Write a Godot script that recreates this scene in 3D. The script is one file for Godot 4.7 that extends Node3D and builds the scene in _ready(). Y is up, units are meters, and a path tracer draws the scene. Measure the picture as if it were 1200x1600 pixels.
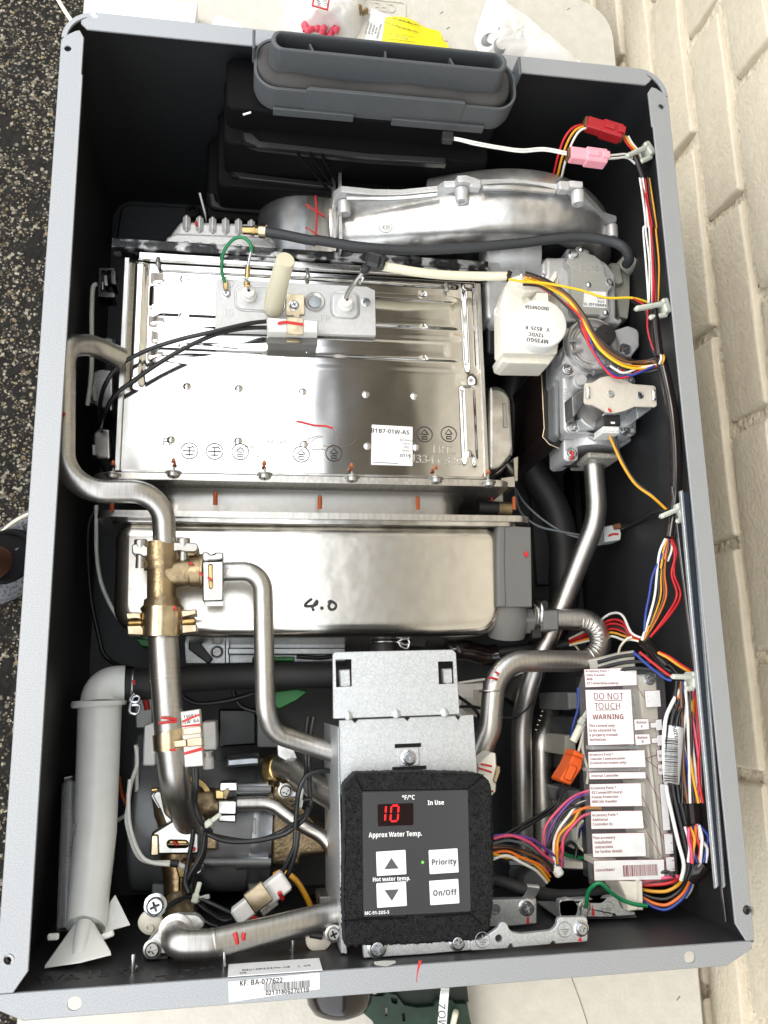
extends Node3D

# An opened tankless water heater lying on its back on a white folding table beside a painted brick wall.
# Units are metres; the helpers v, vs, q2 and most sizes below are in millimetres. x right, y up, z towards the pipe end.

const MM := 0.001
var M := {}
var heater: Node3D
var screw_parts := []
var lift := 0.0
var rng := RandomNumberGenerator.new()


func _ready() -> void:
	rng.seed = 77
	var cam := Camera3D.new()
	cam.name = "camera"
	add_child(cam)
	cam.transform = Transform3D(Basis(Vector3(0.987203, 0.158251, 0.019662), Vector3(-0.014391, 0.211204, -0.977336), Vector3(-0.158817, 0.964546, 0.210779)), Vector3(-0.0978, 0.8115, 0.1650))
	cam.fov = 61.7798
	cam.near = 0.02
	cam.far = 200.0
	cam.current = true
	var we := WorldEnvironment.new()
	we.name = "world_environment"
	var env := Environment.new()
	env.background_mode = Environment.BG_SKY
	var sm := ProceduralSkyMaterial.new()
	sm.sky_top_color = Color(0.90, 0.92, 0.94)
	sm.sky_horizon_color = Color(0.93, 0.94, 0.95)
	sm.sky_curve = 0.15
	sm.sky_energy_multiplier = 1.42
	sm.ground_bottom_color = Color(0.22, 0.22, 0.22)
	sm.ground_horizon_color = Color(0.6, 0.6, 0.6)
	var sky := Sky.new()
	sky.sky_material = sm
	env.sky = sky
	env.tonemap_mode = Environment.TONE_MAPPER_LINEAR
	env.tonemap_exposure = 1.6
	env.sdfgi_enabled = true
	env.ssao_enabled = true
	env.ssil_enabled = true
	we.environment = env
	add_child(we)
	var sun := DirectionalLight3D.new()
	sun.name = "sun"
	sun.light_energy = 0.35
	sun.light_color = Color(1.0, 0.97, 0.93)
	sun.light_angular_distance = 24.0
	sun.shadow_enabled = true
	add_child(sun)
	sun.look_at_from_position(Vector3(-1.5, 2.6, -0.4), Vector3.ZERO)

	make_materials()
	setting()
	heater = Node3D.new()
	heater.name = "water_heater"
	add_child(heater)
	tag(heater, "opened tankless water heater lying on its back on the white table, cover off", "water heater")
	cabinet()
	chamber()
	exchangers()
	pipes()
	air_inlet()
	fan()
	gas_valve()
	right_side()
	lower_left()
	control_panel()
	board()
	harness()
	things_on_table()


# ---------------------------------------------------------------- helpers
func v(x: float, y: float, z: float) -> Vector3:
	return Vector3(x, y, z) * MM


func vs(a: Array) -> Array:
	var o := []
	for p in a:
		o.append(Vector3(p[0], p[1], p[2]) * MM)
	return o


func q2(a: Array) -> PackedVector2Array:
	var o := PackedVector2Array()
	for p in a:
		o.append(Vector2(p[0], p[1]) * MM)
	return o


func tag(o: Node, label: String, category := "", group := "", kind := "") -> Node:
	if label != "":
		o.set_meta("label", label)
	if category != "":
		o.set_meta("category", category)
	if group != "":
		o.set_meta("group", group)
	if kind != "":
		o.set_meta("kind", kind)
	return o


func fresh(parent: Node, called: String) -> String:
	if not parent.has_node(called):
		return called
	var i := 1
	while parent.has_node("%s_%03d" % [called, i]):
		i += 1
	return "%s_%03d" % [called, i]


func obj(called: String, mesh: Mesh, mat: Material, parent: Node = self, at := Transform3D.IDENTITY) -> MeshInstance3D:
	var o := MeshInstance3D.new()
	o.name = fresh(parent, called)
	o.mesh = mesh
	o.material_override = mat
	o.transform = at
	parent.add_child(o, true)
	return o


func group_of(called: String, parent: Node, label := "") -> Node3D:
	var o := Node3D.new()
	o.name = fresh(parent, called)
	parent.add_child(o, true)
	if label != "":
		o.set_meta("label", label)
	return o


func begin() -> SurfaceTool:
	var st := SurfaceTool.new()
	st.begin(Mesh.PRIMITIVE_TRIANGLES)
	return st


func done(st: SurfaceTool) -> ArrayMesh:
	return st.commit()


# a triangle whose front is the side that the normals point to
func tri(st: SurfaceTool, a: Vector3, b: Vector3, c: Vector3, na: Vector3, nb: Vector3, nc: Vector3) -> void:
	if (b - a).cross(c - a).dot(na + nb + nc) > 0.0:
		var t := b
		b = c
		c = t
		t = nb
		nb = nc
		nc = t
	st.set_normal(na)
	st.add_vertex(a)
	st.set_normal(nb)
	st.add_vertex(b)
	st.set_normal(nc)
	st.add_vertex(c)


func quad(st: SurfaceTool, a: Vector3, b: Vector3, c: Vector3, d: Vector3, n: Vector3) -> void:
	tri(st, a, b, c, n, n, n)
	tri(st, a, c, d, n, n, n)


# rings of equally many points joined by smooth sides; creases sharper than about 45 degrees stay sharp along a ring's outline when flat is true
func loft_into(st: SurfaceTool, rings: Array, cap0 := true, cap1 := true, closed := true) -> void:
	var m: int = rings.size()
	var k: int = rings[0].size()
	var nn := []
	for i in m:
		var row := []
		for j in k:
			var jn: int = (j + 1) % k if closed else mini(j + 1, k - 1)
			var jp: int = (j + k - 1) % k if closed else maxi(j - 1, 0)
			var du: Vector3 = rings[i][jn] - rings[i][jp]
			var dv: Vector3 = rings[mini(i + 1, m - 1)][j] - rings[maxi(i - 1, 0)][j]
			row.append(du.cross(dv).normalized())
		nn.append(row)
	var kk: int = k if closed else k - 1
	# orientation: outward from the first ring's centre
	var sgn := 1.0
	if closed:
		var cen := Vector3.ZERO
		for p in rings[m / 2]:
			cen += p / float(k)
		var s := 0.0
		for j in k:
			s += (rings[m / 2][j] - cen).dot(nn[m / 2][j])
		if s < 0.0:
			sgn = -1.0
	for i in m - 1:
		for j in kk:
			var j2: int = (j + 1) % k
			tri(st, rings[i][j], rings[i][j2], rings[i + 1][j2], nn[i][j] * sgn, nn[i][j2] * sgn, nn[i + 1][j2] * sgn)
			tri(st, rings[i][j], rings[i + 1][j2], rings[i + 1][j], nn[i][j] * sgn, nn[i + 1][j2] * sgn, nn[i + 1][j] * sgn)
	if closed:
		for e in 2:
			if (e == 0 and not cap0) or (e == 1 and not cap1):
				continue
			var r: Array = rings[0] if e == 0 else rings[m - 1]
			var o: Array = rings[1] if e == 0 else rings[m - 2]
			var c := Vector3.ZERO
			var c2 := Vector3.ZERO
			for j in k:
				c += r[j] / float(k)
				c2 += o[j] / float(k)
			var n := Vector3.ZERO
			for j in k:
				n += (r[j] - c).cross(r[(j + 1) % k] - c)
			n = n.normalized()
			if n.dot(c - c2) < 0.0:
				n = -n
			for j in k:
				tri(st, c, r[j], r[(j + 1) % k], n, n, n)


func loft(rings: Array, cap0 := true, cap1 := true, closed := true) -> ArrayMesh:
	var st := begin()
	loft_into(st, rings, cap0, cap1, closed)
	return done(st)


func spline(pts: Array, sub: int) -> Array:
	var o := []
	var n := pts.size()
	if n < 3:
		return pts
	for i in n - 1:
		var a: Vector3 = pts[maxi(i - 1, 0)]
		var b: Vector3 = pts[i]
		var c: Vector3 = pts[i + 1]
		var d: Vector3 = pts[mini(i + 2, n - 1)]
		for s in sub:
			o.append(b.cubic_interpolate(c, a, d, float(s) / sub))
	o.append(pts[n - 1])
	return o


# corners of a polyline rounded with radius bend (mm)
func fillet(pts: Array, bend: float, seg := 7) -> Array:
	var o := [pts[0]]
	for i in range(1, pts.size() - 1):
		var p: Vector3 = pts[i]
		var a: Vector3 = (pts[i - 1] - p)
		var b: Vector3 = (pts[i + 1] - p)
		var ang := a.angle_to(b)
		if ang > 3.0:
			o.append(p)
			continue
		var lim := 0.48 if i > 1 and i < pts.size() - 2 else 0.9
		var t := minf(bend * MM / tan(ang / 2.0), minf(a.length(), b.length()) * (0.49 if pts.size() > 3 else lim))
		var r := t * tan(ang / 2.0)
		var bis := (a.normalized() + b.normalized()).normalized()
		var cen := p + bis * (r / sin(ang / 2.0))
		var s0 := p + a.normalized() * t - cen
		var s1 := p + b.normalized() * t - cen
		for s in seg + 1:
			o.append(cen + s0.slerp(s1, float(s) / seg))
	o.append(pts[pts.size() - 1])
	return o


func sweep_rings(path: Array, r: Variant, sides: int) -> Array:
	var rings := []
	var n := path.size()
	var t0: Vector3 = (path[1] - path[0]).normalized()
	var up := Vector3.UP if absf(t0.y) < 0.9 else Vector3.RIGHT
	var x := up.cross(t0).normalized()
	for i in n:
		var t: Vector3 = (path[mini(i + 1, n - 1)] - path[maxi(i - 1, 0)]).normalized()
		x = (x - t * x.dot(t)).normalized()
		var y := t.cross(x)
		var rr: float = (r[i] if r is Array else r) * MM
		var ring := []
		for j in sides:
			var a := TAU * j / sides
			ring.append(path[i] + (x * cos(a) + y * sin(a)) * rr)
		rings.append(ring)
	return rings


func tube(pts: Array, r: float, sides := 8, sub := 6) -> ArrayMesh:
	return loft(sweep_rings(spline(pts, sub), r, sides))


func pipe(pts: Array, r: float, bend: float, sides := 24, seg := 8) -> ArrayMesh:
	return loft(sweep_rings(fillet(pts, bend, seg), r, sides))


func circle(c: Vector2, r: float, n := 20) -> PackedVector2Array:
	var o := PackedVector2Array()
	for i in n:
		o.append(c + Vector2.from_angle(TAU * i / n) * r)
	return o


# polygon with its corners rounded; r in mm, one value or one per corner
func rounded(poly: PackedVector2Array, r: Variant, seg := 5) -> PackedVector2Array:
	var o := PackedVector2Array()
	var n := poly.size()
	for i in n:
		var p := poly[i]
		var a := poly[(i + n - 1) % n] - p
		var b := poly[(i + 1) % n] - p
		var rr: float = (r[i] if r is Array else r) * MM
		var ang := absf(a.angle_to(b))
		if rr <= 0.0 or ang > 3.05:
			o.append(p)
			continue
		var t := minf(rr / tan(ang / 2.0), minf(a.length(), b.length()) * 0.49)
		rr = t * tan(ang / 2.0)
		var cen := p + (a.normalized() + b.normalized()).normalized() * (rr / sin(ang / 2.0))
		var a0 := (p + a.normalized() * t - cen).angle()
		var da := wrapf((p + b.normalized() * t - cen).angle() - a0, -PI, PI)
		for s in seg + 1:
			o.append(cen + Vector2.from_angle(a0 + da * s / seg) * rr)
	return o


func rect(x0: float, z0: float, x1: float, z1: float, r := 0.0) -> PackedVector2Array:
	return rounded(q2([[x0, z0], [x1, z0], [x1, z1], [x0, z1]]), r)


func inset(poly: PackedVector2Array, d: float) -> PackedVector2Array:
	var o := PackedVector2Array()
	var n := poly.size()
	var area := 0.0
	for i in n:
		area += poly[i].cross(poly[(i + 1) % n])
	var s := 1.0 if area > 0.0 else -1.0
	for i in n:
		var e0 := (poly[i] - poly[(i + n - 1) % n]).normalized()
		var e1 := (poly[(i + 1) % n] - poly[i]).normalized()
		var n0 := Vector2(-e0.y, e0.x) * s
		var n1 := Vector2(-e1.y, e1.x) * s
		var m := (n0 + n1).normalized()
		o.append(poly[i] + m * d / maxf(0.5, m.dot(n1)))
	return o


# an outline in the xz plane raised from y0 to y1 (mm), its top edge bevelled (mm), with holes; at places it elsewhere
func prism_into(st: SurfaceTool, poly: PackedVector2Array, y0: float, y1: float, bevel := 0.0, holes := [], at := Transform3D.IDENTITY) -> void:
	var b := bevel * MM
	var top := inset(poly, b) if b > 0.0 else poly
	var loops := [[poly, top, 1.0]]
	var face := PackedVector2Array(top)
	var bot := PackedVector2Array(poly)
	for h in holes:
		loops.append([h, h, -1.0])
		face = bridge(face, h)
		bot = bridge(bot, h)
	var up_by := lift if at == Transform3D.IDENTITY else 0.0
	var h0 := (y0 + up_by) * MM
	var h1 := (y1 + up_by) * MM
	for e in 2:
		var f: PackedVector2Array = face if e == 0 else bot
		var idx := ears(f)
		var yy := h1 if e == 0 else h0
		var nn := at.basis * (Vector3.UP if e == 0 else Vector3.DOWN)
		for i in range(0, idx.size(), 3):
			var a := f[idx[i]]
			var bb := f[idx[i + 1]]
			var c := f[idx[i + 2]]
			tri(st, at * Vector3(a.x, yy, a.y), at * Vector3(bb.x, yy, bb.y), at * Vector3(c.x, yy, c.y), nn, nn, nn)
	for l in loops:
		var p: PackedVector2Array = l[0]
		var q: PackedVector2Array = l[1]
		var n := p.size()
		var area := 0.0
		for i in n:
			area += p[i].cross(p[(i + 1) % n])
		var s: float = (1.0 if area > 0.0 else -1.0) * l[2]
		var en := []
		for i in n:
			var d := (p[(i + 1) % n] - p[i]).normalized()
			en.append(Vector2(d.y, -d.x) * s)
		for i in n:
			var j := (i + 1) % n
			var e0: Vector2 = en[(i + n - 1) % n]
			var e1: Vector2 = en[i]
			var e2: Vector2 = en[j]
			var na := (e0 + e1).normalized() if e0.dot(e1) > 0.75 else e1
			var nb := (e1 + e2).normalized() if e1.dot(e2) > 0.75 else e1
			var n0 := at.basis * Vector3(na.x, 0, na.y)
			var n1 := at.basis * Vector3(nb.x, 0, nb.y)
			var ys := h1 - (b if l[2] > 0.0 else 0.0)
			var A := at * Vector3(p[i].x, h0, p[i].y)
			var B := at * Vector3(p[j].x, h0, p[j].y)
			var C := at * Vector3(p[j].x, ys, p[j].y)
			var D := at * Vector3(p[i].x, ys, p[i].y)
			tri(st, A, B, C, n0, n1, n1)
			tri(st, A, C, D, n0, n1, n0)
			if b > 0.0 and l[2] > 0.0:
				var up := at.basis * Vector3.UP
				var E := at * Vector3(q[j].x, h1, q[j].y)
				var G := at * Vector3(q[i].x, h1, q[i].y)
				var m0 := (n0 + up * 1.2).normalized()
				var m1 := (n1 + up * 1.2).normalized()
				tri(st, D, C, E, n0, n1, m1)
				tri(st, D, E, G, n0, m1, m0)


# triangles of a polygon; scaled up first, because small ears are dropped otherwise
func ears(poly: PackedVector2Array) -> PackedInt32Array:
	for k in [1.0e5, 1.0e4, 1.0e3, 1.0e2, 1.0]:
		var big := PackedVector2Array()
		for p in poly:
			big.append(p * k)
		var idx := Geometry2D.triangulate_polygon(big)
		if not idx.is_empty():
			return idx
	var fan := PackedInt32Array()
	for i in range(1, poly.size() - 1):
		fan.append_array([0, i, i + 1])
	return fan


func bridge(outer: PackedVector2Array, hole: PackedVector2Array) -> PackedVector2Array:
	var best := 1e9
	var bi := 0
	var bj := 0
	for i in outer.size():
		for j in hole.size():
			var d := outer[i].distance_squared_to(hole[j])
			if d < best:
				best = d
				bi = i
				bj = j
	var ao := 0.0
	for i in outer.size():
		ao += outer[i].cross(outer[(i + 1) % outer.size()])
	var ah := 0.0
	for i in hole.size():
		ah += hole[i].cross(hole[(i + 1) % hole.size()])
	var step := 1 if ao * ah < 0.0 else -1
	var o := PackedVector2Array()
	for i in bi + 1:
		o.append(outer[i])
	var m := hole.size()
	for k in m + 1:
		o.append(hole[posmod(bj + k * step, m)])
	for i in range(bi, outer.size()):
		o.append(outer[i])
	return o


func prism(poly: PackedVector2Array, y0: float, y1: float, bevel := 0.0, holes := [], at := Transform3D.IDENTITY) -> ArrayMesh:
	var st := begin()
	prism_into(st, poly, y0, y1, bevel, holes, at)
	return done(st)


# profile of [radius, height] pairs (mm) turned round the y axis of at
func lathe_into(st: SurfaceTool, prof: Array, at := Transform3D.IDENTITY, sides := 20) -> void:
	var n := prof.size()
	for i in n - 1:
		var a := Vector2(prof[i][0], prof[i][1])
		var b := Vector2(prof[i + 1][0], prof[i + 1][1])
		var d := (b - a).normalized()
		var e := Vector2(d.y, -d.x)
		var ea := e
		var eb := e
		if i > 0:
			var dp := (a - Vector2(prof[i - 1][0], prof[i - 1][1])).normalized()
			if dp.dot(d) > 0.7:
				ea = (e + Vector2(dp.y, -dp.x)).normalized()
		if i < n - 2:
			var dn := (Vector2(prof[i + 2][0], prof[i + 2][1]) - b).normalized()
			if dn.dot(d) > 0.7:
				eb = (e + Vector2(dn.y, -dn.x)).normalized()
		for j in sides:
			var u0 := Vector3(cos(TAU * j / sides), 0, sin(TAU * j / sides))
			var u1 := Vector3(cos(TAU * (j + 1) / sides), 0, sin(TAU * (j + 1) / sides))
			var p0 := at * (u0 * a.x * MM + Vector3.UP * a.y * MM)
			var p1 := at * (u1 * a.x * MM + Vector3.UP * a.y * MM)
			var p2 := at * (u1 * b.x * MM + Vector3.UP * b.y * MM)
			var p3 := at * (u0 * b.x * MM + Vector3.UP * b.y * MM)
			var n0 := (at.basis * (u0 * ea.x + Vector3.UP * ea.y)).normalized()
			var n1 := (at.basis * (u1 * ea.x + Vector3.UP * ea.y)).normalized()
			var n2 := (at.basis * (u1 * eb.x + Vector3.UP * eb.y)).normalized()
			var n3 := (at.basis * (u0 * eb.x + Vector3.UP * eb.y)).normalized()
			if a.x > 0.001:
				tri(st, p0, p1, p2, n0, n1, n2)
			if b.x > 0.001:
				tri(st, p0, p2, p3, n0, n2, n3)


func lathe(prof: Array, at := Transform3D.IDENTITY, sides := 20) -> ArrayMesh:
	var st := begin()
	lathe_into(st, prof, at, sides)
	return done(st)


# a frame at p (m) whose y axis points along dir
func along(p: Vector3, dir: Vector3, x := Vector3.ZERO) -> Transform3D:
	var y := dir.normalized()
	var h := x if x != Vector3.ZERO else (Vector3.RIGHT if absf(y.x) < 0.8 else Vector3.BACK)
	h = (h - y * h.dot(y)).normalized()
	return Transform3D(Basis(h, y, h.cross(y)), p)


func box_into(st: SurfaceTool, size: Vector3, bevel: float, at: Transform3D) -> void:
	# size and bevel in mm; a box with all edges bevelled
	var h := size * 0.5 * MM
	var b := bevel * MM
	var ax := [Vector3.RIGHT, Vector3.UP, Vector3.BACK]
	for i in 3:
		var u: Vector3 = ax[(i + 1) % 3]
		var w: Vector3 = ax[(i + 2) % 3]
		var hu := h[(i + 1) % 3] - b
		var hw := h[(i + 2) % 3] - b
		for s in [-1.0, 1.0]:
			var n: Vector3 = ax[i] * s
			var c: Vector3 = n * h[i]
			quad(st, at * (c + u * hu + w * hw), at * (c - u * hu + w * hw), at * (c - u * hu - w * hw), at * (c + u * hu - w * hw), at.basis * n)
	if b <= 0.0:
		return
	for i in 3:
		var u: Vector3 = ax[(i + 1) % 3]
		var w: Vector3 = ax[(i + 2) % 3]
		var hu := h[(i + 1) % 3]
		var hw := h[(i + 2) % 3]
		for su in [-1.0, 1.0]:
			for sw in [-1.0, 1.0]:
				var e: Vector3 = ax[i] * (h[i] - b)
				var p: Vector3 = u * su * hu + w * sw * (hw - b)
				var q: Vector3 = u * su * (hu - b) + w * sw * hw
				quad(st, at * (p + e), at * (q + e), at * (q - e), at * (p - e), (at.basis * (u * su + w * sw)).normalized())
	for sx in [-1.0, 1.0]:
		for sy in [-1.0, 1.0]:
			for sz in [-1.0, 1.0]:
				var k := Vector3(sx, sy, sz)
				var n := (at.basis * k).normalized()
				tri(st, at * (k * (h - Vector3(0, b, b))), at * (k * (h - Vector3(b, 0, b))), at * (k * (h - Vector3(b, b, 0))), n, n, n)


func box(size: Vector3, bevel := 0.5, at := Transform3D.IDENTITY) -> ArrayMesh:
	var st := begin()
	box_into(st, size, bevel, at)
	return done(st)


func at_mm(x: float, y: float, z: float, turn := 0.0) -> Transform3D:
	return Transform3D(Basis(Vector3.UP, deg_to_rad(turn)), v(x, y, z))


func lettering(text: String, high: float, at: Vector3, right: Vector3, up: Vector3, mat: Material, parent: Node, called := "lettering", depth := 0.25, font := "Droid Sans", align := HORIZONTAL_ALIGNMENT_CENTER, squeeze := 1.0) -> MeshInstance3D:
	var t := TextMesh.new()
	var f := SystemFont.new()
	f.font_names = PackedStringArray([font])
	f.font_weight = 700 if depth < 0.2 and high < 4.0 else 400
	t.font = f
	t.font_size = 24
	t.text = text
	t.pixel_size = high * MM / (24.0 * 0.71)
	t.depth = depth * MM
	t.curve_step = 2.0
	t.horizontal_alignment = align
	var x := right.normalized()
	var z := x.cross(up).normalized()
	var y := z.cross(x)
	return obj(called, t, mat, parent, Transform3D(Basis(x * squeeze, y, z), at))


func screw(parent: Node, at: Vector3, dir := Vector3.UP, r := 3.6, mat: Material = null, turn := 0.4) -> void:
	if screw_parts.is_empty():
		var unit := Transform3D(Basis.IDENTITY.scaled(Vector3.ONE * 1000.0), Vector3.ZERO)
		var st := begin()
		lathe_into(st, [[1.3, -0.1], [1.3, 0.0], [1.15, 0.05], [1.15, 0.1], [1.0, 0.14], [1.0, 0.36]], unit, 18)
		lathe_into(st, [[0.64, 0.2], [0.3, -0.5], [0.0, -1.3]], unit, 12)
		var plus := PackedVector2Array()
		for k in 4:
			for q in [Vector2(0.15, -0.15), Vector2(0.58, -0.13), Vector2(0.58, 0.13)]:
				plus.append(q.rotated(PI / 2 * k) * MM)
		prism_into(st, circle(Vector2.ZERO, 0.99 * MM, 18), -0.06, 0.68, 0.2, [plus], unit)
		var head := done(st)
		screw_parts.append(head)
	var f := along(at, dir)
	f.basis = (f.basis * Basis(Vector3.UP, turn)).scaled_local(Vector3.ONE * r * MM)
	obj("screw", screw_parts[0], mat if mat else M.zinc, parent, f)


# a grid over x0..x1, z0..z1 (mm) whose height in mm is f.call(x, z)
func field(x0: float, z0: float, x1: float, z1: float, nx: int, nz: int, f: Callable) -> ArrayMesh:
	var st := begin()
	for j in nz + 1:
		for i in nx + 1:
			var x := lerpf(x0, x1, float(i) / nx)
			var z := lerpf(z0, z1, float(j) / nz)
			var e := 0.35
			var n := Vector3(f.call(x - e, z) - f.call(x + e, z), 2.0 * e, f.call(x, z - e) - f.call(x, z + e)).normalized()
			st.set_normal(n)
			st.set_uv(Vector2(float(i) / nx, float(j) / nz))
			st.add_vertex(v(x, f.call(x, z), z))
	for j in nz:
		for i in nx:
			var a := j * (nx + 1) + i
			for k in [a, a + 1, a + nx + 2, a, a + nx + 2, a + nx + 1]:
				st.add_index(k)
	return st.commit()


# how far x lies inside lo..hi, ramping over w (0 outside, 1 inside)
func bump(x: float, lo: float, hi: float, w: float) -> float:
	return smoothstep(lo - w, lo, x) * (1.0 - smoothstep(hi, hi + w, x))


func wire(called: String, pts: Array, r: float, mat: Material, parent: Node, label := "") -> MeshInstance3D:
	var o := obj(called, tube(pts, r, 7, 5), mat, parent)
	if label != "":
		o.set_meta("label", label)
	return o


# n wires side by side along one path (m), spread across it by gap (mm), one colour each
func ribbon(pts: Array, mats: Array, gap: float, r: float, parent: Node, layers := 1) -> void:
	var n := mats.size()
	var per := ceili(float(n) / layers)
	for k in n:
		var row := k / per
		var col := k % per
		var o := []
		for i in pts.size():
			var t: Vector3 = (pts[mini(i + 1, pts.size() - 1)] - pts[maxi(i - 1, 0)]).normalized()
			var side := Vector3.UP.cross(t).normalized()
			var wob := rng.randf_range(-0.85, 0.85) * gap
			o.append(pts[i] + side * ((col - (per - 1) * 0.5 + (0.5 if row % 2 else 0.0)) * gap + wob) * MM - Vector3.UP * (row * gap * 0.8 + rng.randf_range(-0.9, 0.5) * gap) * MM)
		wire("wire", o, r, mats[k], parent)

# ---------------------------------------------------------------- materials
func lin(r: float, g: float, b: float) -> Color:
	return Color(r, g, b).linear_to_srgb()


func noise_image(size: int, freq: float, sd: int, kind := FastNoiseLite.TYPE_SIMPLEX_SMOOTH, oct := 4) -> Image:
	var n := FastNoiseLite.new()
	n.noise_type = kind
	n.frequency = freq
	n.seed = sd
	n.fractal_octaves = oct
	var im := n.get_seamless_image(size, size)
	im.convert(Image.FORMAT_RGB8)
	return im


func tex_tone(src: Image, a: Color, b: Color, lo := 0.2, hi := 0.8) -> ImageTexture:
	var im := Image.create_empty(src.get_width(), src.get_height(), false, Image.FORMAT_RGB8)
	for y in src.get_height():
		for x in src.get_width():
			im.set_pixel(x, y, a.lerp(b, clampf((src.get_pixel(x, y).r - lo) / (hi - lo), 0.0, 1.0)))
	return ImageTexture.create_from_image(im)


func tex_normal(src: Image, strength: float) -> ImageTexture:
	var im: Image = src.duplicate()
	im.convert(Image.FORMAT_RGB8)
	im.bump_map_to_normal_map(strength)
	return ImageTexture.create_from_image(im)


func mk(called: String, c: Color, rough: float, metal := 0.0, tone: Texture2D = null, scale := 8.0, normal: Texture2D = null, nscale := 0.3) -> StandardMaterial3D:
	var m := StandardMaterial3D.new()
	m.resource_name = called
	m.albedo_color = c
	m.roughness = rough
	m.metallic = metal
	m.metallic_specular = 0.5
	if tone:
		m.albedo_texture = tone
	if normal:
		m.normal_enabled = true
		m.normal_texture = normal
		m.normal_scale = nscale
	if tone or normal:
		m.uv1_triplanar = true
		m.uv1_world_triplanar = true
		m.uv1_scale = Vector3.ONE * scale
	M[called] = m
	return m


func make_materials() -> void:
	var fine := noise_image(256, 0.25, 3, FastNoiseLite.TYPE_SIMPLEX_SMOOTH, 2)
	var soft := noise_image(256, 0.02, 5)
	var mid := noise_image(256, 0.06, 9)
	var cells := noise_image(256, 0.05, 11, FastNoiseLite.TYPE_CELLULAR, 1)
	var w := Color.WHITE
	var t_fine := tex_tone(fine, Color(0.84, 0.84, 0.85), w)
	var t_soft := tex_tone(soft, Color(0.8, 0.79, 0.77), w)
	var t_mid := tex_tone(mid, Color(0.78, 0.78, 0.79), w)
	var t_faint := tex_tone(mid, Color(0.965, 0.965, 0.963), w)
	var n_fine := tex_normal(fine, 2.0)
	var n_mid := tex_normal(mid, 6.0)
	var n_soft := tex_normal(soft, 8.0)
	# galvanised spangle: each crystal its own tone
	var sp := FastNoiseLite.new()
	sp.noise_type = FastNoiseLite.TYPE_CELLULAR
	sp.cellular_return_type = FastNoiseLite.RETURN_CELL_VALUE
	sp.frequency = 0.11
	sp.fractal_type = FastNoiseLite.FRACTAL_NONE
	var spi := sp.get_seamless_image(256, 256)
	var t_spangle := tex_tone(spi, Color(0.90, 0.905, 0.91), w, 0.0, 1.0)
	# brushing: noise stretched along one axis
	var brush := noise_image(256, 0.2, 21, FastNoiseLite.TYPE_SIMPLEX_SMOOTH, 2)
	brush.resize(256, 24)
	brush.resize(256, 256)
	var t_brush := tex_tone(brush, Color(0.88, 0.87, 0.86), w)
	# scuffed black paint over bright metal
	var streak := noise_image(256, 0.05, 31)
	streak.resize(40, 256)
	streak.resize(256, 256)
	var t_scuff := tex_tone(streak, lin(0.02, 0.02, 0.021), lin(0.42, 0.42, 0.42), 0.50, 0.60)
	var t_brass := tex_tone(mid, lin(0.20, 0.15, 0.095), lin(0.40, 0.30, 0.165), 0.1, 0.9)
	var t_flake := tex_tone(fine, Color(0.86, 0.865, 0.875), w, 0.3, 0.75)
	mk("rim_paint", lin(0.375, 0.385, 0.395), 0.46, 0.35, t_flake, 20.0, n_fine, 0.08)
	mk("case_inside", lin(0.02, 0.0205, 0.022), 0.47, 0.0, t_faint, 6.0, n_fine, 0.05)
	mk("back_panel", lin(0.034, 0.036, 0.039), 0.5, 0.0, t_faint, 6.0, n_fine, 0.05)
	mk("mirror_steel", lin(0.80, 0.785, 0.76), 0.10, 1.0, t_faint, 5.0)
	mk("steel", lin(0.72, 0.71, 0.69), 0.22, 1.0, t_soft, 7.0)
	mk("satin_steel", lin(0.66, 0.645, 0.61), 0.32, 1.0, t_brush, 5.0)
	mk("dull_steel", lin(0.45, 0.44, 0.42), 0.4, 1.0, t_faint, 9.0)
	mk("tank_steel", lin(0.82, 0.785, 0.72), 0.22, 1.0, t_faint, 4.0, n_soft, 0.02)
	mk("seal_blue", lin(0.025, 0.035, 0.05), 0.8, 0.0, t_fine, 26.0, n_fine, 0.5)
	mk("pipe_steel", lin(0.54, 0.525, 0.50), 0.36, 1.0, t_brush, 9.0)
	mk("shaded_pipe", lin(0.24, 0.235, 0.23), 0.36, 1.0, t_brush, 9.0)  # pipe_steel again with shade put into its colour; unused
	mk("galv", lin(0.64, 0.66, 0.67), 0.4, 0.75, t_spangle, 34.0, n_fine, 0.1)
	mk("zinc", lin(0.70, 0.72, 0.74), 0.25, 1.0, t_fine, 30.0)
	mk("cast_alu", lin(0.56, 0.56, 0.56), 0.48, 0.5, t_faint, 10.0, n_fine, 0.25)
	mk("bright_alu", lin(0.70, 0.70, 0.70), 0.32, 0.8, t_soft, 8.0, n_mid, 0.05)
	mk("grey_steel", lin(0.4, 0.42, 0.45), 0.32, 0.9, t_soft, 7.0)
	mk("brass", lin(0.62, 0.45, 0.2), 0.3, 1.0, t_soft, 12.0)
	mk("old_brass", w, 0.36, 0.9, t_brass, 5.0, n_fine, 0.15)
	mk("gold_clip", lin(0.72, 0.6, 0.42), 0.28, 1.0, t_soft, 12.0)
	mk("copper_screw", lin(0.5, 0.16, 0.07), 0.45, 0.7)
	mk("black_plastic", lin(0.014, 0.014, 0.015), 0.4, 0.0)
	mk("black_rubber", lin(0.018, 0.018, 0.019), 0.6, 0.0, t_fine, 12.0)
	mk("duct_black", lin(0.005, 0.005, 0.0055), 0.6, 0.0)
	mk("black_gloss", lin(0.014, 0.010, 0.009), 0.16)
	mk("scuffed_paint", w, 0.4, 0.5, t_scuff, 5.0, n_fine, 0.3)
	mk("grey_plastic", lin(0.075, 0.081, 0.086), 0.45, 0.0, t_faint, 10.0, n_fine, 0.08)
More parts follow.
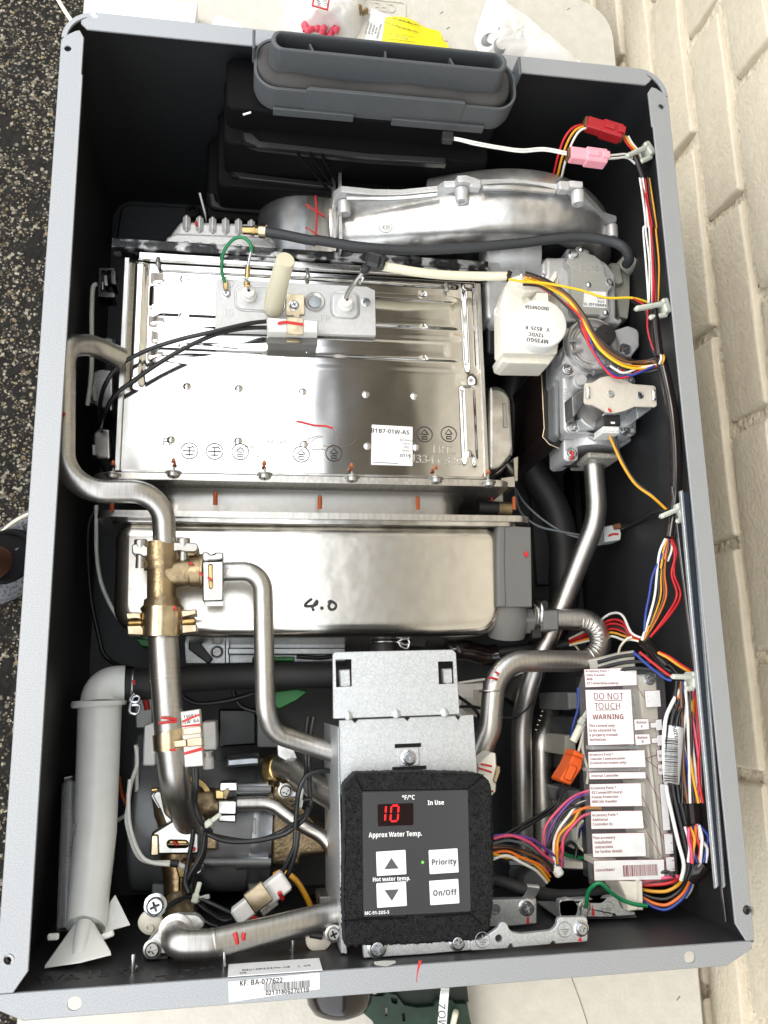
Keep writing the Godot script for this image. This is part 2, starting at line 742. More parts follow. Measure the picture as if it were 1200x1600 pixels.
	mk("grey_foam", lin(0.065, 0.062, 0.06), 0.95, 0.0, t_fine, 26.0, n_fine, 0.6)
	mk("grey_foam_hose", lin(0.026, 0.028, 0.031), 0.6, 0.0, t_faint, 12.0, n_fine, 0.05)
	mk("cover_zinc", lin(0.40, 0.40, 0.37), 0.42, 0.4, t_faint, 14.0, n_fine, 0.1)
	mk("terminal_grey", lin(0.27, 0.265, 0.225), 0.5, 0.0, t_faint, 10.0)
	mk("terminal_pale", lin(0.5, 0.51, 0.5), 0.45)
	mk("tan_metal", lin(0.55, 0.52, 0.45), 0.45, 0.5, t_mid, 14.0)
	mk("felt", lin(0.17, 0.165, 0.155), 0.95, 0.0, t_fine, 26.0, n_fine, 0.5)
	mk("foam_nap_grey", lin(0.035, 0.035, 0.037), 0.95)
	mk("black_foam", lin(0.012, 0.012, 0.013), 0.97, 0.0, t_mid, 40.0, n_mid, 1.0)
	mk("panel", lin(0.046, 0.046, 0.049), 0.16, 0.0)
	mk("display", lin(0.012, 0.006, 0.006), 0.12, 0.0)
	mk("button", lin(0.72, 0.72, 0.74), 0.35)
	mk("white_plastic", lin(0.74, 0.73, 0.70), 0.38, 0.0, t_faint, 10.0)
	mk("ivory_plastic", lin(0.70, 0.67, 0.58), 0.4, 0.0, t_faint, 10.0)
	mk("milky_plastic", lin(0.86, 0.86, 0.83), 0.32, 0.0, t_faint, 3.0)
	var ct := mk("clear_tube", Color(0.85, 0.86, 0.86, 0.25), 0.15)
	ct.transparency = BaseMaterial3D.TRANSPARENCY_ALPHA
	mk("tie_plastic", lin(0.52, 0.54, 0.46), 0.4)
	mk("silicone", lin(0.66, 0.62, 0.46), 0.3)
	M.silicone.transparency = BaseMaterial3D.TRANSPARENCY_ALPHA
	M.silicone.albedo_color.a = 0.86
	mk("ceramic", lin(0.74, 0.73, 0.70), 0.3)
	mk("label", lin(0.76, 0.76, 0.76), 0.5, 0.0, t_faint, 6.0)
	mk("label_grey", lin(0.5, 0.5, 0.52), 0.5)
	mk("print", lin(0.02, 0.02, 0.022), 0.55)
	mk("print_grey", lin(0.22, 0.22, 0.22), 0.55)
	mk("print_white", lin(0.74, 0.74, 0.74), 0.5)
	mk("print_grey_dark", lin(0.06, 0.06, 0.065), 0.55)
	mk("green_dark", lin(0.006, 0.014, 0.011), 0.35)
	mk("print_red", lin(0.19, 0.012, 0.02), 0.55)
	mk("marker_red", lin(0.48, 0.02, 0.02), 0.5)
	mk("marker_black", lin(0.02, 0.018, 0.02), 0.45)
	var film := mk("tan_film", Color(0.5, 0.44, 0.36, 0.22), 0.4)
	film.transparency = BaseMaterial3D.TRANSPARENCY_ALPHA
	mk("stain", lin(0.34, 0.27, 0.2), 0.35, 0.6, t_mid, 20.0)
	mk("green_plastic", lin(0.012, 0.16, 0.03), 0.4)
	mk("green_sheet", lin(0.010, 0.036, 0.022), 0.42, 0.0, t_soft, 9.0)
	mk("pump_grey", lin(0.19, 0.195, 0.20), 0.4, 0.3, t_faint, 8.0)
	mk("orange_plastic", lin(0.78, 0.12, 0.02), 0.4)
	mk("pink_plastic", lin(0.78, 0.32, 0.38), 0.4)
	mk("red_plastic", lin(0.36, 0.012, 0.018), 0.35)
	mk("tan_plate", lin(0.58, 0.53, 0.45), 0.45, 0.0, t_faint, 10.0)
	var wires := {"w_black": [0.012, 0.012, 0.013], "w_white": [0.74, 0.73, 0.68], "w_red": [0.5, 0.015, 0.02], "w_yellow": [0.78, 0.5, 0.02], "w_amber": [0.68, 0.32, 0.02], "w_blue": [0.015, 0.04, 0.25], "w_orange": [0.72, 0.16, 0.02], "w_brown": [0.14, 0.06, 0.025], "w_pink": [0.6, 0.07, 0.15], "w_green": [0.005, 0.17, 0.06], "w_purple": [0.11, 0.04, 0.2], "w_grey": [0.09, 0.1, 0.11], "w_cream": [0.72, 0.68, 0.53]}
	for k in wires:
		mk(k, lin(wires[k][0], wires[k][1], wires[k][2]), 0.38)
	var led := mk("led_red", lin(0.3, 0.0, 0.0), 0.4)
	led.emission_enabled = true
	led.emission = Color(1.0, 0.06, 0.1)
	led.emission_energy_multiplier = 1.1
	var led2 := mk("led_green", lin(0.1, 0.3, 0.05), 0.4)
	led2.emission_enabled = true
	led2.emission = Color(0.35, 0.75, 0.2)
	led2.emission_energy_multiplier = 0.5
	var clear := mk("clear_film", Color(0.95, 0.95, 0.96, 0.03), 0.04)
	clear.transparency = BaseMaterial3D.TRANSPARENCY_ALPHA
	clear.metallic_specular = 0.06
	var bag := mk("bag_film", Color(0.95, 0.95, 0.94, 0.62), 0.2)
	bag.transparency = BaseMaterial3D.TRANSPARENCY_ALPHA
	var bag2 := mk("bag_film_clear", Color(0.96, 0.96, 0.95, 0.22), 0.12)
	bag2.transparency = BaseMaterial3D.TRANSPARENCY_ALPHA
	# the place
	mk("table_plastic", lin(0.56, 0.535, 0.475), 0.45, 0.0, t_faint, 3.0, n_fine, 0.12)
	mk("foam_board", lin(0.84, 0.84, 0.82), 0.7, 0.0, t_faint, 8.0, n_mid, 0.06)
	var peel := noise_image(512, 0.08, 41, FastNoiseLite.TYPE_SIMPLEX_SMOOTH, 5)
	mk("wall_paint", lin(0.58, 0.515, 0.40), 0.42, 0.0, t_faint, 4.0, tex_normal(peel, 5.0), 0.22)
	mk("mortar_paint", lin(0.66, 0.59, 0.46), 0.45, 0.0, t_faint, 5.0, tex_normal(mid, 8.0), 0.5)
	mk("eave_paint", lin(0.3, 0.32, 0.36), 0.5, 0.0, t_soft, 2.0)
	mk("soffit_paint", lin(0.42, 0.38, 0.32), 0.6, 0.0, t_soft, 2.0)
	mk("yellow_card", lin(0.84, 0.70, 0.01), 0.5)
	mk("skin", lin(0.09, 0.035, 0.02), 0.5, 0.0, t_faint, 12.0)
	mk("denim", lin(0.03, 0.035, 0.05), 0.9, 0.0, t_fine, 20.0)
	mk("red_bits", lin(0.6, 0.06, 0.1), 0.4)
	mk("floor", w, 0.85, 0.0, exposed_aggregate(), 1.25, n_mid, 0.5)
	M.floor.metallic_specular = 0.2
	M.duct_black.metallic_specular = 0.2
	mk("knit", w, 0.9, 0.0, knit_texture(), 14.0)


# the washed concrete floor: pale and ochre stone chips in a black binder
func exposed_aggregate() -> ImageTexture:
	var size := 1024
	var im := Image.create_empty(size, size, false, Image.FORMAT_RGB8)
	var r := RandomNumberGenerator.new()
	r.seed = 5
	var dark := noise_image(size, 0.006, 51)
	for y in size:
		for x in size:
			var d := 0.010 + 0.012 * r.randf()
			im.set_pixel(x, y, lin(d * 1.05, d, d * 0.9))
	for k in 24000:
		var cx := r.randi() % size
		var cy := r.randi() % size
		if dark.get_pixel(cx, cy).r < 0.16 + 0.22 * r.randf():
			continue
		var s := r.randf_range(1.0, 4.6) * (0.55 if r.randf() < 0.6 else 1.0)
		var tone := pow(r.randf(), 1.6)
		var c := Color(0.04, 0.035, 0.026).lerp(Color(0.36, 0.32, 0.25), tone)
		if r.randf() < 0.16:
			c = Color(0.22, 0.165, 0.09) * (0.3 + tone)
		var sx := r.randf_range(0.6, 1.4)
		var ph := r.randf() * TAU
		var R := int(ceil(s * 1.6))
		for yy in range(-R, R + 1):
			for xx in range(-R, R + 1):
				var a := atan2(yy, xx)
				var rad := s * (1.0 + 0.12 * sin(3.0 * a + ph) + 0.10 * sin(5.0 * a - ph))
				if sqrt(xx * xx * sx + yy * yy / sx) < rad:
					var f := r.randf_range(0.82, 1.0)
					im.set_pixel(posmod(cx + xx, size), posmod(cy + yy, size), lin(c.r * f, c.g * f, c.b * f))
	return ImageTexture.create_from_image(im)


func knit_texture() -> ImageTexture:
	var im := Image.create_empty(128, 128, false, Image.FORMAT_RGB8)
	for y in 128:
		for x in 128:
			var u := fposmod((x + (8 if (y / 16) % 2 else 0)) / 16.0, 1.0)
			var t := fposmod(y / 16.0, 1.0)
			var hole := 1.0 if Vector2(u - 0.5, t - 0.5).length() < 0.22 else 0.0
			var d := lerpf(0.11, 0.008, hole) * (0.8 + 0.4 * absf(sin(x * 0.39 + y * 0.2)))
			im.set_pixel(x, y, lin(d, d, d * 1.08))
	return ImageTexture.create_from_image(im)

# ---------------------------------------------------------------- the place
func setting() -> void:
	var g := obj("ground", prism(rect(-30000, -30000, 30000, 30000), -790, -740), M.floor)
	tag(g, "", "", "", "structure")
	tag(g, "dark washed concrete ground with pale stone chips")
	brick_wall()
	var ev := group_of("roof_eave", self)
	tag(ev, "dark boxed roof eave running along the top of the painted brick wall", "roof eave")
	obj("soffit", prism(rect(165, -3200, 480, 3200), 1700, 1712), M.soffit_paint, ev)
	obj("fascia", box(Vector3(35, 190, 6400), 4.0, at_mm(147, 1790, 0)), M.eave_paint, ev)
	obj("gutter", prism(rounded(q2([[104, 1720], [128, 1720], [128, 1850], [92, 1850]]), [14, 2, 2, 6]), -3200, 3200, 0.0, [], Transform3D(Basis(Vector3.RIGHT, Vector3.BACK, Vector3.UP), Vector3.ZERO)), M.eave_paint, ev)
	obj("roof", prism(q2([[130, 1880], [900, 2200], [900, 2240], [125, 1915]]), -3200, 3200, 0.0, [], Transform3D(Basis(Vector3.RIGHT, Vector3.BACK, Vector3.UP), Vector3.ZERO)), M.eave_paint, ev)
	table()
	person()
	var cord := obj("cord", tube([v(-556.7, -735, -1345.4), v(-512.4, -735, -1266.9), v(-490.3, -735, -1225.7), v(-471.1, -735, -1191.9), v(-449.8, -735, -1161.6), v(-408.4, -735, -1121.8)], 4.2, 8, 6), M.w_cream)
	tag(cord, "thin cream cord lying on the dark ground past the table corner", "cord")


func brick_wall() -> void:
	var wl := group_of("brick_wall", self)
	tag(wl, "cream painted brick wall close along the right side of the table", "wall")
	var mortar := field_x(348.0, 0.0)
	obj("mortar", mortar, M.mortar_paint, wl)
	var shapes := []
	for k in 5:
		shapes.append(brick_shape(k))
	var far := begin()
	var r := RandomNumberGenerator.new()
	r.seed = 8
	for c in range(-12, 26):
		var y := 80.2 + 65.5 * c
		if y > 1690:
			break
		for b in range(-16, 17):
			var z := -69.0 + 206.0 * b + (103.0 if posmod(c, 2) == 1 else 0.0)
			var t := at_mm(340 + r.randf_range(-1.2, 1.2), y + r.randf_range(-1.5, 1.5), z + r.randf_range(-2, 2))
			t.basis = Basis.from_euler(Vector3(r.randf_range(-0.006, 0.006), r.randf_range(-0.008, 0.008), r.randf_range(-0.01, 0.01)))
			var m: ArrayMesh = shapes[r.randi() % 5]
			if c > -5 and c < 8 and absf(z - 120.0) < 900.0:
				obj("brick", m, M.wall_paint, wl, t)
			else:
				far.append_from(m, 0, t)
	tag(obj("brickwork", done(far), M.wall_paint, wl), "", "", "", "stuff")


# the wall body behind the bricks: its face dips and swells as smeared mortar does
func field_x(x: float, _k: float) -> ArrayMesh:
	var st := begin()
	box_into(st, Vector3(180, 2440, 6800), 0.0, at_mm(x + 90, 480, 0))
	var n := FastNoiseLite.new()
	n.seed = 4
	n.frequency = 0.02
	var z0 := -760.0
	var nz := 340
	var ny := 70
	var y0 := -60.0
	var rows := []
	for j in ny + 1:
		var row := []
		for i in nz + 1:
			var z := z0 + i * 5.4
			var y := y0 + j * 5.2
			row.append(v(x - 1.5 - 3.2 * n.get_noise_2d(z, y * 1.3), y, z))
		rows.append(row)
	loft_into(st, rows, false, false, false)
	return done(st)


# one face brick, its outer face at x = 0, worn and rounded by thick paint
func brick_shape(sd: int) -> ArrayMesh:
	var n := FastNoiseLite.new()
	n.seed = sd + 60
	n.frequency = 0.03
	var us := [-98.0, -96.5, -93.0, -60.0, -20.0, 20.0, 60.0, 93.0, 96.5, 98.0]
	var ws := [-28.0, -26.8, -24.0, -8.0, 8.0, 24.0, 26.8, 28.0]
	var rows := []
	for j in ws.size():
		var row := []
		for i in us.size():
			var e := 0.0
			if i == 0 or i == us.size() - 1 or j == 0 or j == ws.size() - 1:
				e = 14.0
			elif i == 1 or i == us.size() - 2 or j == 1 or j == ws.size() - 2:
				e = 2.2
			var edge := e > 0.0
			var z: float = us[i] + (n.get_noise_2d(ws[j] * 3.0, sd * 40.0) * 3.0 if edge else 0.0)
			var y: float = ws[j] + (n.get_noise_2d(us[i], sd * 70.0 + 9.0) * 3.4 if edge else 0.0)
			row.append(v(e + n.get_noise_2d(us[i], ws[j]) * 1.6, y, z))
		rows.append(row)
	return loft(rows, false, false, false)


func table() -> void:
	var t := group_of("folding_table", self)
	tag(t, "white plastic folding table under the opened heater", "table")
	var o := rounded(q2([[-276.3, -640], [323.3, -640], [327.3, 1200], [-279, 1200]]), 52.0, 8)
	var st := begin()
	prism_into(st, o, -40, -0.02, 3.0)
	obj("table_top", done(st), M.table_plastic, t)
	for z in [-480.0, 1040.0]:
		for s in [-1.0, 1.0]:
			obj("leg", pipe(vs([[s * 215, -40, z], [s * 215, -740, z]]), 12.0, 10.0, 12), M.grey_steel, t)
		obj("leg_brace", pipe(vs([[-215, -420, z], [215, -420, z]]), 10.0, 10.0, 12), M.grey_steel, t)
	# raised badge moulded in the table top
	var c := v(45.9, 0, -594.8)
	var fr := Transform3D(Basis.IDENTITY, c)
	obj("badge_frame", prism(rounded(q2([[-27, -11], [27, -11], [27, 11], [-27, 11]]), 3.0), 0.0, 0.9, 0.4, [rounded(q2([[-24.5, -8.5], [24.5, -8.5], [24.5, 8.5], [-24.5, 8.5]]), 2.0)], fr), M.table_plastic, t)
	lettering("CFEI", 11.0, c + v(0, 0.4, 0), Vector3.LEFT, Vector3.BACK, M.table_plastic, t, "badge_lettering", 1.2)
	for q in [v(120.8, 0, -576.9), v(114, 0, -596.5), v(267.5, -0, -621), v(301.2, 0, 441.8)]:
		obj("scuff", prism(rounded(q2([[-3, -0.4], [3, -0.7], [2.4, 0.5], [-2, 0.6]]), 0.3), 0.0, 0.15, 0.0, [], Transform3D(Basis(Vector3.UP, 0.7), q)), M.stain, t)
	obj("scratch", tube([v(197, 0, 410.7), v(205.7, 0, 435.2), v(212, 0, 456.6)], 0.6, 5, 3), M.stain, t)


func person() -> void:
	# a foot in a knitted shoe standing beside the table; the toe points under the table
	var p := group_of("person", self)
	tag(p, "person standing at the left of the table in a grey knitted shoe", "person")
	var heel := v(-508.7, -690, -51.8)
	var dir := (v(-409.7, -690, -123.7) - heel).normalized()
	dir.y = 0.0
	var side := dir.cross(Vector3.UP)
	var f := Transform3D(Basis(dir, Vector3.UP, -side), heel + dir * 0.05)
	f.origin.y = -0.74
	var ankle := []
	for q in [[-34, 40, 30], [-36, 70, 29], [-40, 95, 29], [-52, 150, 33], [-64, 230, 44], [-76, 320, 52], [-84, 400, 54]]:
		var ring := []
		for j in 20:
			var a := TAU * j / 20
			ring.append(f * v(q[0] + cos(a) * q[2] * 1.1, q[1], sin(a) * q[2] * 0.92))
		ankle.append(ring)
	obj("leg", loft(ankle), M.skin, p)
	var cuff := []
	for q in [[-82, 395, 58], [-84, 400, 62], [-94, 480, 68], [-104, 560, 76]]:
		var ring := []
		for j in 20:
			var a := TAU * j / 20
			ring.append(f * v(q[0] + cos(a) * q[2] * 1.1, q[1], sin(a) * q[2] * 0.95))
		cuff.append(ring)
	obj("trouser_leg", loft(cuff), M.denim, p)
	var upper := []
	for q in [[-82, 30, 20, 24], [-74, 42, 44, 34], [-50, 48, 50, 44], [0, 48, 52, 50], [50, 44, 54, 46], [100, 36, 52, 38], [150, 28, 47, 30], [190, 22, 36, 24], [212, 16, 16, 16]]:
		var ring := []
		for j in 20:
			var a := TAU * j / 20
			ring.append(f * v(q[0], q[1] + sin(a) * q[3], cos(a) * q[2] * 1.12))
		upper.append(ring)
	obj("shoe", loft(upper), M.knit, p)
	var collar := []
	for q in [[88, 46, 40], [94, 44, 40], [97, 38, 36], [92, 34, 31]]:
		var ring := []
		for j in 24:
			var a := TAU * j / 24
			ring.append(f * v(-18 + cos(a) * q[1] * 1.12, q[0] + 10.0 * cos(a), sin(a) * q[2] * 1.05))
		collar.append(ring)
	obj("shoe_collar", loft(collar, false, false), M.duct_black, p)
	obj("shoe_lining", lathe([[42, 0], [41, 2], [0, 3]], f * along(v(-18, 97, 0), Vector3(0.1, 1, 0)), 28), M.duct_black, p)
	var tongue := []
	for q in [[30, 103, 26], [60, 98, 24], [95, 82, 20]]:
		var ring := []
		for j in 12:
			var a := TAU * j / 12
			ring.append(f * v(q[0] + 4.0 * sin(a), q[1] + 5.0 * sin(a), cos(a) * q[2]))
		tongue.append(ring)
	obj("shoe_tongue", loft(tongue), M.black_rubber, p)
	obj("sole", prism(rounded(PackedVector2Array([Vector2(-0.09, -0.042), Vector2(0.1, -0.058), Vector2(0.2, -0.05), Vector2(0.222, 0), Vector2(0.2, 0.05), Vector2(0.1, 0.056), Vector2(-0.09, 0.042)]), 30.0), 0.5, 26.0, 3.0, [], f), M.black_rubber, p)
	obj("lace", tube([v(-505, -662, -104.2), v(-475, -640, -124.9), v(-450.1, -640, -140.3), v(-438.6, -650, -145.9)], 3.2, 7, 5), M.w_cream, p)

# ---------------------------------------------------------------- the case
func cabinet() -> void:
	var c := group_of("cabinet", heater, "open grey sheet metal case with a folded rim and near black inside")
	var outer := rounded(q2([[-235, 327.2], [-235, -330], [235, -330], [235, 327.2]]), [0, 24, 24, 0], 10)
	var inner := rounded(q2([[-233.6, 327.2], [-233.6, -328.6], [233.6, -328.6], [233.6, 327.2]]), [0, 22.6, 22.6, 0], 10)
	# the bent sheet of the left, top and right sides: painted silver outside, dark inside
	for k in 2:
		var a := outer if k == 0 else inner
		var rows := []
		for y in [3.0, 120.0, 248.8]:
			var row := []
			for p in a:
				row.append(Vector3(p.x, y * MM, p.y))
			rows.append(row)
		obj("outer_shell" if k == 0 else "inner_lining", loft(rows, false, false, false), M.rim_paint if k == 0 else M.case_inside, c)
	obj("back_panel", prism(rect(-234.4, -329.4, 234.4, 326.5, 0), 2.4, 5.0), M.back_panel, c)
	# folded rim
	var lf := q2([[-235, 326], [-235, -304], [-230.5, -309], [-225.5, -312.5], [-222.5, -313.5], [-219.2, -307.5], [-219.2, -277], [-218.4, -276.4], [-217.4, 315], [-225, 326]])
	var hole := circle(q2([[-229.9, -296.8]])[0], 2.5 * MM)
	var hole2 := circle(q2([[-228.5, 308]])[0], 3.0 * MM)
	obj("rim", prism(lf, 248.8, 250, 0.5, [hole, hole2]), M.rim_paint, c)
	var rf := q2([[235, 326], [235, -304], [230.5, -309], [225.5, -312.5], [221.5, -313.5], [217.6, -307.5], [218.2, -277], [219.2, -276.4], [222.4, 315], [229, 326]])
	var hole3 := circle(q2([[227.8, -295.5]])[0], 2.5 * MM)
	var hole4 := circle(q2([[231.6, 307.1]])[0], 3.0 * MM)
	obj("rim", prism(rf, 248.8, 250, 0.5, [hole3, hole4]), M.rim_paint, c)
	var tf := q2([[-209, -330], [209, -330], [216, -326.5], [222, -321], [220.6, -318.5], [216, -314.5], [-217.5, -314.5], [-222, -319], [-222, -322], [-216, -326.5]])
	obj("rim", prism(tf, 248.8, 250, 0.5), M.rim_paint, c)
	for s in [-1.0, 1.0]:
		var band := PackedVector2Array()
		for k in 11:
			var a := PI + (PI / 2) * k / 10.0
			band.append(Vector2(s * 211 - cos(a) * 24 * s, -306 + sin(a) * 24) * MM)
		for k in 11:
			var a := PI * 1.5 - (PI / 2) * k / 10.0
			band.append(Vector2(s * 211 - cos(a) * 20.0 * s, -306 + sin(a) * 20.0) * MM)
		obj("rim_corner", prism(band, 248.2, 249.9, 0.4), M.rim_paint, c)
	for q in [v(-231.3, 244, -301.7), v(-229.9, 244, 309.5), v(231.3, 244, -300.5), v(235.1, 244, 308.7)]:
		obj("rivet_nut", lathe([[1.6, -3.0], [1.6, 2.0], [2.2, 3.0], [3.6, 3.2], [3.6, -3.0]], along(q, Vector3.UP), 16), M.dull_steel, c)
	# the pipe end: inner sheet standing, its flange folded outwards
	obj("bottom_wall", prism(rect(-234.6, 326, 234.6, 327.4), 2.6, 248.1), M.case_inside, c)
	var bf := q2([[-233, 326], [233, 326], [233, 331], [214, 340], [-219, 341], [-234, 334]])
	var o1 := rounded(q2([[-195.1, 330.2], [-187.3, 330.2], [-187.3, 337.6], [-195.1, 337.6]]), 3.4)
	var o2 := rounded(q2([[185, 329.8], [192.5, 329.8], [192.5, 336.8], [185, 336.8]]), 3.0)
	obj("bottom_flange", prism(bf, 248.2, 249.6, 0.5, [o1, o2]), M.rim_paint, c)
	obj("bottom_skin", prism(rect(-233.4, 327.4, 233.4, 328.6), 3.0, 248.2), M.rim_paint, c)
	for q in [q2([[-213.6, -326.3]])[0], q2([[-10.6, -322.8]])[0]]:
		obj("worn_spot", prism(rounded(PackedVector2Array([q + Vector2(-4, -2) * MM, q + Vector2(1, -2.6) * MM, q + Vector2(4, 1) * MM, q + Vector2(0.5, 2) * MM]), 1.0), 250.0, 250.06), M.dull_steel, c)
	obj("worn_spot", prism(rounded(q2([[-17.6, 322.8], [-10.9, 322.5], [-3.8, 323], [-3.4, 324.4], [-9.4, 325.9], [-16.5, 324.7]]), 2.0), 249.6, 249.7), M.dull_steel, c)
	obj("marker_stroke", prism(q2([[10.6, 323.9], [12.6, 324], [10, 330.7], [9, 336], [8.6, 336], [9.6, 328.9]]), 249.6, 249.72), M.marker_red, c)
	# lettering pressed into the pipe end
	lettering("HOT", 14.0, v(-131.9, 235.5, 325.8), Vector3(1, -0.12, 0), Vector3(0, -1, 0), M.case_inside, c, "pressed_lettering", 0.8)
	lettering("WATER", 12.0, v(-191, 225.6, 325.8), Vector3(1, -0.12, 0), Vector3(0, -1, 0), M.case_inside, c, "pressed_lettering", 0.8)
	# number label folded over the bottom flange
	var lb := group_of("number_label", heater, "white printed label on the bottom rim")
	obj("paper", prism(q2([[-104.2, 328.1], [-50.4, 326.7], [-50.1, 335.6], [-103.7, 339.2]]), 249.65, 249.85), M.label, lb)
	obj("paper_fold", prism(rect(-104.7, -249.7, -48.5, -225.4), 325.2, 325.6, 0.0, [], Transform3D(Basis(Vector3.RIGHT, Vector3.BACK, Vector3.DOWN), Vector3.ZERO)), M.label, lb)
	lettering("KF. BA-077622", 2.9, v(-85.1, 250, 329.3), Vector3(1, 0, -0.008), Vector3.FORWARD, M.print, lb, "lettering", 0.1, "Droid Sans", HORIZONTAL_ALIGNMENT_CENTER, 0.95)
	lettering("02131806270119", 2.5, v(-69.6, 250, 335.6), Vector3(1, 0, -0.008), Vector3.FORWARD, M.print, lb, "lettering", 0.1, "Droid Sans", HORIZONTAL_ALIGNMENT_CENTER, 0.95)
	lettering("RSU-NP3237W-US  | US", 2.6, v(-75.7, 240.2, 324.9), Vector3(1, -0.008, 0), Vector3.DOWN, M.print, lb, "lettering", 0.1, "Droid Sans Mono", HORIZONTAL_ALIGNMENT_CENTER, 0.95)
	lettering("HS", 2.6, v(-95.7, 245.7, 324.9), Vector3(1, -0.008, 0), Vector3.DOWN, M.print, lb, "lettering", 0.1, "Droid Sans Mono")
	barcode(lb, v(-69.6, 249.9, 332.4), Vector3(1, 0, -0.008), Vector3.FORWARD, 27.0, 4.0, 44, M.print)
	# galvanised channel with a dark seal under the right rim
	var ch := group_of("seal_channel", heater, "galvanised channel with a dark seal under the right rim")
	obj("channel", prism(q2([[218.3, 20.9], [220.9, 19.8], [219, 293.9], [216.5, 295.4]]), 237.4, 240.0, 0.6), M.galv, ch)
	obj("seal", prism(q2([[224.7, 19.3], [234.4, 20.1], [228.8, 296], [222.7, 296.1]]), 229.6, 232.0, 0.8), M.seal_blue, ch)
	obj("channel_lip", prism(q2([[229.5, 21.1], [232.1, 21.1], [226.6, 294.7], [224.6, 296.2]]), 233.4, 236.0, 0.6), M.galv, ch)
	obj("guide_strip", prism(q2([[220.7, 13.4], [221.7, 13.4], [231.3, 320.2], [230.2, 321]]), 222.0, 224.0, 0.6), M.grey_steel, ch)


func barcode(parent: Node, at: Vector3, right: Vector3, up: Vector3, wide: float, high: float, bars: int, mat: Material) -> void:
	var st := begin()
	var r := RandomNumberGenerator.new()
	r.seed = bars + int(wide * 10.0)
	var x := right.normalized()
	var z := x.cross(up).normalized()
	var y := z.cross(x)
	var f := Transform3D(Basis(x, y, z), at)
	var p := -wide * 0.5
	var unit := wide / (bars * 2.3)
	while p < wide * 0.5:
		var w: float = [1.0, 1.0, 2.0, 1.0, 3.0][r.randi() % 5] * unit * 0.7
		box_into(st, Vector3(w, high, 0.06), 0.0, Transform3D(f.basis, f * (Vector3(p + w * 0.5, 0, 0) * MM)))
		p += w + unit * [0.7, 0.7, 1.4, 1.0][r.randi() % 4]
	obj("barcode", done(st), mat, parent)

# ---------------------------------------------------------------- combustion chamber
func chamber_height(x: float, z: float) -> float:
	# the pressed front cover: ribs across it and a rail down each side
	var h := 162.0
	var l := bump(x, -164.0, 66.0, 14.0)
	h += 1.70 * bump(z, -169.5, -163.5, 5.5) * l
	h += 1.10 * bump(z, -157.0, -142.0, 3.5) * bump(x, -172.0, 68.0, 6.0)
	h += 2.10 * bump(z, -131.5, -128.0, 5.5) * bump(x, -163.0, 67.0, 15.0)
	h += 0.80 * bump(z, -119.0, -113.0, 4.0) * bump(x, -168.0, 62.0, 6.0)
	h += 2.10 * bump(z, -102.5, -99.5, 5.8) * bump(x, -163.0, 68.0, 15.0)
	h += 3.00 * bump(x, -186.0, -182.5, 6.0) * bump(z, -174.0, -80.0, 10.0)
	h += 2.50 * bump(x, 83.5, 87.0, 5.0) * bump(z, -168.0, -103.0, 9.0)
	h += 1.80 * bump(x, 78.5, 84.0, 4.6) * bump(z, -80.0, -22.0, 7.0)
	h -= 1.6 * exp(-pow((x - 81.0) / 5.0, 2.0) - pow((z + 89.0) / 5.0, 2.0))
	h -= 1.6 * exp(-pow((x - 82.0) / 3.4, 2.0) - pow((z + 20.0) / 3.4, 2.0))
	# faint unevenness of thin bright sheet
	h += 0.07 * sin(x * 0.043 + 1.3) * sin(z * 0.06) + 0.03 * sin(x * 0.11 + z * 0.07) + 0.10 * sin((x + z) * 0.021) + 0.012 * sin(x * 0.31) * sin(z * 0.05 + 2.0)
	return h


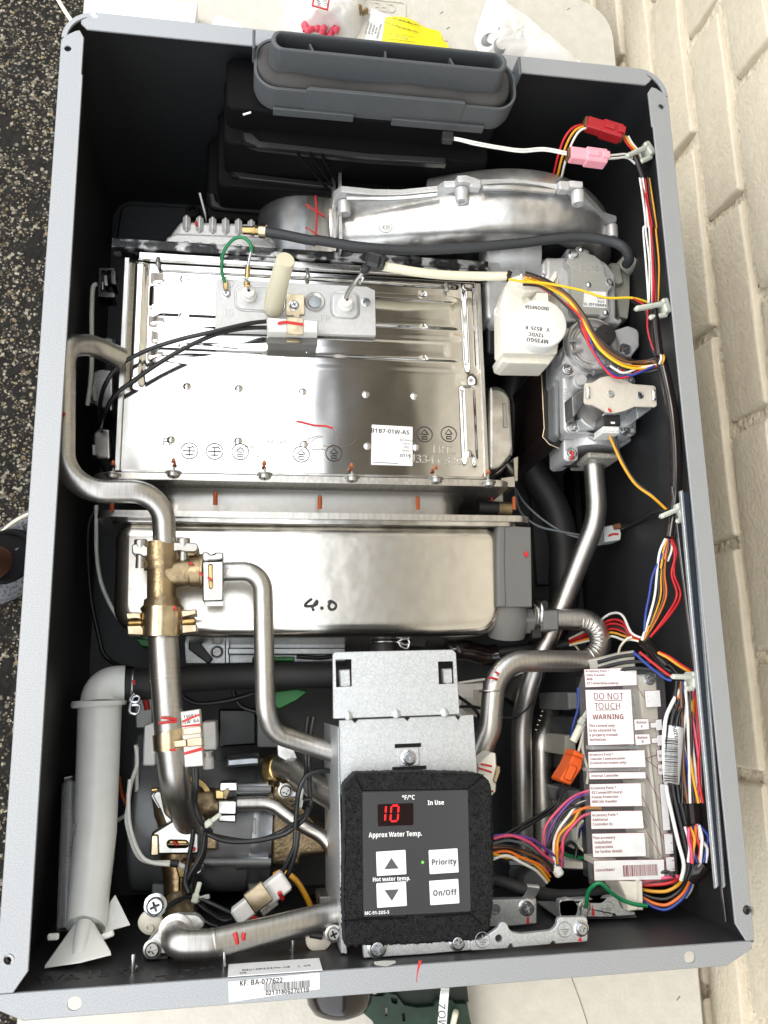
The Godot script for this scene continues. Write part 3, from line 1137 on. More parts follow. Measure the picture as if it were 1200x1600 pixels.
func chamber() -> void:
	var c := group_of("combustion_chamber", heater, "bright pressed steel combustion chamber cover with ribs, stamps and a paper label")
	obj("cover", field(-192.0, -178.0, 92.0, -6.0, 300, 190, chamber_height), M.mirror_steel, c)
	# folded sides of the cover and the box below it
	obj("side_flange", prism(rect(-196.5, -181, -192.2, -5), 60.0, 165.0, 0.6), M.satin_steel, c)
	obj("side_flange", prism(rect(92.2, -177, 96.0, -5), 60.0, 164.0, 0.6), M.satin_steel, c)
	obj("box", prism(rect(-191, -176, 91, -7), 20.0, 158.0), M.steel, c)
	obj("upper_strip", prism(rect(-186, -186.5, 94, -179.0), 60.0, 166.0, 1.2), M.steel, c)
	obj("edge_strip", prism(rect(-191.5, -7.0, 92.0, -4.6), 60.0, 163.6, 0.4), M.steel, c)
	dimples(c)
	# black painted bar across the top, its paint scuffed through
	var bar := begin()
	var rows := []
	var n := FastNoiseLite.new()
	n.seed = 12
	n.frequency = 0.06
	for k in 30:
		var x := -206.0 + 308.0 * k / 29.0
		var w := 0.7 * n.get_noise_1d(x)
		rows.append([v(x, 150, -195.5), v(x, 167 + w, -195.8), v(x, 168.4 + w, -194.6), v(x, 168.4 + w, -188.2 + w), v(x, 167.2, -187.2 + w), v(x, 150, -187)])
	loft_into(bar, rows)
	obj("top_bar", done(bar), M.scuffed_paint, c)
	obj("lower_bar", prism(rect(-122, -187.2, -62, -183.2), 158.0, 167.2, 0.8), M.scuffed_paint, c)
	obj("lower_bar", prism(rect(12, -187.2, 104, -182.0), 150.0, 168.6, 0.8), M.scuffed_paint, c)
	obj("hook", pipe([v(34.2, 168, -192.8), v(34.7, 176, -190.2), v(40.7, 176, -189.4), v(43, 170, -189.3)], 1.6, 3.0, 8), M.black_plastic, c)
	for q in [v(-51, 166, -178), v(-170.2, 166, -181.1), v(65.5, 166, -173.4)]:
		obj("stud", lathe([[1.6, 0.0], [1.6, 5.0], [2.0, 5.2], [2.0, 7.5], [1.2, 9.0], [0.0, 9.0]], along(q, Vector3(0, 0.35, 1)), 12), M.dull_steel, c)
	# plate that carries the electrodes
	var pl := group_of("electrode_plate", heater, "dull aluminium plate with the igniter and flame rod electrodes")
	var x0 := -124.3
	var x1 := 4.6
	obj("plate", prism(rounded(q2([[x0, -165.5], [x0 + 122, -166], [x1, -163.0], [x1, -123.0], [x0, -120.0]]), 1.0), 164.0, 167.4, 0.4), M.cast_alu, pl)
	obj("raised_pad", pillow(rounded(q2([[-108.6, -159.3], [-71.4, -160.1], [-69.4, -139], [-108, -139.4]]), 5.5), 167.0, 169.4, 1.6), M.cast_alu, pl)
	obj("raised_pad", pillow(rounded(q2([[-31.4, -158.3], [-10.3, -159.6], [-9.6, -137], [-31.6, -136.6]]), 5.5), 167.0, 169.4, 1.6), M.cast_alu, pl)
	obj("pad_rim", prism(rounded(q2([[-109.7, -161.2], [-69.7, -162.2], [-68, -138], [-109.3, -138.3]]), 6.5), 167.0, 168.0, 0.6), M.bright_alu, pl)
	obj("pad_rim", prism(rounded(q2([[-32.4, -160.3], [-8.8, -161.7], [-8.1, -136.3], [-32.9, -135.9]]), 6.5), 167.0, 168.0, 0.6), M.bright_alu, pl)
	var eye := v(-45.4, 167.4, -149.5)
	obj("sight_glass_ring", lathe([[8.4, 0.0], [8.2, 1.4], [7.2, 2.2], [5.8, 1.6], [4.9, 0.5], [4.7, 0.2]], along(eye, Vector3.UP), 32), M.bright_alu, pl)
	obj("sight_glass", lathe([[4.8, 0.0], [4.8, 0.6], [0.0, 0.7]], along(eye, Vector3.UP), 28), M.grey_steel, pl)
	screw(pl, v(-3, 167.4, -151.9), Vector3.UP, 3.1)
	screw(pl, v(-116.3, 167.4, -152.6), Vector3.UP, 3.0, M.zinc, 0.9)
	lettering("IG", 5.6, v(-113, 167.5, -136.5), Vector3(1, 0, 0.04), Vector3.FORWARD, M.dull_steel, pl, "stamped_lettering", 0.1)
	lettering("FP", 5.6, v(-36.6, 167.5, -135.5), Vector3(1, 0, 0.04), Vector3.FORWARD, M.dull_steel, pl, "stamped_lettering", 0.1)
	obj("earth_mark", tube([v(-116.5, 167.5, -163.3), v(-112.1, 167.5, -164.7), v(-110.4, 167.5, -161.4), v(-112.7, 167.5, -158.3), v(-115.4, 167.5, -158.5)], 0.16, 4, 4), M.dull_steel, pl)
	# electrodes: ceramic collars and their terminals
	for k in 2:
		var b := v(-98.4, 169, -151) if k == 0 else v(-20.3, 169, -147.7)
		obj("ceramic", lathe([[6.2, 0.0], [6.2, 3.0], [5.6, 3.6], [5.2, 3.8], [5.0, 9.0], [4.2, 9.8], [1.2, 9.9]], along(b, Vector3.UP), 24), M.ceramic, pl)
	obj("terminal", pipe([v(-99.1, 178, -153.1), v(-99.9, 186, -156.3), v(-99.4, 194, -164.3), v(-97.2, 198, -173.7)], 1.1, 4.0, 8), M.zinc, pl)
	obj("terminal_sleeve", pipe([v(-99.7, 188, -157.5), v(-99.4, 193, -164.3)], 2.0, 4.0, 10), M.brass, pl)
	obj("terminal_clip", box(Vector3(5.0, 2.2, 5.4), 0.6, Transform3D(Basis(Vector3.RIGHT, -0.3), v(-99.8, 183, -154.2))), M.brass, pl)
	obj("rod", pipe([v(-21.4, 178, -148.9), v(-20.2, 186, -150.9), v(-16.3, 196, -153.8), v(-10.9, 204, -158.4)], 1.8, 12.0, 10), M.dull_steel, pl)
	obj("rod_clip", tube([v(-15.6, 196, -152.8), v(-13.1, 200, -155.6), v(-10, 202, -155.5), v(-11.6, 199, -153.3), v(-12.1, 196, -153.7)], 0.9, 6, 4), M.zinc, pl)
	# earth lead
	wire("earth_wire", [v(-117.2, 171, -160.5), v(-119.8, 175, -168.5), v(-118.5, 184, -179.4), v(-111.5, 192, -186.4), v(-104.1, 196, -186.8), v(-98, 197, -181.8), v(-96.6, 197, -173.7)], 1.4, M.w_green, heater, "short green earth wire bent over the electrode plate")
	obj("wire_terminal", box(Vector3(3.6, 1.6, 9.0), 0.5, Transform3D(Basis(Vector3.UP, 0.08), v(-116.8, 171, -159.2))), M.brass, pl)
	obj("silicone_cap", loft(sweep_rings([v(-79.5, 167, -139.5), v(-79.4, 168, -139.8), v(-79, 171, -140.6), v(-78.3, 180, -143), v(-74.5, 205, -150.5), v(-71.5, 221.5, -156), v(-71.4, 222, -156.1)], [4.0, 6.6, 7.7, 7.8, 7.4, 7.1, 6.6], 24)), M.silicone, heater).set_meta("label", "pale yellow silicone cap standing over an electrode")
	obj("electrode_core", pipe([v(-79.3, 169, -140.0), v(-75, 200, -148.5)], 2.2, 4.0, 10), M.cast_alu, pl)
	obj("red_mark", pipe([v(-81.6, 196, -155.5), v(-78, 197, -154.9), v(-74.4, 196, -155.5)], 0.9, 3.0, 6), M.marker_red, pl)
	# thermal fuse connector under a gold clip
	var fu := group_of("fuse_connector", heater, "white connector held by a gold clip, marked with a red stroke")
	obj("housing", prism(q2([[-83.5, -126.8], [-43.6, -126.4], [-44.3, -115.6], [-82.9, -114.3]]), 168.0, 184.0, 1.0), M.white_plastic, fu)
	obj("base", prism(q2([[-83, -117.5], [-43.6, -118.4], [-44, -109.7], [-82.6, -108.9]]), 160.0, 174.0, 0.6), M.felt, fu)
	obj("end_cap", prism(q2([[-84.3, -125.6], [-81, -126.3], [-80.9, -115.1], [-83.5, -115.5]]), 170.0, 183.0, 0.6), M.ivory_plastic, fu)
	obj("clip", prism(rounded(q2([[-68.5, -154.8], [-54, -154.9], [-53.7, -137.1], [-57.6, -137.2], [-57.6, -134.3], [-62.6, -134], [-62.3, -136.2], [-68.7, -135.5]]), 0.8), 168.0, 169.4, 0.3), M.gold_clip, fu)
	obj("clip_band", prism(q2([[-68.8, -127.4], [-55.8, -127], [-55.8, -113], [-68.7, -113.1]]), 183.0, 185.2, 0.4), M.gold_clip, fu)
	obj("clip_tail", prism(rounded(q2([[-69, -112.8], [-57.2, -112.7], [-57.2, -110.2], [-68.9, -110.3]]), 0.8), 172.0, 176.4, 0.5), M.gold_clip, fu)
	screw(fu, v(-62.1, 169.4, -144.7), Vector3.UP, 3.4)
	obj("red_stroke", prism(q2([[-76.3, -121.4], [-74.7, -122.9], [-69.4, -123.9], [-55.7, -122.5], [-55.7, -120], [-69.4, -121.4], [-75.3, -120]]), 185.2, 185.35), M.marker_red, fu)
	wire("wire", [v(-82.5, 178, -126.4), v(-84.2, 178, -125.9), v(-99.1, 182, -121.2), v(-124.9, 184, -112.4), v(-150.7, 180, -106.3), v(-174.6, 176, -98.1), v(-195.2, 172, -86.6), v(-205.7, 166, -73.3), v(-211.4, 150, -65), v(-214.9, 130, -54)], 1.75, M.w_black, heater)
	wire("wire", [v(-82.4, 176, -120.4), v(-84.1, 176, -121.4), v(-102.3, 179, -118.4), v(-121.8, 180, -112.5), v(-144.2, 178, -101.7), v(-166.4, 175, -87.7), v(-185.2, 172, -73.6), v(-197.9, 168, -63.9), v(-207.1, 155, -52.9), v(-213.8, 130, -50.4)], 1.75, M.w_black, heater)
	# stamped marks and label on the cover
	var lb := group_of("cover_label", heater, "small white part label on the chamber cover")
	obj("paper", prism(q2([[0.6, -48.4], [33.8, -47.5], [32.9, -14.9], [-0.5, -15.2]]), 162.35, 162.7), M.label, lb)
	lettering("B1B7-01W-AS", 3.6, v(15.4, 162.8, -43.1), Vector3(1, 0, 0.03), Vector3.FORWARD, M.print, lb, "lettering", 0.08)
	lettering("80180603\nT 8013\n[00]\n180627", 1.5, v(28.1, 162.8, -31.7), Vector3(1, 0, 0.03), Vector3.FORWARD, M.print_grey, lb, "lettering", 0.08)
	lettering("0119", 2.8, v(27.3, 162.8, -23.1), Vector3(1, 0, 0.03), Vector3.FORWARD, M.print, lb, "lettering", 0.08)
	obj("grey_line", prism(q2([[1.2, -17.6], [21.3, -16.9], [21.3, -16.1], [1.2, -16.8]]), 162.7, 162.78), M.print_grey, lb)
	for q in [v(-141.8, 162.5, -22.9), v(-122.7, 162.5, -23), v(-103.1, 162.5, -23.2), v(-55.9, 162.5, -22.4), v(-30.1, 162.5, -23.8), v(43.7, 162.5, -41.7), v(63.8, 162.5, -42.5)]:
		ink_stamp(c, q)
	lettering("FL", 6.0, v(-158, 162.5, -29.9), Vector3(1, 0, 0.02), Vector3.FORWARD, M.print_grey, c, "stamped_lettering", 0.06)
	obj("stamped_arrow", tube([v(-169.7, 162.5, -29.8), v(-164.8, 162.5, -33.7), v(-164.2, 162.5, -25.5), v(-169.7, 162.5, -29.8)], 0.16, 4, 1), M.print_grey, c)
	lettering("LRT2", 6.5, v(60, 162.5, -29.3), Vector3(1, 0, 0.03), Vector3.FORWARD, M.satin_steel, c, "pressed_lettering", 0.5)
	lettering("U334-C329", 6.5, v(52.1, 162.5, -20.7), Vector3(1, 0, 0.03), Vector3.FORWARD, M.satin_steel, c, "pressed_lettering", 0.5)
	obj("red_stroke", prism(q2([[-59.8, -50], [-56.4, -49.7], [-45.3, -47], [-36, -46.9], [-30.4, -45.1], [-30.8, -43.9], [-36.7, -45.7], [-45.7, -45.8], [-56.4, -48.2], [-59.8, -48.8]]), 162.3, 162.62), M.marker_red, c)
	scorch(c)


func dimples(c: Node) -> void:
	for q in [v(-145, 162, -75.1), v(-105, 162, -74.9), v(-54.6, 162, -74.2), v(-3.8, 162, -74), v(36.1, 162, -74.2), v(-155.8, 162, -31.2), v(-104.8, 162, -31.8), v(-53.6, 162, -30.6), v(-3.2, 162, -30.7), v(36.5, 162, -30.8), v(79.5, 162, -26)]:
		var y := chamber_height(q.x / MM, q.z / MM)
		obj("dimple", lathe([[3.4, -0.2], [2.6, 0.5], [1.6, 1.1], [0.7, 1.35], [0.0, 1.4]], along(Vector3(q.x, y * MM, q.z), Vector3.UP), 20), M.steel, c)
	for q in [v(45.2, 166, -164.4), v(45, 166, -133.4), v(44.7, 166, -106), v(-149.3, 166, -165.3), v(-149.2, 166, -133), v(-149.2, 166, -107.6), v(-51.8, 166, -107.4)]:
		var y := chamber_height(q.x / MM, q.z / MM)
		obj("weld_spot", lathe([[4.4, -0.6], [4.2, 0.12], [3.7, 0.16], [3.5, 0.02], [1.7, 0.02], [1.5, 0.4], [0.9, 0.5], [0.0, 0.1]], along(Vector3(q.x, y * MM, q.z), Vector3.UP), 20), M.mirror_steel, c)


# a round inked inspection stamp: a ring and a few strokes
func ink_stamp(parent: Node, at: Vector3) -> void:
	var st := begin()
	var r := RandomNumberGenerator.new()
	r.seed = int(at.x * 100000.0) + 7
	var ring := []
	for k in 25:
		ring.append(at + Vector3(cos(TAU * k / 24.0), 0, sin(TAU * k / 24.0)) * 6.4 * MM)
	loft_into(st, sweep_rings(ring, 0.32, 4))
	var strokes := [[[-3, 0], [0, -4], [3, 0]], [[-2, 0.2], [2, 0.2]], [[-2, 2], [2, 2], [2, 4], [-2, 4], [-2, 2]]] if r.randf() < 0.6 else [[[-5, 0], [5, 0]], [[-2, -3], [2, -3]], [[0, -3], [0, 4]], [[-3, 3], [3, 3]], [[2, -4], [4, -2]]]
	for s in strokes:
		var path := []
		for q in s:
			path.append(at + v(q[0], 0, q[1]))
		loft_into(st, sweep_rings(path, 0.38, 4))
	obj("ink_stamp", done(st), M.marker_black, parent)


# brown heat tint and drips among the stamps
func scorch(c: Node) -> void:
	var r := RandomNumberGenerator.new()
	r.seed = 3
	for q in [v(-93.5, 162.4, -25.4), v(-78.7, 162.4, -26.8), v(-56.2, 162.4, -32.7), v(-31, 162.4, -25)]:
		for k in 4:
			var path := []
			var p: Vector3 = q + v(r.randf_range(-9, 9), 0.0, r.randf_range(-6, 6))
			var d := Vector3(r.randf_range(-1, 1), 0, r.randf_range(-0.4, 0.4)).normalized()
			for s in 6:
				path.append(p)
				p += d * 3.0 * MM
				d = d.rotated(Vector3.UP, r.randf_range(-0.5, 0.5))
			obj("scorch_line", loft(sweep_rings(path, 0.16, 4)), M.stain, c)


# an outline raised with a softly rounded upper edge of radius r
func pillow(poly: PackedVector2Array, y0: float, y1: float, r: float, seg := 5) -> ArrayMesh:
	var st := begin()
	y0 += lift
	y1 += lift
	var rings := []
	for h in [y0, y1 - r]:
		var ring := []
		for p in poly:
			ring.append(Vector3(p.x, h * MM, p.y))
		rings.append(ring)
	for k in range(1, seg + 1):
		var a := PI / 2 * k / seg
		var q := inset(poly, r * (1.0 - cos(a)) * MM)
		var ring := []
		for p in q:
			ring.append(Vector3(p.x, (y1 - r + r * sin(a)) * MM, p.y))
		rings.append(ring)
	loft_into(st, rings, false, false)
	var top := inset(poly, r * MM)
	var idx := ears(top)
	if idx.is_empty():
		var c := Vector3.ZERO
		for p in top:
			c += Vector3(p.x, y1 * MM, p.y) / float(top.size())
		for i in top.size():
			var a := top[i]
			var b := top[(i + 1) % top.size()]
			tri(st, c, Vector3(a.x, y1 * MM, a.y), Vector3(b.x, y1 * MM, b.y), Vector3.UP, Vector3.UP, Vector3.UP)
	for i in range(0, idx.size(), 3):
		var t := []
		for e in 3:
			t.append(Vector3(top[idx[i + e]].x, y1 * MM, top[idx[i + e]].y))
		tri(st, t[0], t[1], t[2], Vector3.UP, Vector3.UP, Vector3.UP)
	return done(st)

# ---------------------------------------------------------------- heat exchangers
func exchangers() -> void:
	var c := group_of("heat_exchanger_neck", heater, "dull steel neck between the bright chamber and the lower exchanger")
	# upper flange: a thin upright plate with rounded upper corners, screws through it
	var stand := Transform3D(Basis(Vector3.RIGHT, Vector3.BACK, Vector3.DOWN), Vector3.ZERO)
	obj("upper_flange", prism(rounded(q2([[-212, -170.5], [112, -170.5], [112, -20], [-212, -20]]), [14, 12, 0, 0], 7), -2.6, 2.6, 0.8, [], stand), M.satin_steel, c)
	# neck: narrowing channel
	var rows := []
	for q in [[2.6, 0.0], [4.0, 1.6], [6.0, 3.6], [10.0, 6.0], [16.0, 6.4], [22.0, 6.4]]:
		rows.append([v(-180 + q[1], 10, q[0]), v(-178 + q[1], 120, q[0]), v(-168 + q[1], 138 - q[1], q[0]), v(-150, 146 - q[1], q[0]), v(60, 146 - q[1], q[0]), v(78 - q[1], 138 - q[1], q[0]), v(86 - q[1], 120, q[0]), v(88 - q[1], 10, q[0])])
	obj("neck", loft(rows, false, false, false), M.dull_steel, c)
	for q in [v(-194.7, 181.9, 2.6), v(-150.6, 190.8, 2.6), v(-84.7, 191.2, 2.6), v(-19.1, 188.6, 2.6), v(45.8, 188.9, 2.6), v(89.7, 181.4, 2.6)]:
		screw(c, q, Vector3(0, 0.1, 1), 4.6, M.dull_steel, 0.1)
	for q in [v(-197.1, 168, -12.1), v(-152.9, 168, -15), v(-84.7, 168, -14.9), v(-16.7, 168, -14.5), v(50.5, 168, -14.6), v(93.9, 168, -12.1)]:
		thread(c, q, 2.2)
	var h := group_of("secondary_exchanger", heater, "large pale steel exchanger box marked 4.0 in black pen")
	obj("lower_flange", prism(rounded(q2([[-211, -153], [134, -153], [134, -20], [-211, -20]]), [14, 12, 0, 0], 7), 22.5, 27.5, 0.8, [], stand), M.satin_steel, h)
	obj("flange_lip", prism(rounded(q2([[-200, -150.5], [124, -150.5], [124, -20], [-200, -20]]), [14, 12, 0, 0], 7), 27.5, 31.0, 1.0, [], stand), M.steel, h)
	var body := rounded(q2([[-198, 29.5], [110, 29.5], [108, 118], [60, 119.5], [-120, 118], [-196, 114]]), [13, 13, 22, 60, 60, 22], 8)
	obj("body", pillow(body, 12.0, 146.0, 12.0, 8), M.tank_steel, h)
	for q in [v(-121.4, 158, 15), v(-41, 158, 17), v(37.1, 158, 16.3), v(117.1, 158, 15), v(-198.4, 154, 19.8)]:
		thread(c, q, 9.5)
	# felt pads on its right end
	obj("felt_pad", pillow(q2([[105.5, 29.9], [133.9, 30.8], [131.2, 96.8], [102.3, 96.3]]), 30.0, 148.0, 1.0, 2), M.felt, h)
	obj("felt_fold", pillow(q2([[106, 30.2], [111.6, 30.5], [109.8, 58.2], [109, 95.9], [102.8, 95.9]]), 120.0, 149.0, 1.0, 2), M.felt, h)
	obj("felt_roll", loft(sweep_rings([v(115.6, 128, 95.7), v(115.6, 128, 106.1), v(115.6, 124, 118.6)], [17, 18, 15], 20)), M.felt, h)
	obj("felt_roll", box(Vector3(30, 36, 20), 9.0, Transform3D(Basis.IDENTITY, v(130.7, 122, 106.4))), M.felt, h)
	obj("red_mark", prism(rounded(q2([[125.9, 52.5], [129, 51.3], [130.2, 54.8], [127.3, 56.4]]), 0.5), 148.0, 149.3), M.marker_red, h)
	# 4.0 written by hand
	obj("pen_mark", loft(sweep_rings(spline([v(-46.5, 146.2, 89.5), v(-50.9, 146.2, 93.1), v(-51.3, 146.2, 95.3), v(-44, 146.2, 94.6), v(-42.2, 146.2, 92)], 4), 1.1, 6)), M.marker_black, h)
	obj("pen_mark", loft(sweep_rings([v(-42.1, 146.2, 90.6), v(-46.2, 146.2, 96), v(-45.1, 146.2, 99)], 1.2, 6)), M.marker_black, h)
	obj("pen_mark", lathe([[1.5, 0.0], [1.3, 0.4], [0.0, 0.5]], along(v(-38.7, 146.1, 96.8), Vector3.UP), 12), M.marker_black, h)
	obj("pen_mark", loft(sweep_rings(spline([v(-31.5, 146.2, 91.7), v(-33.4, 146.2, 95), v(-31.9, 146.2, 97.9), v(-28.6, 146.2, 97.2), v(-27.9, 146.2, 93.9), v(-31.9, 146.2, 91.3), v(-33.7, 146.2, 92.8)], 4), 1.1, 6)), M.marker_black, h)
	# bright round header caps at both ends of the chamber
	var hd := group_of("header_caps", heater, "rounded bright steel header caps beside the chamber")
	obj("cap", pillow(rounded(q2([[104.4, -94.4], [115.3, -94.1], [120.9, -91.6], [125.9, -84.8], [126.1, -39], [124.2, -31.5], [113.5, -19.6], [100.4, -17.9]]), [5, 12, 12, 16, 16, 14, 14, 5], 6), 70.0, 142.0, 4.6, 6), M.steel, hd)
	obj("cap_rim", pillow(rounded(q2([[108.3, -101], [121.8, -100.7], [133, -92.1], [132.6, -41.4], [119.6, -20.1], [104, -17.9]]), [5, 12, 20, 16, 20, 5], 6), 60.0, 122.0, 3.0, 4), M.satin_steel, hd)
	obj("cap_slot", prism(q2([[116.6, -78.3], [120, -78.1], [120.3, -55.6], [116.2, -55.9]]), 141.0, 142.6, 0.6), M.dull_steel, hd)
	obj("cap", pillow(rounded(q2([[-226.4, -99], [-218.2, -102.7], [-206.3, -101.7], [-204.6, -64.8], [-221.6, -69.7], [-226.7, -78.7]]), [10, 10, 3, 3, 10, 10], 6), 50.0, 124.0, 2.8, 6), M.steel, hd)
	obj("cap", pillow(rounded(q2([[-221.2, -48.8], [-214.4, -51.8], [-206.5, -50.9], [-204.4, -24.7], [-217.5, -25.4], [-221.2, -30.9]]), [8, 10, 3, 3, 10, 8], 6), 50.0, 124.0, 2.8, 6), M.steel, hd)
	obj("cap_slot", prism(q2([[-223, -87.1], [-219.6, -87.2], [-218.3, -72.7], [-221.3, -73.5]]), 122.0, 125.0, 0.5), M.dull_steel, hd)
	obj("cap_slot", prism(q2([[-220.7, -36.9], [-217.6, -37], [-216.8, -27.7], [-219.9, -28]]), 122.0, 125.0, 0.5), M.dull_steel, hd)
	# small thermostat in a bright clip on the left of the chamber
	var th := group_of("thermostat", heater, "small thermostat in a bright folded clip left of the chamber")
	obj("clip", prism(q2([[-217.8, -156.6], [-204.2, -156.5], [-204, -151.5], [-217.9, -152]]), 136.0, 152.0, 0.8), M.mirror_steel, th)
	obj("clip", prism(q2([[-218.5, -177.9], [-205.5, -178], [-204.7, -175.2], [-218, -175.3]]), 136.0, 152.0, 0.8), M.mirror_steel, th)
	obj("clip_arm", prism(q2([[-218.7, -177], [-216.4, -177.1], [-215.5, -158.8], [-218.2, -159]]), 130.0, 148.0, 0.5), M.mirror_steel, th)
	obj("clip_arm", prism(q2([[-209.5, -178.9], [-205.4, -177.8], [-204.5, -165], [-208.5, -165.6]]), 130.0, 148.0, 0.5), M.mirror_steel, th)
	obj("body", lathe([[6.0, 0.0], [6.0, 10.0], [4.0, 12.0], [0.0, 12.2]], along(v(-214.7, 130, -176.4), Vector3.UP), 18), M.black_plastic, th)
	obj("tongue", prism(q2([[-214.5, -172.4], [-211.9, -173.9], [-210.5, -163.7], [-213.8, -163.5]]), 140.0, 148.0, 0.5), M.steel, th)
	obj("foot", prism(q2([[-220, -170], [-215.3, -170.3], [-214.9, -162.8], [-219.3, -162.5]]), 124.0, 142.0, 0.5), M.grey_steel, th)
	wire("wire", [v(-220.7, 140, -168.6), v(-223.7, 140, -165), v(-224.1, 138, -145.3), v(-223.5, 134, -121.2), v(-223.2, 130, -95.2), v(-226.7, 120, -71.4)], 1.9, M.w_white, heater)
	obj("bracket", prism(q2([[-222.6, -131], [-206.7, -130.7], [-205.4, -119.8], [-219.7, -120.6]]), 116.0, 120.0, 0.5), M.black_plastic, th)
	screw(th, v(-213.9, 120, -126.5), Vector3.UP, 3.4, M.dull_steel)


# the pointed threaded tip of a coated screw, lying towards -z
func thread(parent: Node, at: Vector3, long: float) -> void:
	var prof := []
	var k := 0
	while k * 0.55 < long:
		prof.append([2.0 if k % 2 == 0 else 1.5, k * 0.55])
		k += 1
	prof.append([0.9, long + 1.2])
	prof.append([0.0, long + 1.6])
	obj("screw_tip", lathe(prof, along(at + v(0, 0, 3.5), Vector3(0, 0.12, -1)), 12), M.copper_screw, parent)

# ---------------------------------------------------------------- water pipes on the left
func pipes() -> void:
	var p1 := group_of("water_pipe", heater, "bright steel pipe bending from the left wall down to the brass tee")
	obj("tube", pipe([v(-193.9, 172, -92.2), v(-213.4, 188, -95.6), v(-228.3, 210, -84.9), v(-221.8, 216, 23.8), v(-156.5, 206, 20.2), v(-155, 188, 60.2)], 8.1, 28.0, 28, 10), M.pipe_steel, p1)
	obj("red_mark", pipe([v(-223.8, 222, -29.6), v(-222.2, 222, -29.1)], 1.4, 1.0, 8), M.marker_red, p1)
	# brass tee with its clamp plate
	var t := group_of("brass_tee", heater, "tarnished brass tee joining three steel pipes")
	obj("tee_body", loft(sweep_rings([v(-157.7, 186, 53.9), v(-157.3, 186, 66.6), v(-157, 186, 67.3), v(-156.9, 186, 70.2), v(-156.8, 186, 73.1), v(-156.7, 186, 73.8), v(-156.1, 186, 93.2), v(-156, 186, 94.3), v(-155.9, 186, 98), v(-155.8, 186, 100.4), v(-155.8, 186, 102.3)], [13.4, 13.4, 12.4, 12.2, 12.6, 10.6, 10.6, 12.6, 13.0, 15.0, 15.0], 28)), M.old_brass, t)
	obj("tee_arm", loft(sweep_rings([v(-156.6, 186, 76.4), v(-147.9, 186, 76), v(-138.2, 186, 75), v(-137.6, 186, 75), v(-136.9, 186, 75), v(-130.6, 186, 74.3), v(-130.2, 186, 74.3), v(-128.3, 186, 74.3)], [10.2, 10.2, 10.2, 9.6, 10.8, 11.6, 12.8, 12.8], 28)), M.old_brass, t)
	obj("clamp_plate", prism(rounded(q2([[-177.5, 56], [-169.3, 56], [-167.7, 57.6], [-156.6, 58.1], [-156.1, 54.2], [-131.5, 55], [-131.4, 61.5], [-139.8, 61.5], [-144.5, 60.6], [-168.9, 65.2], [-171.7, 63.7], [-176.6, 63.4]]), [2, 2, 1, 1, 1, 3, 3, 2, 2, 2, 2, 2]), 192.0, 195.5, 0.7), M.dull_steel, t)
	obj("clamp_ear", pillow(rounded(q2([[-177.8, 56.8], [-169.8, 56.7], [-169.5, 63.1], [-177.6, 62.6]]), 2.0), 176.0, 191.0, 1.5, 3), M.old_brass, t)
	obj("clamp_ear", pillow(rounded(q2([[-146.5, 55.5], [-131.5, 55.4], [-131, 60.6], [-133.8, 63.6], [-144.7, 64.3]]), 2.5), 176.0, 191.0, 1.5, 3), M.old_brass, t)
	for q in [v(-171.7, 196, 54.4), v(-141.9, 196, 53.1)]:
		obj("bolt", lathe([[3.6, -14.0], [3.0, -2.0], [3.0, 0.0], [7.2 * 0.62, 0.2], [4.6, 1.0], [4.6, 5.4], [4.0, 6.4], [2.2, 6.6], [2.0, 5.6], [0.0, 5.6]], along(q + v(0, -5, 4), Vector3(0, 0.25, -1)), 16), M.dull_steel, t)
	for q in [v(-173.7, 180, 62.5), v(-143.1, 180, 61.5)]:
		obj("bolt_tip", lathe([[2.2, 0.0], [2.2, 5.0], [0.0, 5.2]], along(q, Vector3(0, 0.1, 1)), 12), M.dull_steel, t)
	for q in [[v(-137.7, 197, 69.5), v(-134.5, 197, 70.8)], [v(-130.2, 199, 76.9), v(-125.5, 199, 80.7)], [v(-123.8, 202, 80.4), v(-121.2, 202, 83)], [v(-146.5, 199, 100.5), v(-144.8, 200, 103.1)]]:
		obj("red_mark", pipe(q, 0.8, 1.0, 6), M.marker_red, t)
	# quick clips
	var c2 := group_of("pipe_clip", heater, "wide nickel clip holding the tee to the pipe below it")
	clip_saddle(c2, v(-155.8, 186, 110.8), Vector3.BACK, 20.5, 17.5)
	obj("brass_tab", pillow(rounded(q2([[-179, 109.7], [-162.3, 108.8], [-162.2, 112.9], [-178.8, 112.8]]), 2.5), 184.0, 192.0, 1.5, 3), M.brass, c2)
	obj("brass_tab", pillow(rounded(q2([[-142.4, 108.6], [-131.7, 107.4], [-131.5, 112.4], [-142.3, 113]]), 2.5), 184.0, 192.0, 1.5, 3), M.brass, c2)
	obj("wing", prism(q2([[-179.6, 104.7], [-173.6, 104.2], [-169.6, 104.5], [-169.1, 109.4], [-172.5, 108.8], [-178.5, 109.4]]), 180.0, 196.0, 0.8), M.gold_clip, c2)
	obj("wing", prism(q2([[-178.3, 113.4], [-168.7, 113.2], [-167.1, 115.3], [-165.4, 120.6], [-177.4, 119.9]]), 180.0, 197.0, 0.8), M.gold_clip, c2)
	obj("wing", prism(q2([[-142.3, 103.3], [-131.6, 102.4], [-131.2, 106.2], [-141.3, 108.4]]), 180.0, 197.0, 0.8), M.gold_clip, c2)
	obj("wing", prism(q2([[-141.4, 113], [-131, 112.8], [-130.6, 118.4], [-140.9, 119.6]]), 180.0, 197.0, 0.8), M.gold_clip, c2)
	var c3 := group_of("pipe_clip", heater, "folded nickel clip on the tee's side branch")
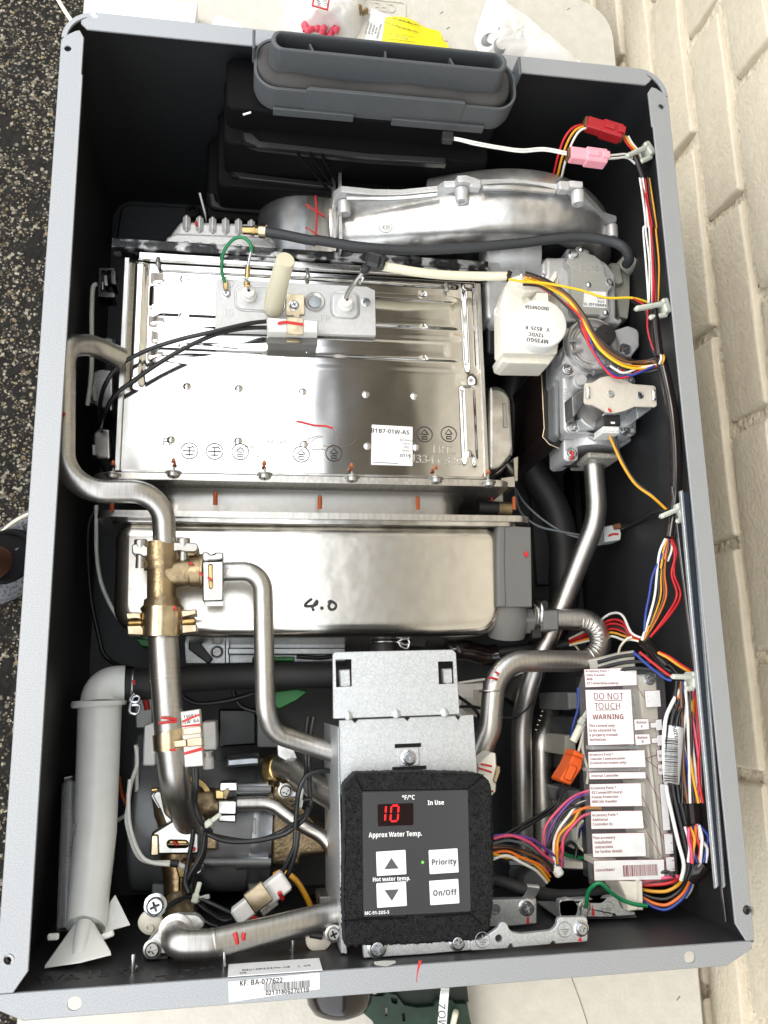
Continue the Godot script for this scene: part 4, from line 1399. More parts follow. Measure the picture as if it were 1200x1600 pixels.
	obj("saddle", prism(rounded(q2([[-128.1, 69.2], [-113.2, 68.4], [-112.7, 97.3], [-127.1, 97.6]]), 1.5), 170.0, 201.0, 1.0, [rounded(q2([[-124, 70.7], [-120.6, 70.7], [-119.9, 87.4], [-121.1, 89.4], [-123, 88.5], [-123.4, 83.4]]), 2.0)]), M.steel, c3)
	obj("lug", prism(rounded(q2([[-128.1, 63], [-123.5, 63.2], [-123.1, 64.8], [-119.4, 64.5], [-119.5, 63.2], [-113.3, 63.2], [-113.2, 68.3], [-127.9, 69.6]]), 1.5), 192.0, 205.0, 1.0), M.steel, c3)
	obj("brass_tab", pillow(rounded(q2([[-124, 70.7], [-120.6, 70.7], [-119.9, 87.4], [-121.1, 89.4], [-123, 88.5], [-123.4, 83.4]]), 2.0), 190.0, 200.0, 1.0, 3), M.brass, c3)
	# pipe from the tee over the exchanger to behind the controller
	var p2 := group_of("water_pipe", heater, "thin steel pipe from the tee's branch down behind the control panel")
	obj("tube", pipe([v(-115.5, 186, 74.6), v(-85.7, 190, 74.2), v(-82.5, 190, 171.3), v(-77.6, 180, 188.4), v(-27.4, 168, 206.1), v(-14.3, 166, 213.3)], 7.1, 24.0, 28, 10), M.pipe_steel, p2)
	# pipe from the tee down into the valve flange
	var p3 := group_of("water_pipe", heater, "wide steel pipe from under the tee down to the silver flange")
	obj("tube", pipe([v(-155.6, 186, 106.7), v(-152.2, 186, 146.4), v(-147.6, 182, 193.2), v(-144.2, 172, 221.9), v(-137.3, 118, 255.3), v(-139.5, 80, 260.3)], 10.4, 34.0, 28, 10), M.pipe_steel, p3)
	obj("weld_ring", loft(sweep_rings([v(-152.3, 186, 148.1), v(-152.1, 186, 149.1), v(-152, 186, 150.1)], [10.4, 10.8, 10.4], 28)), M.pipe_steel, p3)
	for q in [[v(-153, 196.6, 175.9), v(-147.8, 196.4, 176.6), v(-142.7, 195, 177.4)], [v(-154.5, 196.6, 179.7), v(-149.4, 196.4, 179.2), v(-142.6, 195, 178.8)], [v(-147, 194, 197.4), v(-142.8, 194, 197.6)]]:
		obj("red_mark", pipe(q, 0.9, 2.0, 6), M.marker_red, p3)
	obj("gold_band", loft(sweep_rings([v(-148.9, 184, 185.5), v(-148.5, 184, 187.1), v(-147.7, 183.5, 196.4), v(-147.6, 183.4, 197.7)], [10.9, 11.2, 11.2, 10.9], 28)), M.gold_clip, p3)
	# thermistor clipped to that pipe
	var s := group_of("pipe_sensor", heater, "white sensor with red strokes clipped to the wide pipe by a gold band")
	obj("housing", prism(rounded(q2([[-140.4, 172.6], [-127.5, 170.9], [-123.9, 208.7], [-136.4, 209.3]]), 0.8), 176.0, 194.0, 0.8), M.white_plastic, s)
	obj("clip_arm", prism(q2([[-144.1, 191.3], [-136, 190.9], [-135.4, 195.7], [-143.9, 196.1]]), 192.0, 195.4, 0.5), M.gold_clip, s)
	obj("clip_band", pillow(rounded(q2([[-136, 190.4], [-124.9, 189.5], [-124.4, 195.1], [-135.4, 196]]), 1.0), 192.0, 197.0, 1.2, 3), M.gold_clip, s)
	obj("clip_band", pillow(rounded(q2([[-138.8, 183.7], [-126.1, 182.4], [-125.3, 186.9], [-138.2, 188.2]]), 1.0), 192.0, 196.0, 1.0, 3), M.gold_clip, s)
	for q in [q2([[-139.1, 178.2], [-127.4, 173.9], [-127.2, 175.2], [-138.9, 179.8]]), q2([[-139.3, 181.8], [-126.9, 180.5], [-126.8, 182.1], [-139, 182.8]]), q2([[-137.2, 199.3], [-124.5, 196.1], [-124.5, 198.4], [-137.1, 201.3]])]:
		obj("red_stroke", prism(q, 193.9, 194.3), M.marker_red, s)
	lettering("150R2\nTSW  BA", 2.2, v(-133.9, 194.1, 177.3), Vector3(1, 0, -0.12), Vector3.FORWARD, M.print, s, "lettering", 0.08)
	wire("wire", [v(-131.4, 182, 210), v(-130.5, 180, 221.6), v(-131.4, 170, 232.4), v(-128, 166, 244.4), v(-121.2, 160, 255.4), v(-123.4, 158, 257.8), v(-125.6, 156, 271.5), v(-134.2, 154, 286.7), v(-135.1, 152, 296.6), v(-127, 150, 305), v(-112.9, 146, 316.1), v(-100.8, 138, 318.6), v(-86.4, 134, 321.3)], 1.8, M.w_black, heater)
	wire("wire", [v(-129.4, 182, 210.1), v(-129.1, 180, 223.3), v(-130, 170, 235.7), v(-126.2, 166, 247.8), v(-119.5, 160, 255.8), v(-121, 158, 257), v(-113.9, 150, 261.4), v(-89.3, 148, 265.7), v(-68.7, 150, 259.4), v(-52.5, 158, 247.1), v(-49.3, 160, 237), v(-63, 160, 239.5)], 1.8, M.w_black, heater)
	for q in [[v(-121.2, 164, 249.9), 0.6], [v(-129.6, 156, 301.7), 0.2], [v(-57.2, 166, 238.6), 1.4]]:
		cable_tie(heater, q[0], q[1])


# a short clip bent half round a pipe lying along dir
func clip_saddle(parent: Node, at: Vector3, dir: Vector3, long: float, r: float) -> void:
	var f := along(at, dir, Vector3.RIGHT)
	var rings := []
	for e in [-0.5, 0.5]:
		var ring := []
		for k in 17:
			var a := -0.15 * PI - 0.70 * PI * k / 16.0
			ring.append(f * (Vector3(cos(a) * r * 0.85, e * long, -sin(a) * -r) * MM))
		rings.append(ring)
	var st := begin()
	loft_into(st, rings, false, false, false)
	obj("saddle", done(st), M.gold_clip, parent)


func cable_tie(parent: Node, at: Vector3, turn: float) -> void:
	var f := Transform3D(Basis(Vector3.UP, turn), at)
	var st := begin()
	box_into(st, Vector3(6.0, 4.0, 4.6), 0.8, f)
	box_into(st, Vector3(9.0, 2.6, 3.2), 0.6, Transform3D(f.basis, f * v(6.0, -0.6, 0)))
	obj("cable_tie", done(st), M.tie_plastic, parent)

# ---------------------------------------------------------------- air inlet and fan
func oblong(x0: float, z0: float, x1: float, z1: float, r: float) -> PackedVector2Array:
	return rounded(q2([[x0, z0], [x1, z0], [x1, z1], [x0, z1]]), r, 10)


func ring_at(poly: PackedVector2Array, y: float) -> Array:
	var o := []
	for p in poly:
		o.append(Vector3(p.x, y * MM, p.y))
	return o


func air_inlet() -> void:
	var a := group_of("air_inlet", heater, "grey plastic oblong air inlet with a foam gasket at the top of the case")
	var outer := oblong(-85, -307, 91, -290.5, 7.5)
	var mouth := oblong(-81, -304.4, 87, -293.0, 5.6)
	var st := begin()
	loft_into(st, [ring_at(inset(outer, -1.6 * MM), 226), ring_at(inset(outer, -0.8 * MM), 266), ring_at(outer, 271), ring_at(outer, 275.4), ring_at(inset(outer, 0.5 * MM), 277), ring_at(inset(outer, 1.4 * MM), 277.6)], false, false)
	loft_into(st, [ring_at(mouth, 236), ring_at(mouth, 275), ring_at(inset(mouth, -0.6 * MM), 277.2), ring_at(inset(mouth, -1.2 * MM), 277.6)], false, false)
	var rim := [ring_at(inset(outer, 1.4 * MM), 277.6), ring_at(inset(mouth, -1.2 * MM), 277.6)]
	loft_into(st, rim, false, false)
	obj("duct", done(st), M.grey_plastic, a)
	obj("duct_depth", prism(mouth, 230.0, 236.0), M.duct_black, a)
	for x in [-55.0, -1.0, 50.0]:
		obj("rib", box(Vector3(1.6, 36, 10), 0.3, at_mm(x, 254.5, -297.5, 25.0 if absf(x) > 20.0 else 0.0)), M.grey_plastic, a)
	# foam roll round the duct, bunched a little
	var n := FastNoiseLite.new()
	n.seed = 2
	n.frequency = 0.03
	var path := oblong(-88.0, -313, 94, -287.5, 11.0)
	var pts := []
	for k in path.size():
		var p := path[k]
		var q := path[(k + 1) % path.size()]
		var m := maxi(1, int(p.distance_to(q) / (8.0 * MM)))
		for j in m:
			var w := p.lerp(q, float(j) / m)
			pts.append(w)
	var rows := []
	for k in pts.size() + 1:
		var p: Vector2 = pts[k % pts.size()]
		var d: Vector2 = (pts[(k + 1) % pts.size()] - pts[(k + pts.size() - 1) % pts.size()]).normalized()
		var o := Vector2(d.y, -d.x)
		var ring := []
		for j in 14:
			var t := TAU * j / 14
			var rr := 7.6 + 1.1 * n.get_noise_2d(p.x / MM * 1.4, p.y / MM) + (1.2 * maxf(0.0, n.get_noise_2d(p.x / MM * 0.4 + 50.0, t * 4.0)))
			var c := Vector3(p.x, (247.5 + 3.5 * n.get_noise_1d(p.x / MM * 0.5)) * MM, p.y)
			ring.append(c + (Vector3(o.x, 0, o.y) * cos(t) + Vector3.UP * sin(t)) * rr * MM)
		rows.append(ring)
	obj("foam_gasket", loft(rows, false, false), M.grey_foam, a)
	var col := oblong(-97, -321, 105.5, -276.5, 17.0)
	obj("collar", prism(col, 233.0, 253.0, 0.5, [inset(col, 2.2 * MM)]), M.grey_plastic, a)
	obj("collar_front", prism(rounded(q2([[-56, -279.5], [62, -279.5], [65, -276], [-60, -276]]), 1.0), 234.0, 256.5, 0.8), M.grey_plastic, a)
	obj("collar_base", prism(oblong(-96, -320, 104.5, -277, 17.0), 229.0, 233.0, 0.5, [outer]), M.grey_plastic, a)
	for q in [[-82, -20], [10, 84]]:
		obj("latch_tab", box(Vector3(q[1] - q[0], 8, 2.4), 0.5, at_mm((q[0] + q[1]) * 0.5, 231, -275.0)), M.grey_plastic, a)
	for s in [-1.0, 1.0]:
		obj("guide_fin", box(Vector3(2.2, 16, 16), 0.6, at_mm(4.2 + s * 101.5, 256, -309)), M.grey_plastic, a)
	# black air box below it, stepped down to the fan
	var b := group_of("air_box", heater, "black stepped plastic air box between the inlet and the fan")
	var st2 := begin()
	for q in [[-118, -322, 96, -276, 120, 228], [-120, -322, 96, -262, 80, 205], [-126, -322, 80, -250, 50, 165], [-136, -318, 40, -240, 20, 130]]:
		prism_into(st2, rounded(q2([[q[0], q[1]], [q[2], q[1]], [q[2], q[3]], [q[0], q[3]]]), 6.0), q[4], q[5], 2.0)
	obj("body", done(st2), M.duct_black, b)
	for q in [[v(-104, 206, -271.1), v(-103, 206, -264.6), v(-93.4, 206, -261.1), v(-5.5, 206, -258.2), v(59.2, 206, -260.2)], [v(-115, 166, -270), v(-112.9, 166, -262.2), v(-106.8, 166, -258.9), v(-43.7, 166, -256.4), v(-33.3, 166, -256.4)], [v(-133.9, 131, -263.6), v(-131.6, 131, -252.3), v(-123.4, 131, -249.4), v(-87.7, 131, -248.8)]]:
		obj("rib", loft(sweep_rings(spline(q, 5), 2.2, 6)), M.duct_black, b)
	for q in [[v(-62.8, 210, -255.7), v(-34.8, 170, -251.4)], [v(-53.1, 210, -256.2), v(-29.6, 170, -252.9)], [v(-43.8, 210, -255.7), v(-25.5, 170, -255.6)]]:
		obj("rib", pipe(q, 1.1, 1.0, 6), M.duct_black, b)
	obj("lug", lathe([[6.0, 0.0], [6.0, 6.0], [3.0, 7.0], [3.0, 4.0], [0.0, 4.0]], along(v(-148.4, 110, -255.3), Vector3.UP), 16), M.duct_black, b)
	obj("screw_hole", pipe([v(-104.6, 229, -270.7), v(-98.7, 230, -272.7)], 0.8, 1.0, 8), M.w_white, b)
	wire("wire", [v(52.5, 235, -261.9), v(62.1, 236, -261), v(75.2, 238, -257.5), v(94.1, 238, -255.4), v(112.4, 238, -254.5), v(131, 238, -257.4), v(149.5, 238, -255.5)], 0.85, M.w_white, heater)
	wire("wire", [v(52.4, 235, -260.8), v(62, 236, -259.4), v(75.1, 238, -255.4), v(94, 238, -253.6), v(112.3, 238, -252.5), v(130.9, 238, -255.4), v(149.4, 238, -253.5)], 0.85, M.w_white, heater)
	wire("wire", [v(-141.9, 126, -266.9), v(-140, 122, -261.1), v(-137.6, 118, -253.6), v(-135.2, 112, -247.3)], 1.0, M.w_white, heater)
	for q in [[q2([[-105.7, -271.6], [-103.3, -262.5], [-93.4, -259.1], [-5.9, -256.1], [58.6, -257.4], [58.9, -263.7], [-5.8, -261.9], [-91.5, -264.9], [-97.7, -271.3]]), 202.0, 208.0], [q2([[-116.6, -269.7], [-113.2, -260.2], [-106.8, -256.6], [-43.9, -254.2], [-29.4, -254.5], [-29.4, -259.5], [-43.8, -259.7], [-102.9, -262.4], [-109, -269.6]]), 162.0, 168.0], [q2([[-134.2, -263.1], [-131.7, -250.6], [-123.3, -247.6], [-87.8, -247], [-87.8, -251.9], [-122, -252.6], [-127.2, -256], [-129, -263.5]]), 127.0, 133.0]]:
		obj("slat", prism(q[0], q[1], q[2], 1.0), M.black_plastic, b)
	obj("wire_clip", box(Vector3(9, 7, 8), 1.0, Transform3D(Basis.IDENTITY, v(53.4, 235, -261.5))), M.black_plastic, b)
	var rp := group_of("rear_plate", heater, "dark rounded plate lying at the back of the case")
	obj("plate", prism(rounded(q2([[-223.7, -315.5], [-147.5, -318], [-146.6, -280.6], [-228, -274.8]]), [9, 2, 2, 2]), 5.0, 20.0, 2.0), M.back_panel, rp)


func fan() -> void:
	var f := group_of("fan_housing", heater, "cast aluminium fan housing with a curved volute")
	var stand := Transform3D(Basis(Vector3.RIGHT, Vector3.BACK, Vector3.DOWN), Vector3.ZERO)
	# upright flange: its outline as seen from the pipe end
	var top := [v(-31, 185.5, -236), v(-25.8, 193.8, -236), v(0.6, 192.7, -236), v(22.3, 194.7, -236), v(51.4, 203.8, -236), v(55.5, 211, -236), v(63.6, 212.8, -236), v(64.4, 219.5, -236), v(71, 221.1, -236), v(83.5, 216.9, -236), v(108.9, 220.9, -236), v(145.5, 218.9, -236), v(157.9, 225, -236), v(167.1, 224.7, -236), v(173.1, 212.6, -236), v(192, 195.2, -236), v(201.7, 184.8, -236), v(216.1, 179.8, -236), v(223.7, 160.6, -236)]
	var poly := PackedVector2Array()
	for p in top:
		poly.append(Vector2(p.x, -p.y))
	poly.append(Vector2(0.232, -0.06))
	poly.append(Vector2(0.0, -0.06))
	poly.append(Vector2(-0.03, -0.15))
	obj("flange", prism(poly, -239.5, -234.5, 1.0, [], stand), M.cast_alu, f)
	var path := [v(-24.6, 140.9, -228), v(2.1, 149.9, -228), v(28.3, 160.1, -228), v(53.7, 171.8, -228), v(78.6, 183.2, -228), v(103.9, 191.3, -228), v(126.1, 194.2, -228), v(147.8, 192, -228), v(169.7, 184, -228), v(190.4, 168.4, -228), v(207.5, 144.8, -228), v(221.1, 111.9, -228), v(222.8, 74.3, -228)]
	var sm := spline(path, 4)
	var rows := []
	for i in sm.size():
		var t: Vector3 = (sm[mini(i + 1, sm.size() - 1)] - sm[maxi(i - 1, 0)]).normalized()
		var o := Vector3(-t.y, t.x, 0).normalized()
		var u := float(i) / sm.size()
		var rh := lerpf(29.0, 16.0, u)
		var rv := lerpf(34.0, 22.0, u)
		var c: Vector3 = sm[i]
		c.z = -0.235
		var ring := []
		for j in 25:
			var a := PI * j / 24.0
			var cx := cos(a)
			var sx := sin(a)
			ring.append(c + o * signf(cx) * pow(absf(cx), 0.8) * rh * 0.92 * MM + Vector3.BACK * pow(sx, 0.8) * rv * MM)
		rows.append(ring)
	obj("volute", loft(rows, false, false, false), M.bright_alu, f)
	# rear half seen behind the flange
	var rr := []
	for i in range(12, sm.size()):
		var c: Vector3 = sm[i]
		c.z = -0.239
		var t: Vector3 = (sm[mini(i + 1, sm.size() - 1)] - sm[maxi(i - 1, 0)]).normalized()
		var o := Vector3(-t.y, t.x, 0).normalized()
		var ring := []
		for j in 13:
			var a := PI * j / 12.0
			ring.append(c + o * cos(a) * 19.0 * MM - Vector3.BACK * sin(a) * 26.0 * MM)
		rr.append(ring)
	obj("rear_half", loft(rr, false, false, false), M.bright_alu, f)
	obj("shaded_hub", lathe([[84, 0.0], [82, 2.0], [60, 3.0], [30, 9.0], [0.0, 10.0]], along(v(118, 140, -234.5), Vector3.BACK), 40), M.pump_grey, f)  # darker than the casting: the shade under the volute is in its colour
	for q in [v(-21.5, 179.1, -234), v(70, 209.3, -234), v(165.1, 217.8, -234), v(214.6, 171.7, -234)]:
		obj("boss", lathe([[5.6, 0.0], [5.2, 10.0], [4.6, 11.0], [2.4, 11.0], [2.2, 9.0], [0.0, 9.0]], along(q, Vector3.BACK), 20), M.cast_alu, f)
	for q in [v(80, 213.4, -236), v(152, 219.8, -236)]:
		obj("lug", box(Vector3(10, 10, 8), 1.6, Transform3D(Basis.IDENTITY, q)), M.cast_alu, f)
	obj("ledge", loft(sweep_rings(spline([v(84.9, 218.9, -231), v(108.3, 221.9, -231), v(144.5, 220.6, -231)], 4), 2.4, 8)), M.bright_alu, f)
	obj("ledge", loft(sweep_rings(spline([v(-21, 190.2, -231), v(17.7, 195.1, -231), v(51, 204.8, -231)], 4), 2.4, 8)), M.bright_alu, f)
	var sp := v(9.9, 193.6, -206)
	var ring := []
	for k in 25:
		ring.append(sp + (Vector3(cos(TAU * k / 24.0), 0, 0) + Vector3(0, 0.5, -0.7) * sin(TAU * k / 24.0)) * 5.4 * MM)
	var st := begin()
	loft_into(st, sweep_rings(ring, 0.28, 5))
	for s in [[[-2.5, 1.5], [-0.5, -2.5]], [[-2.5, -2], [-0.5, 1.5]], [[1, -2], [1, 2], [3, 2], [3, -2], [1, -2]], [[1, 0], [3, 0]]]:
		var pth := []
		for q in s:
			pth.append(sp + (Vector3(q[0], 0, 0) + Vector3(0, 0.6, -0.75) * q[1]) * MM)
		loft_into(st, sweep_rings(pth, 0.26, 5))
	obj("ink_stamp", done(st), M.print_grey, f)
	# sheet elbow between fan and burner
	var e := group_of("air_elbow", heater, "grey metal elbow with red cross strokes beside the fan")
	var prof := PackedVector2Array()
	prof.append(Vector2(-30, -158) * MM)
	prof.append(Vector2(-51, -160) * MM)
	for k in 9:
		var a := PI / 2 * k / 8.0
		prof.append(Vector2(-53 - 41 * sin(a), -112 - 48 * cos(a)) * MM)
	prof.append(Vector2(-94, -20) * MM)
	prof.append(Vector2(-30, -20) * MM)
	obj("shell", prism(prof, -262, -198, 1.5, [], stand), M.grey_steel, e)
	obj("side_panel", prism(q2([[-51, -160.6], [-31, -159], [-31, -20], [-51, -20]]), -263, -197.4, 1.2, [], stand), M.satin_steel, e)
	obj("end_flange", prism(q2([[-31, -172], [-28, -172], [-28, -20], [-31, -20]]), -268, -194, 0.4, [], stand), M.satin_steel, e)
	obj("end_flange", prism(q2([[-26, -178], [-23.6, -178], [-23.6, -20], [-26, -20]]), -272, -192, 0.4, [], stand), M.bright_alu, e)
	for q in [[v(-52.3, 161, -241.4), v(-36.1, 160.6, -231.5)], [v(-52.2, 160, -220.3), v(-38.2, 160, -211.6)], [v(-44.2, 161, -253.4), v(-42.6, 161, -235.6), v(-43.4, 160.6, -217.9), v(-45.3, 160.4, -203.5)]]:
		obj("red_stroke", loft(sweep_rings(q, 0.8, 6)), M.marker_red, e)
	# ribbed casting behind the chamber
	var r := group_of("ribbed_casting", heater, "ribbed pale casting standing behind the chamber's black bar")
	obj("body", pillow(rounded(q2([[-161.2, -214], [-155, -224], [-93.3, -226.4], [-85.2, -218.1], [-71.7, -207.2], [-166, -203.5]]), [4, 5, 5, 6, 4, 4]), 60.0, 152.0, 4.0), M.cast_alu, r)
	obj("shelf", pillow(rounded(q2([[-165.4, -204.8], [-157.9, -209.3], [-87.9, -211.5], [-69.4, -200], [-167.6, -196]]), 5.0), 60.0, 158.0, 3.0), M.cast_alu, r)
	for k in 6:
		var xx := lerpf(-150.1, -97.2, k / 5.0)
		obj("rib", box(Vector3(6.0, 16, 15), 2.6, at_mm(xx, 148, -221.1)), M.cast_alu, r)
		obj("notch", pillow(rounded(rect(xx - 1.4, -201, xx + 3.4, -195.5), 1.6), 158.0, 160.4, 1.0, 3), M.dull_steel, r)
	obj("red_mark", pipe([v(-142.3, 156, -221.4), v(-141.7, 157, -216.9)], 1.0, 1.0, 6), M.marker_red, r)
	# grey rubber hose running over the top of the chamber to the gas valve
	var h := group_of("pressure_hose", heater, "dark grey rubber hose running from the burner to the gas valve")
	obj("hose", tube([v(-88.2, 172, -206.9), v(-72.8, 176, -203.2), v(-49.9, 182, -196.2), v(-42.3, 184, -195.4), v(-10.1, 186, -190.9), v(29, 188, -189.6), v(77.7, 190, -193.8), v(123, 192, -200.2), v(156.5, 196, -204.7), v(178.7, 199, -205.5), v(198.2, 202, -201.6), v(208.6, 204, -195.1), v(215.5, 198, -189.1), v(219.8, 184, -192)], 4.1, 16, 6), M.grey_foam_hose, h)
	obj("ferrule", pipe([v(-90.5, 171, -207.7), v(-85, 172, -207.1)], 5.6, 1.0, 16), M.gold_clip, h)
	obj("tip", pipe([v(-103.9, 170, -208), v(-95.9, 171, -207.8), v(-89.5, 171, -207.8)], 3.4, 1.0, 12), M.brass, h)
	obj("tip_ring", pipe([v(-95.9, 171, -207.8), v(-94.4, 171, -207.7)], 4.4, 1.0, 12), M.brass, h)

# ---------------------------------------------------------------- gas valve and right side
func gas_valve() -> void:
	var g := group_of("gas_valve", heater, "cast aluminium gas valve with a grey cover plate, black knob and hex screws")
	lift = 40
	obj("upper_body", pillow(rounded(q2([[150.1, -195.2], [168, -197.5], [168.8, -205.8], [188.7, -206.4], [190.4, -201.2], [203.7, -194.4], [211.4, -183.9], [208.4, -144.8], [214.4, -143.5], [213, -139.2], [158.9, -138.4], [146.9, -144.6]]), [3, 2, 2, 4, 2, 6, 4, 2, 2, 3, 3, 3]), 112.0, 140.0, 2.5), M.cast_alu, g)
	obj("cover_plate", prism(rounded(q2([[166.2, -194.1], [168.6, -198], [172.6, -198.6], [173.9, -203.5], [179.2, -203.9], [181.8, -200.4], [184.5, -197.5], [190.1, -195.9], [195, -191.7], [197.8, -185.2], [198.1, -177.9], [203.3, -174.4], [203.7, -167.5], [199.7, -163.5], [198.9, -153.4], [199.4, -143.9], [196.1, -139.1], [190.9, -139.2], [190.1, -141.5], [166.7, -141.3], [165.5, -147.3], [167.6, -183.4], [163, -187.6]]), [3, 4, 2, 3, 3, 2, 2, 3, 4, 4, 1, 4, 4, 2, 1, 4, 4, 3, 2, 4, 2, 3, 3]), 140.0, 148.0, 0.8), M.cover_zinc, g)
	for q in [v(170.7, 188, -194.9), v(200.8, 186, -171.8)]:
		screw(g, q, Vector3.UP, 3.6)
		obj("washer", lathe([[4.9, 0.0], [4.9, 0.8], [0.0, 0.8]], along(q - v(0, 0.6, 0), Vector3.UP), 20), M.zinc, g)
	for q in [v(177.3, 188, -200), v(181.8, 188, -167.8), v(195, 188, -143.7)]:
		obj("rivet", lathe([[2.6, 0.0], [2.4, 1.2], [1.5, 2.2], [0.0, 2.6]], along(q, Vector3.UP), 16), M.zinc, g)
	lettering("N3B10", 4.6, v(182.4, 188.1, -184.1), Vector3(1, 0, 0.05), Vector3.FORWARD, M.zinc, g, "stamped_lettering", 0.3)
	obj("label", prism(q2([[177.9, -162.4], [197, -162.7], [196.3, -148.2], [175.9, -148.1]]), 148.0, 148.3), M.label, g)
	lettering("CN.0\n3121", 2.0, v(191.8, 188.4, -155.2), Vector3(1, 0, 0.03), Vector3.FORWARD, M.print, g, "lettering", 0.08)
	lettering("12  ZFF350085", 2.2, v(186.1, 188.4, -150.5), Vector3(1, 0, 0.03), Vector3.FORWARD, M.print, g, "lettering", 0.08)
	obj("side_block", pillow(rounded(q2([[146.4, -190.6], [150.9, -196.9], [167.7, -196.9], [167.2, -182.2], [152, -180.7], [145.8, -180.8]]), 3.0), 60.0, 138.5, 2.0), M.cast_alu, g)
	obj("terminal_box", prism(rounded(q2([[212, -201], [215.5, -203.7], [227.7, -204.9], [233.1, -198], [230.4, -167.1], [227.1, -150.8], [219, -152.6], [218.1, -168]]), 1.5), 70.0, 124.0, 1.0), M.terminal_grey, g)
	obj("terminal_step", prism(rounded(q2([[211.6, -199.2], [220.4, -200.2], [223, -182.1], [218.8, -180.2], [212.6, -180.9]]), 1.5), 110.0, 130.0, 1.0), M.terminal_grey, g)
	obj("hose_port", lathe([[8.2, 0.0], [8.2, 14.0], [7.0, 14.0], [6.6, 2.0], [0.0, 2.0]], along(v(226.2, 162, -197.7), Vector3(0.55, 0.5, -0.6)), 22), M.terminal_grey, g)
	# lower body
	obj("lower_body", pillow(rounded(q2([[160.5, -114.7], [164.3, -121.7], [176.2, -129.3], [226.1, -132.9], [223.8, -94.4], [224.3, -60.3], [223.2, -45.7], [218.5, -43.3], [159.1, -43.7], [160.9, -87.3]]), [3, 4, 6, 8, 2, 2, 6, 4, 6, 2]), 108.0, 130.0, 2.5), M.cast_alu, g)
	obj("mid_flange", pillow(rounded(q2([[158.3, -102.2], [165.8, -121.8], [180, -131.7], [198.1, -130.4], [219.4, -138.4], [229.6, -135.5], [228.3, -120.3], [220.5, -110.7], [184.6, -102.2], [180.4, -90.7], [162.6, -91.1], [157.3, -94.2]]), [3, 6, 8, 6, 4, 6, 4, 4, 4, 4, 6, 4]), 120.0, 138.0, 2.0), M.cast_alu, g)
	var dc := v(184.1, 180, -117)
	for q in [[22.0, 3.0], [16.5, 2.4], [11.5, 2.0]]:
		obj("dome_ring", lathe([[q[0] + 1.6, 0.0], [q[0] + 1.4, q[1] * 2.0], [q[0] + 0.6, q[1] * 2.4], [q[0] - 0.6, q[1] * 2.4], [q[0] - 1.4, q[1] * 2.0], [q[0] - 1.8, 0.0]], along(dc - v(0, 1.5, 0), Vector3.UP), 36), M.bright_alu, g)
	obj("dome", lathe([[24.0, -1.0], [22.0, 2.0], [12.0, 4.4], [0.0, 5.2]], along(dc - v(0, 1.0, 0), Vector3.UP), 36), M.cast_alu, g)
	for q in [[v(163.5, 186, -108.2), v(173, 187, -110.9)], [v(162.3, 186, -118.5), v(172.4, 187, -118.8)]]:
		obj("dome_web", pipe(q, 1.6, 1.0, 8), M.bright_alu, g)
	obj("boss", lathe([[4.2, 0.0], [4.2, 5.0], [3.4, 6.0], [1.8, 6.0], [1.6, 3.0], [0.0, 3.0]], along(v(188.6, 180, -99.9), Vector3.UP), 18), M.cast_alu, g)
	obj("boss_arm", pipe([v(182.4, 180, -93.8), v(188.2, 181, -99.2)], 3.4, 1.0, 12), M.cast_alu, g)
	var kn := v(191.4, 190, -121.8)
	obj("knob", lathe([[8.6, -14.0], [8.6, 4.0], [8.2, 5.0], [0.9, 5.2], [0.6, 4.4], [0.0, 4.4]], along(kn, Vector3.UP), 32), M.black_plastic, g)
	obj("adjuster", lathe([[5.2, 0.0], [5.2, 1.6], [4.6, 2.2], [4.2, 1.6], [0.0, 1.6]], along(v(214.4, 178, -116.7), Vector3.UP), 22), M.zinc, g)
	obj("adjuster_slot_shade", box(Vector3(6.6, 0.6, 1.2), 0.0, Transform3D(Basis(Vector3.UP, 0.5), v(213.3, 180.2, -115.7))), M.dull_steel, g)  # raised duller bar; the shade of the slot is put into its colour
	for q in [v(162.7, 178, -96.5), v(166.3, 171, -48.5), v(211.6, 171, -48.3), v(212.5, 174, -99.7), v(161.8, 178, -128.6), v(219.5, 171, -91.4)]:
		screw(g, q, Vector3.UP, 3.7)
		obj("washer", lathe([[5.2, 0.0], [5.2, 0.8], [0.0, 0.8]], along(q - v(0, 0.6, 0), Vector3.UP), 20), M.zinc, g)
	obj("red_mark", pipe([v(208, 181, -96.5), v(210.7, 181, -95.9)], 1.3, 1.0, 6), M.marker_red, g)
	obj("threaded_hole", lathe([[3.4, 0.0], [3.2, 0.8], [2.2, 0.8], [2.0, -2.0], [0.0, -2.0]], along(v(218.5, 170, -47.7), Vector3.UP), 18), M.dull_steel, g)
	obj("hex_post", lathe([[6.6, -22.0], [6.6, 6.0], [6.2, 7.0], [4.8, 7.0], [4.8, 11.0], [4.2, 12.0], [0.0, 12.0]], along(v(170.5, 176, -84.1), Vector3.UP), 18), M.cast_alu, g)
	lettering("A 2 CGSH", 4.0, v(163.2, 170.3, -70.8), Vector3(0, 0, -1), Vector3.LEFT, M.cast_alu, g, "raised_lettering", 0.8)
	obj("solenoid_disc", lathe([[16.0, 0.0], [15.0, 5.0], [0.0, 5.6]], along(v(186, 171, -62.5), Vector3.UP), 32), M.bright_alu, g)
	obj("solenoid_gap", lathe([[18.0, 0.0], [18.0, 1.0], [0.0, 1.0]], along(v(185, 171, -62), Vector3.UP), 32), M.black_plastic, g)
	# tan plate over the solenoid yoke
	var y := group_of("solenoid_yoke", heater, "tan plate on a zinc yoke over the gas valve solenoid")
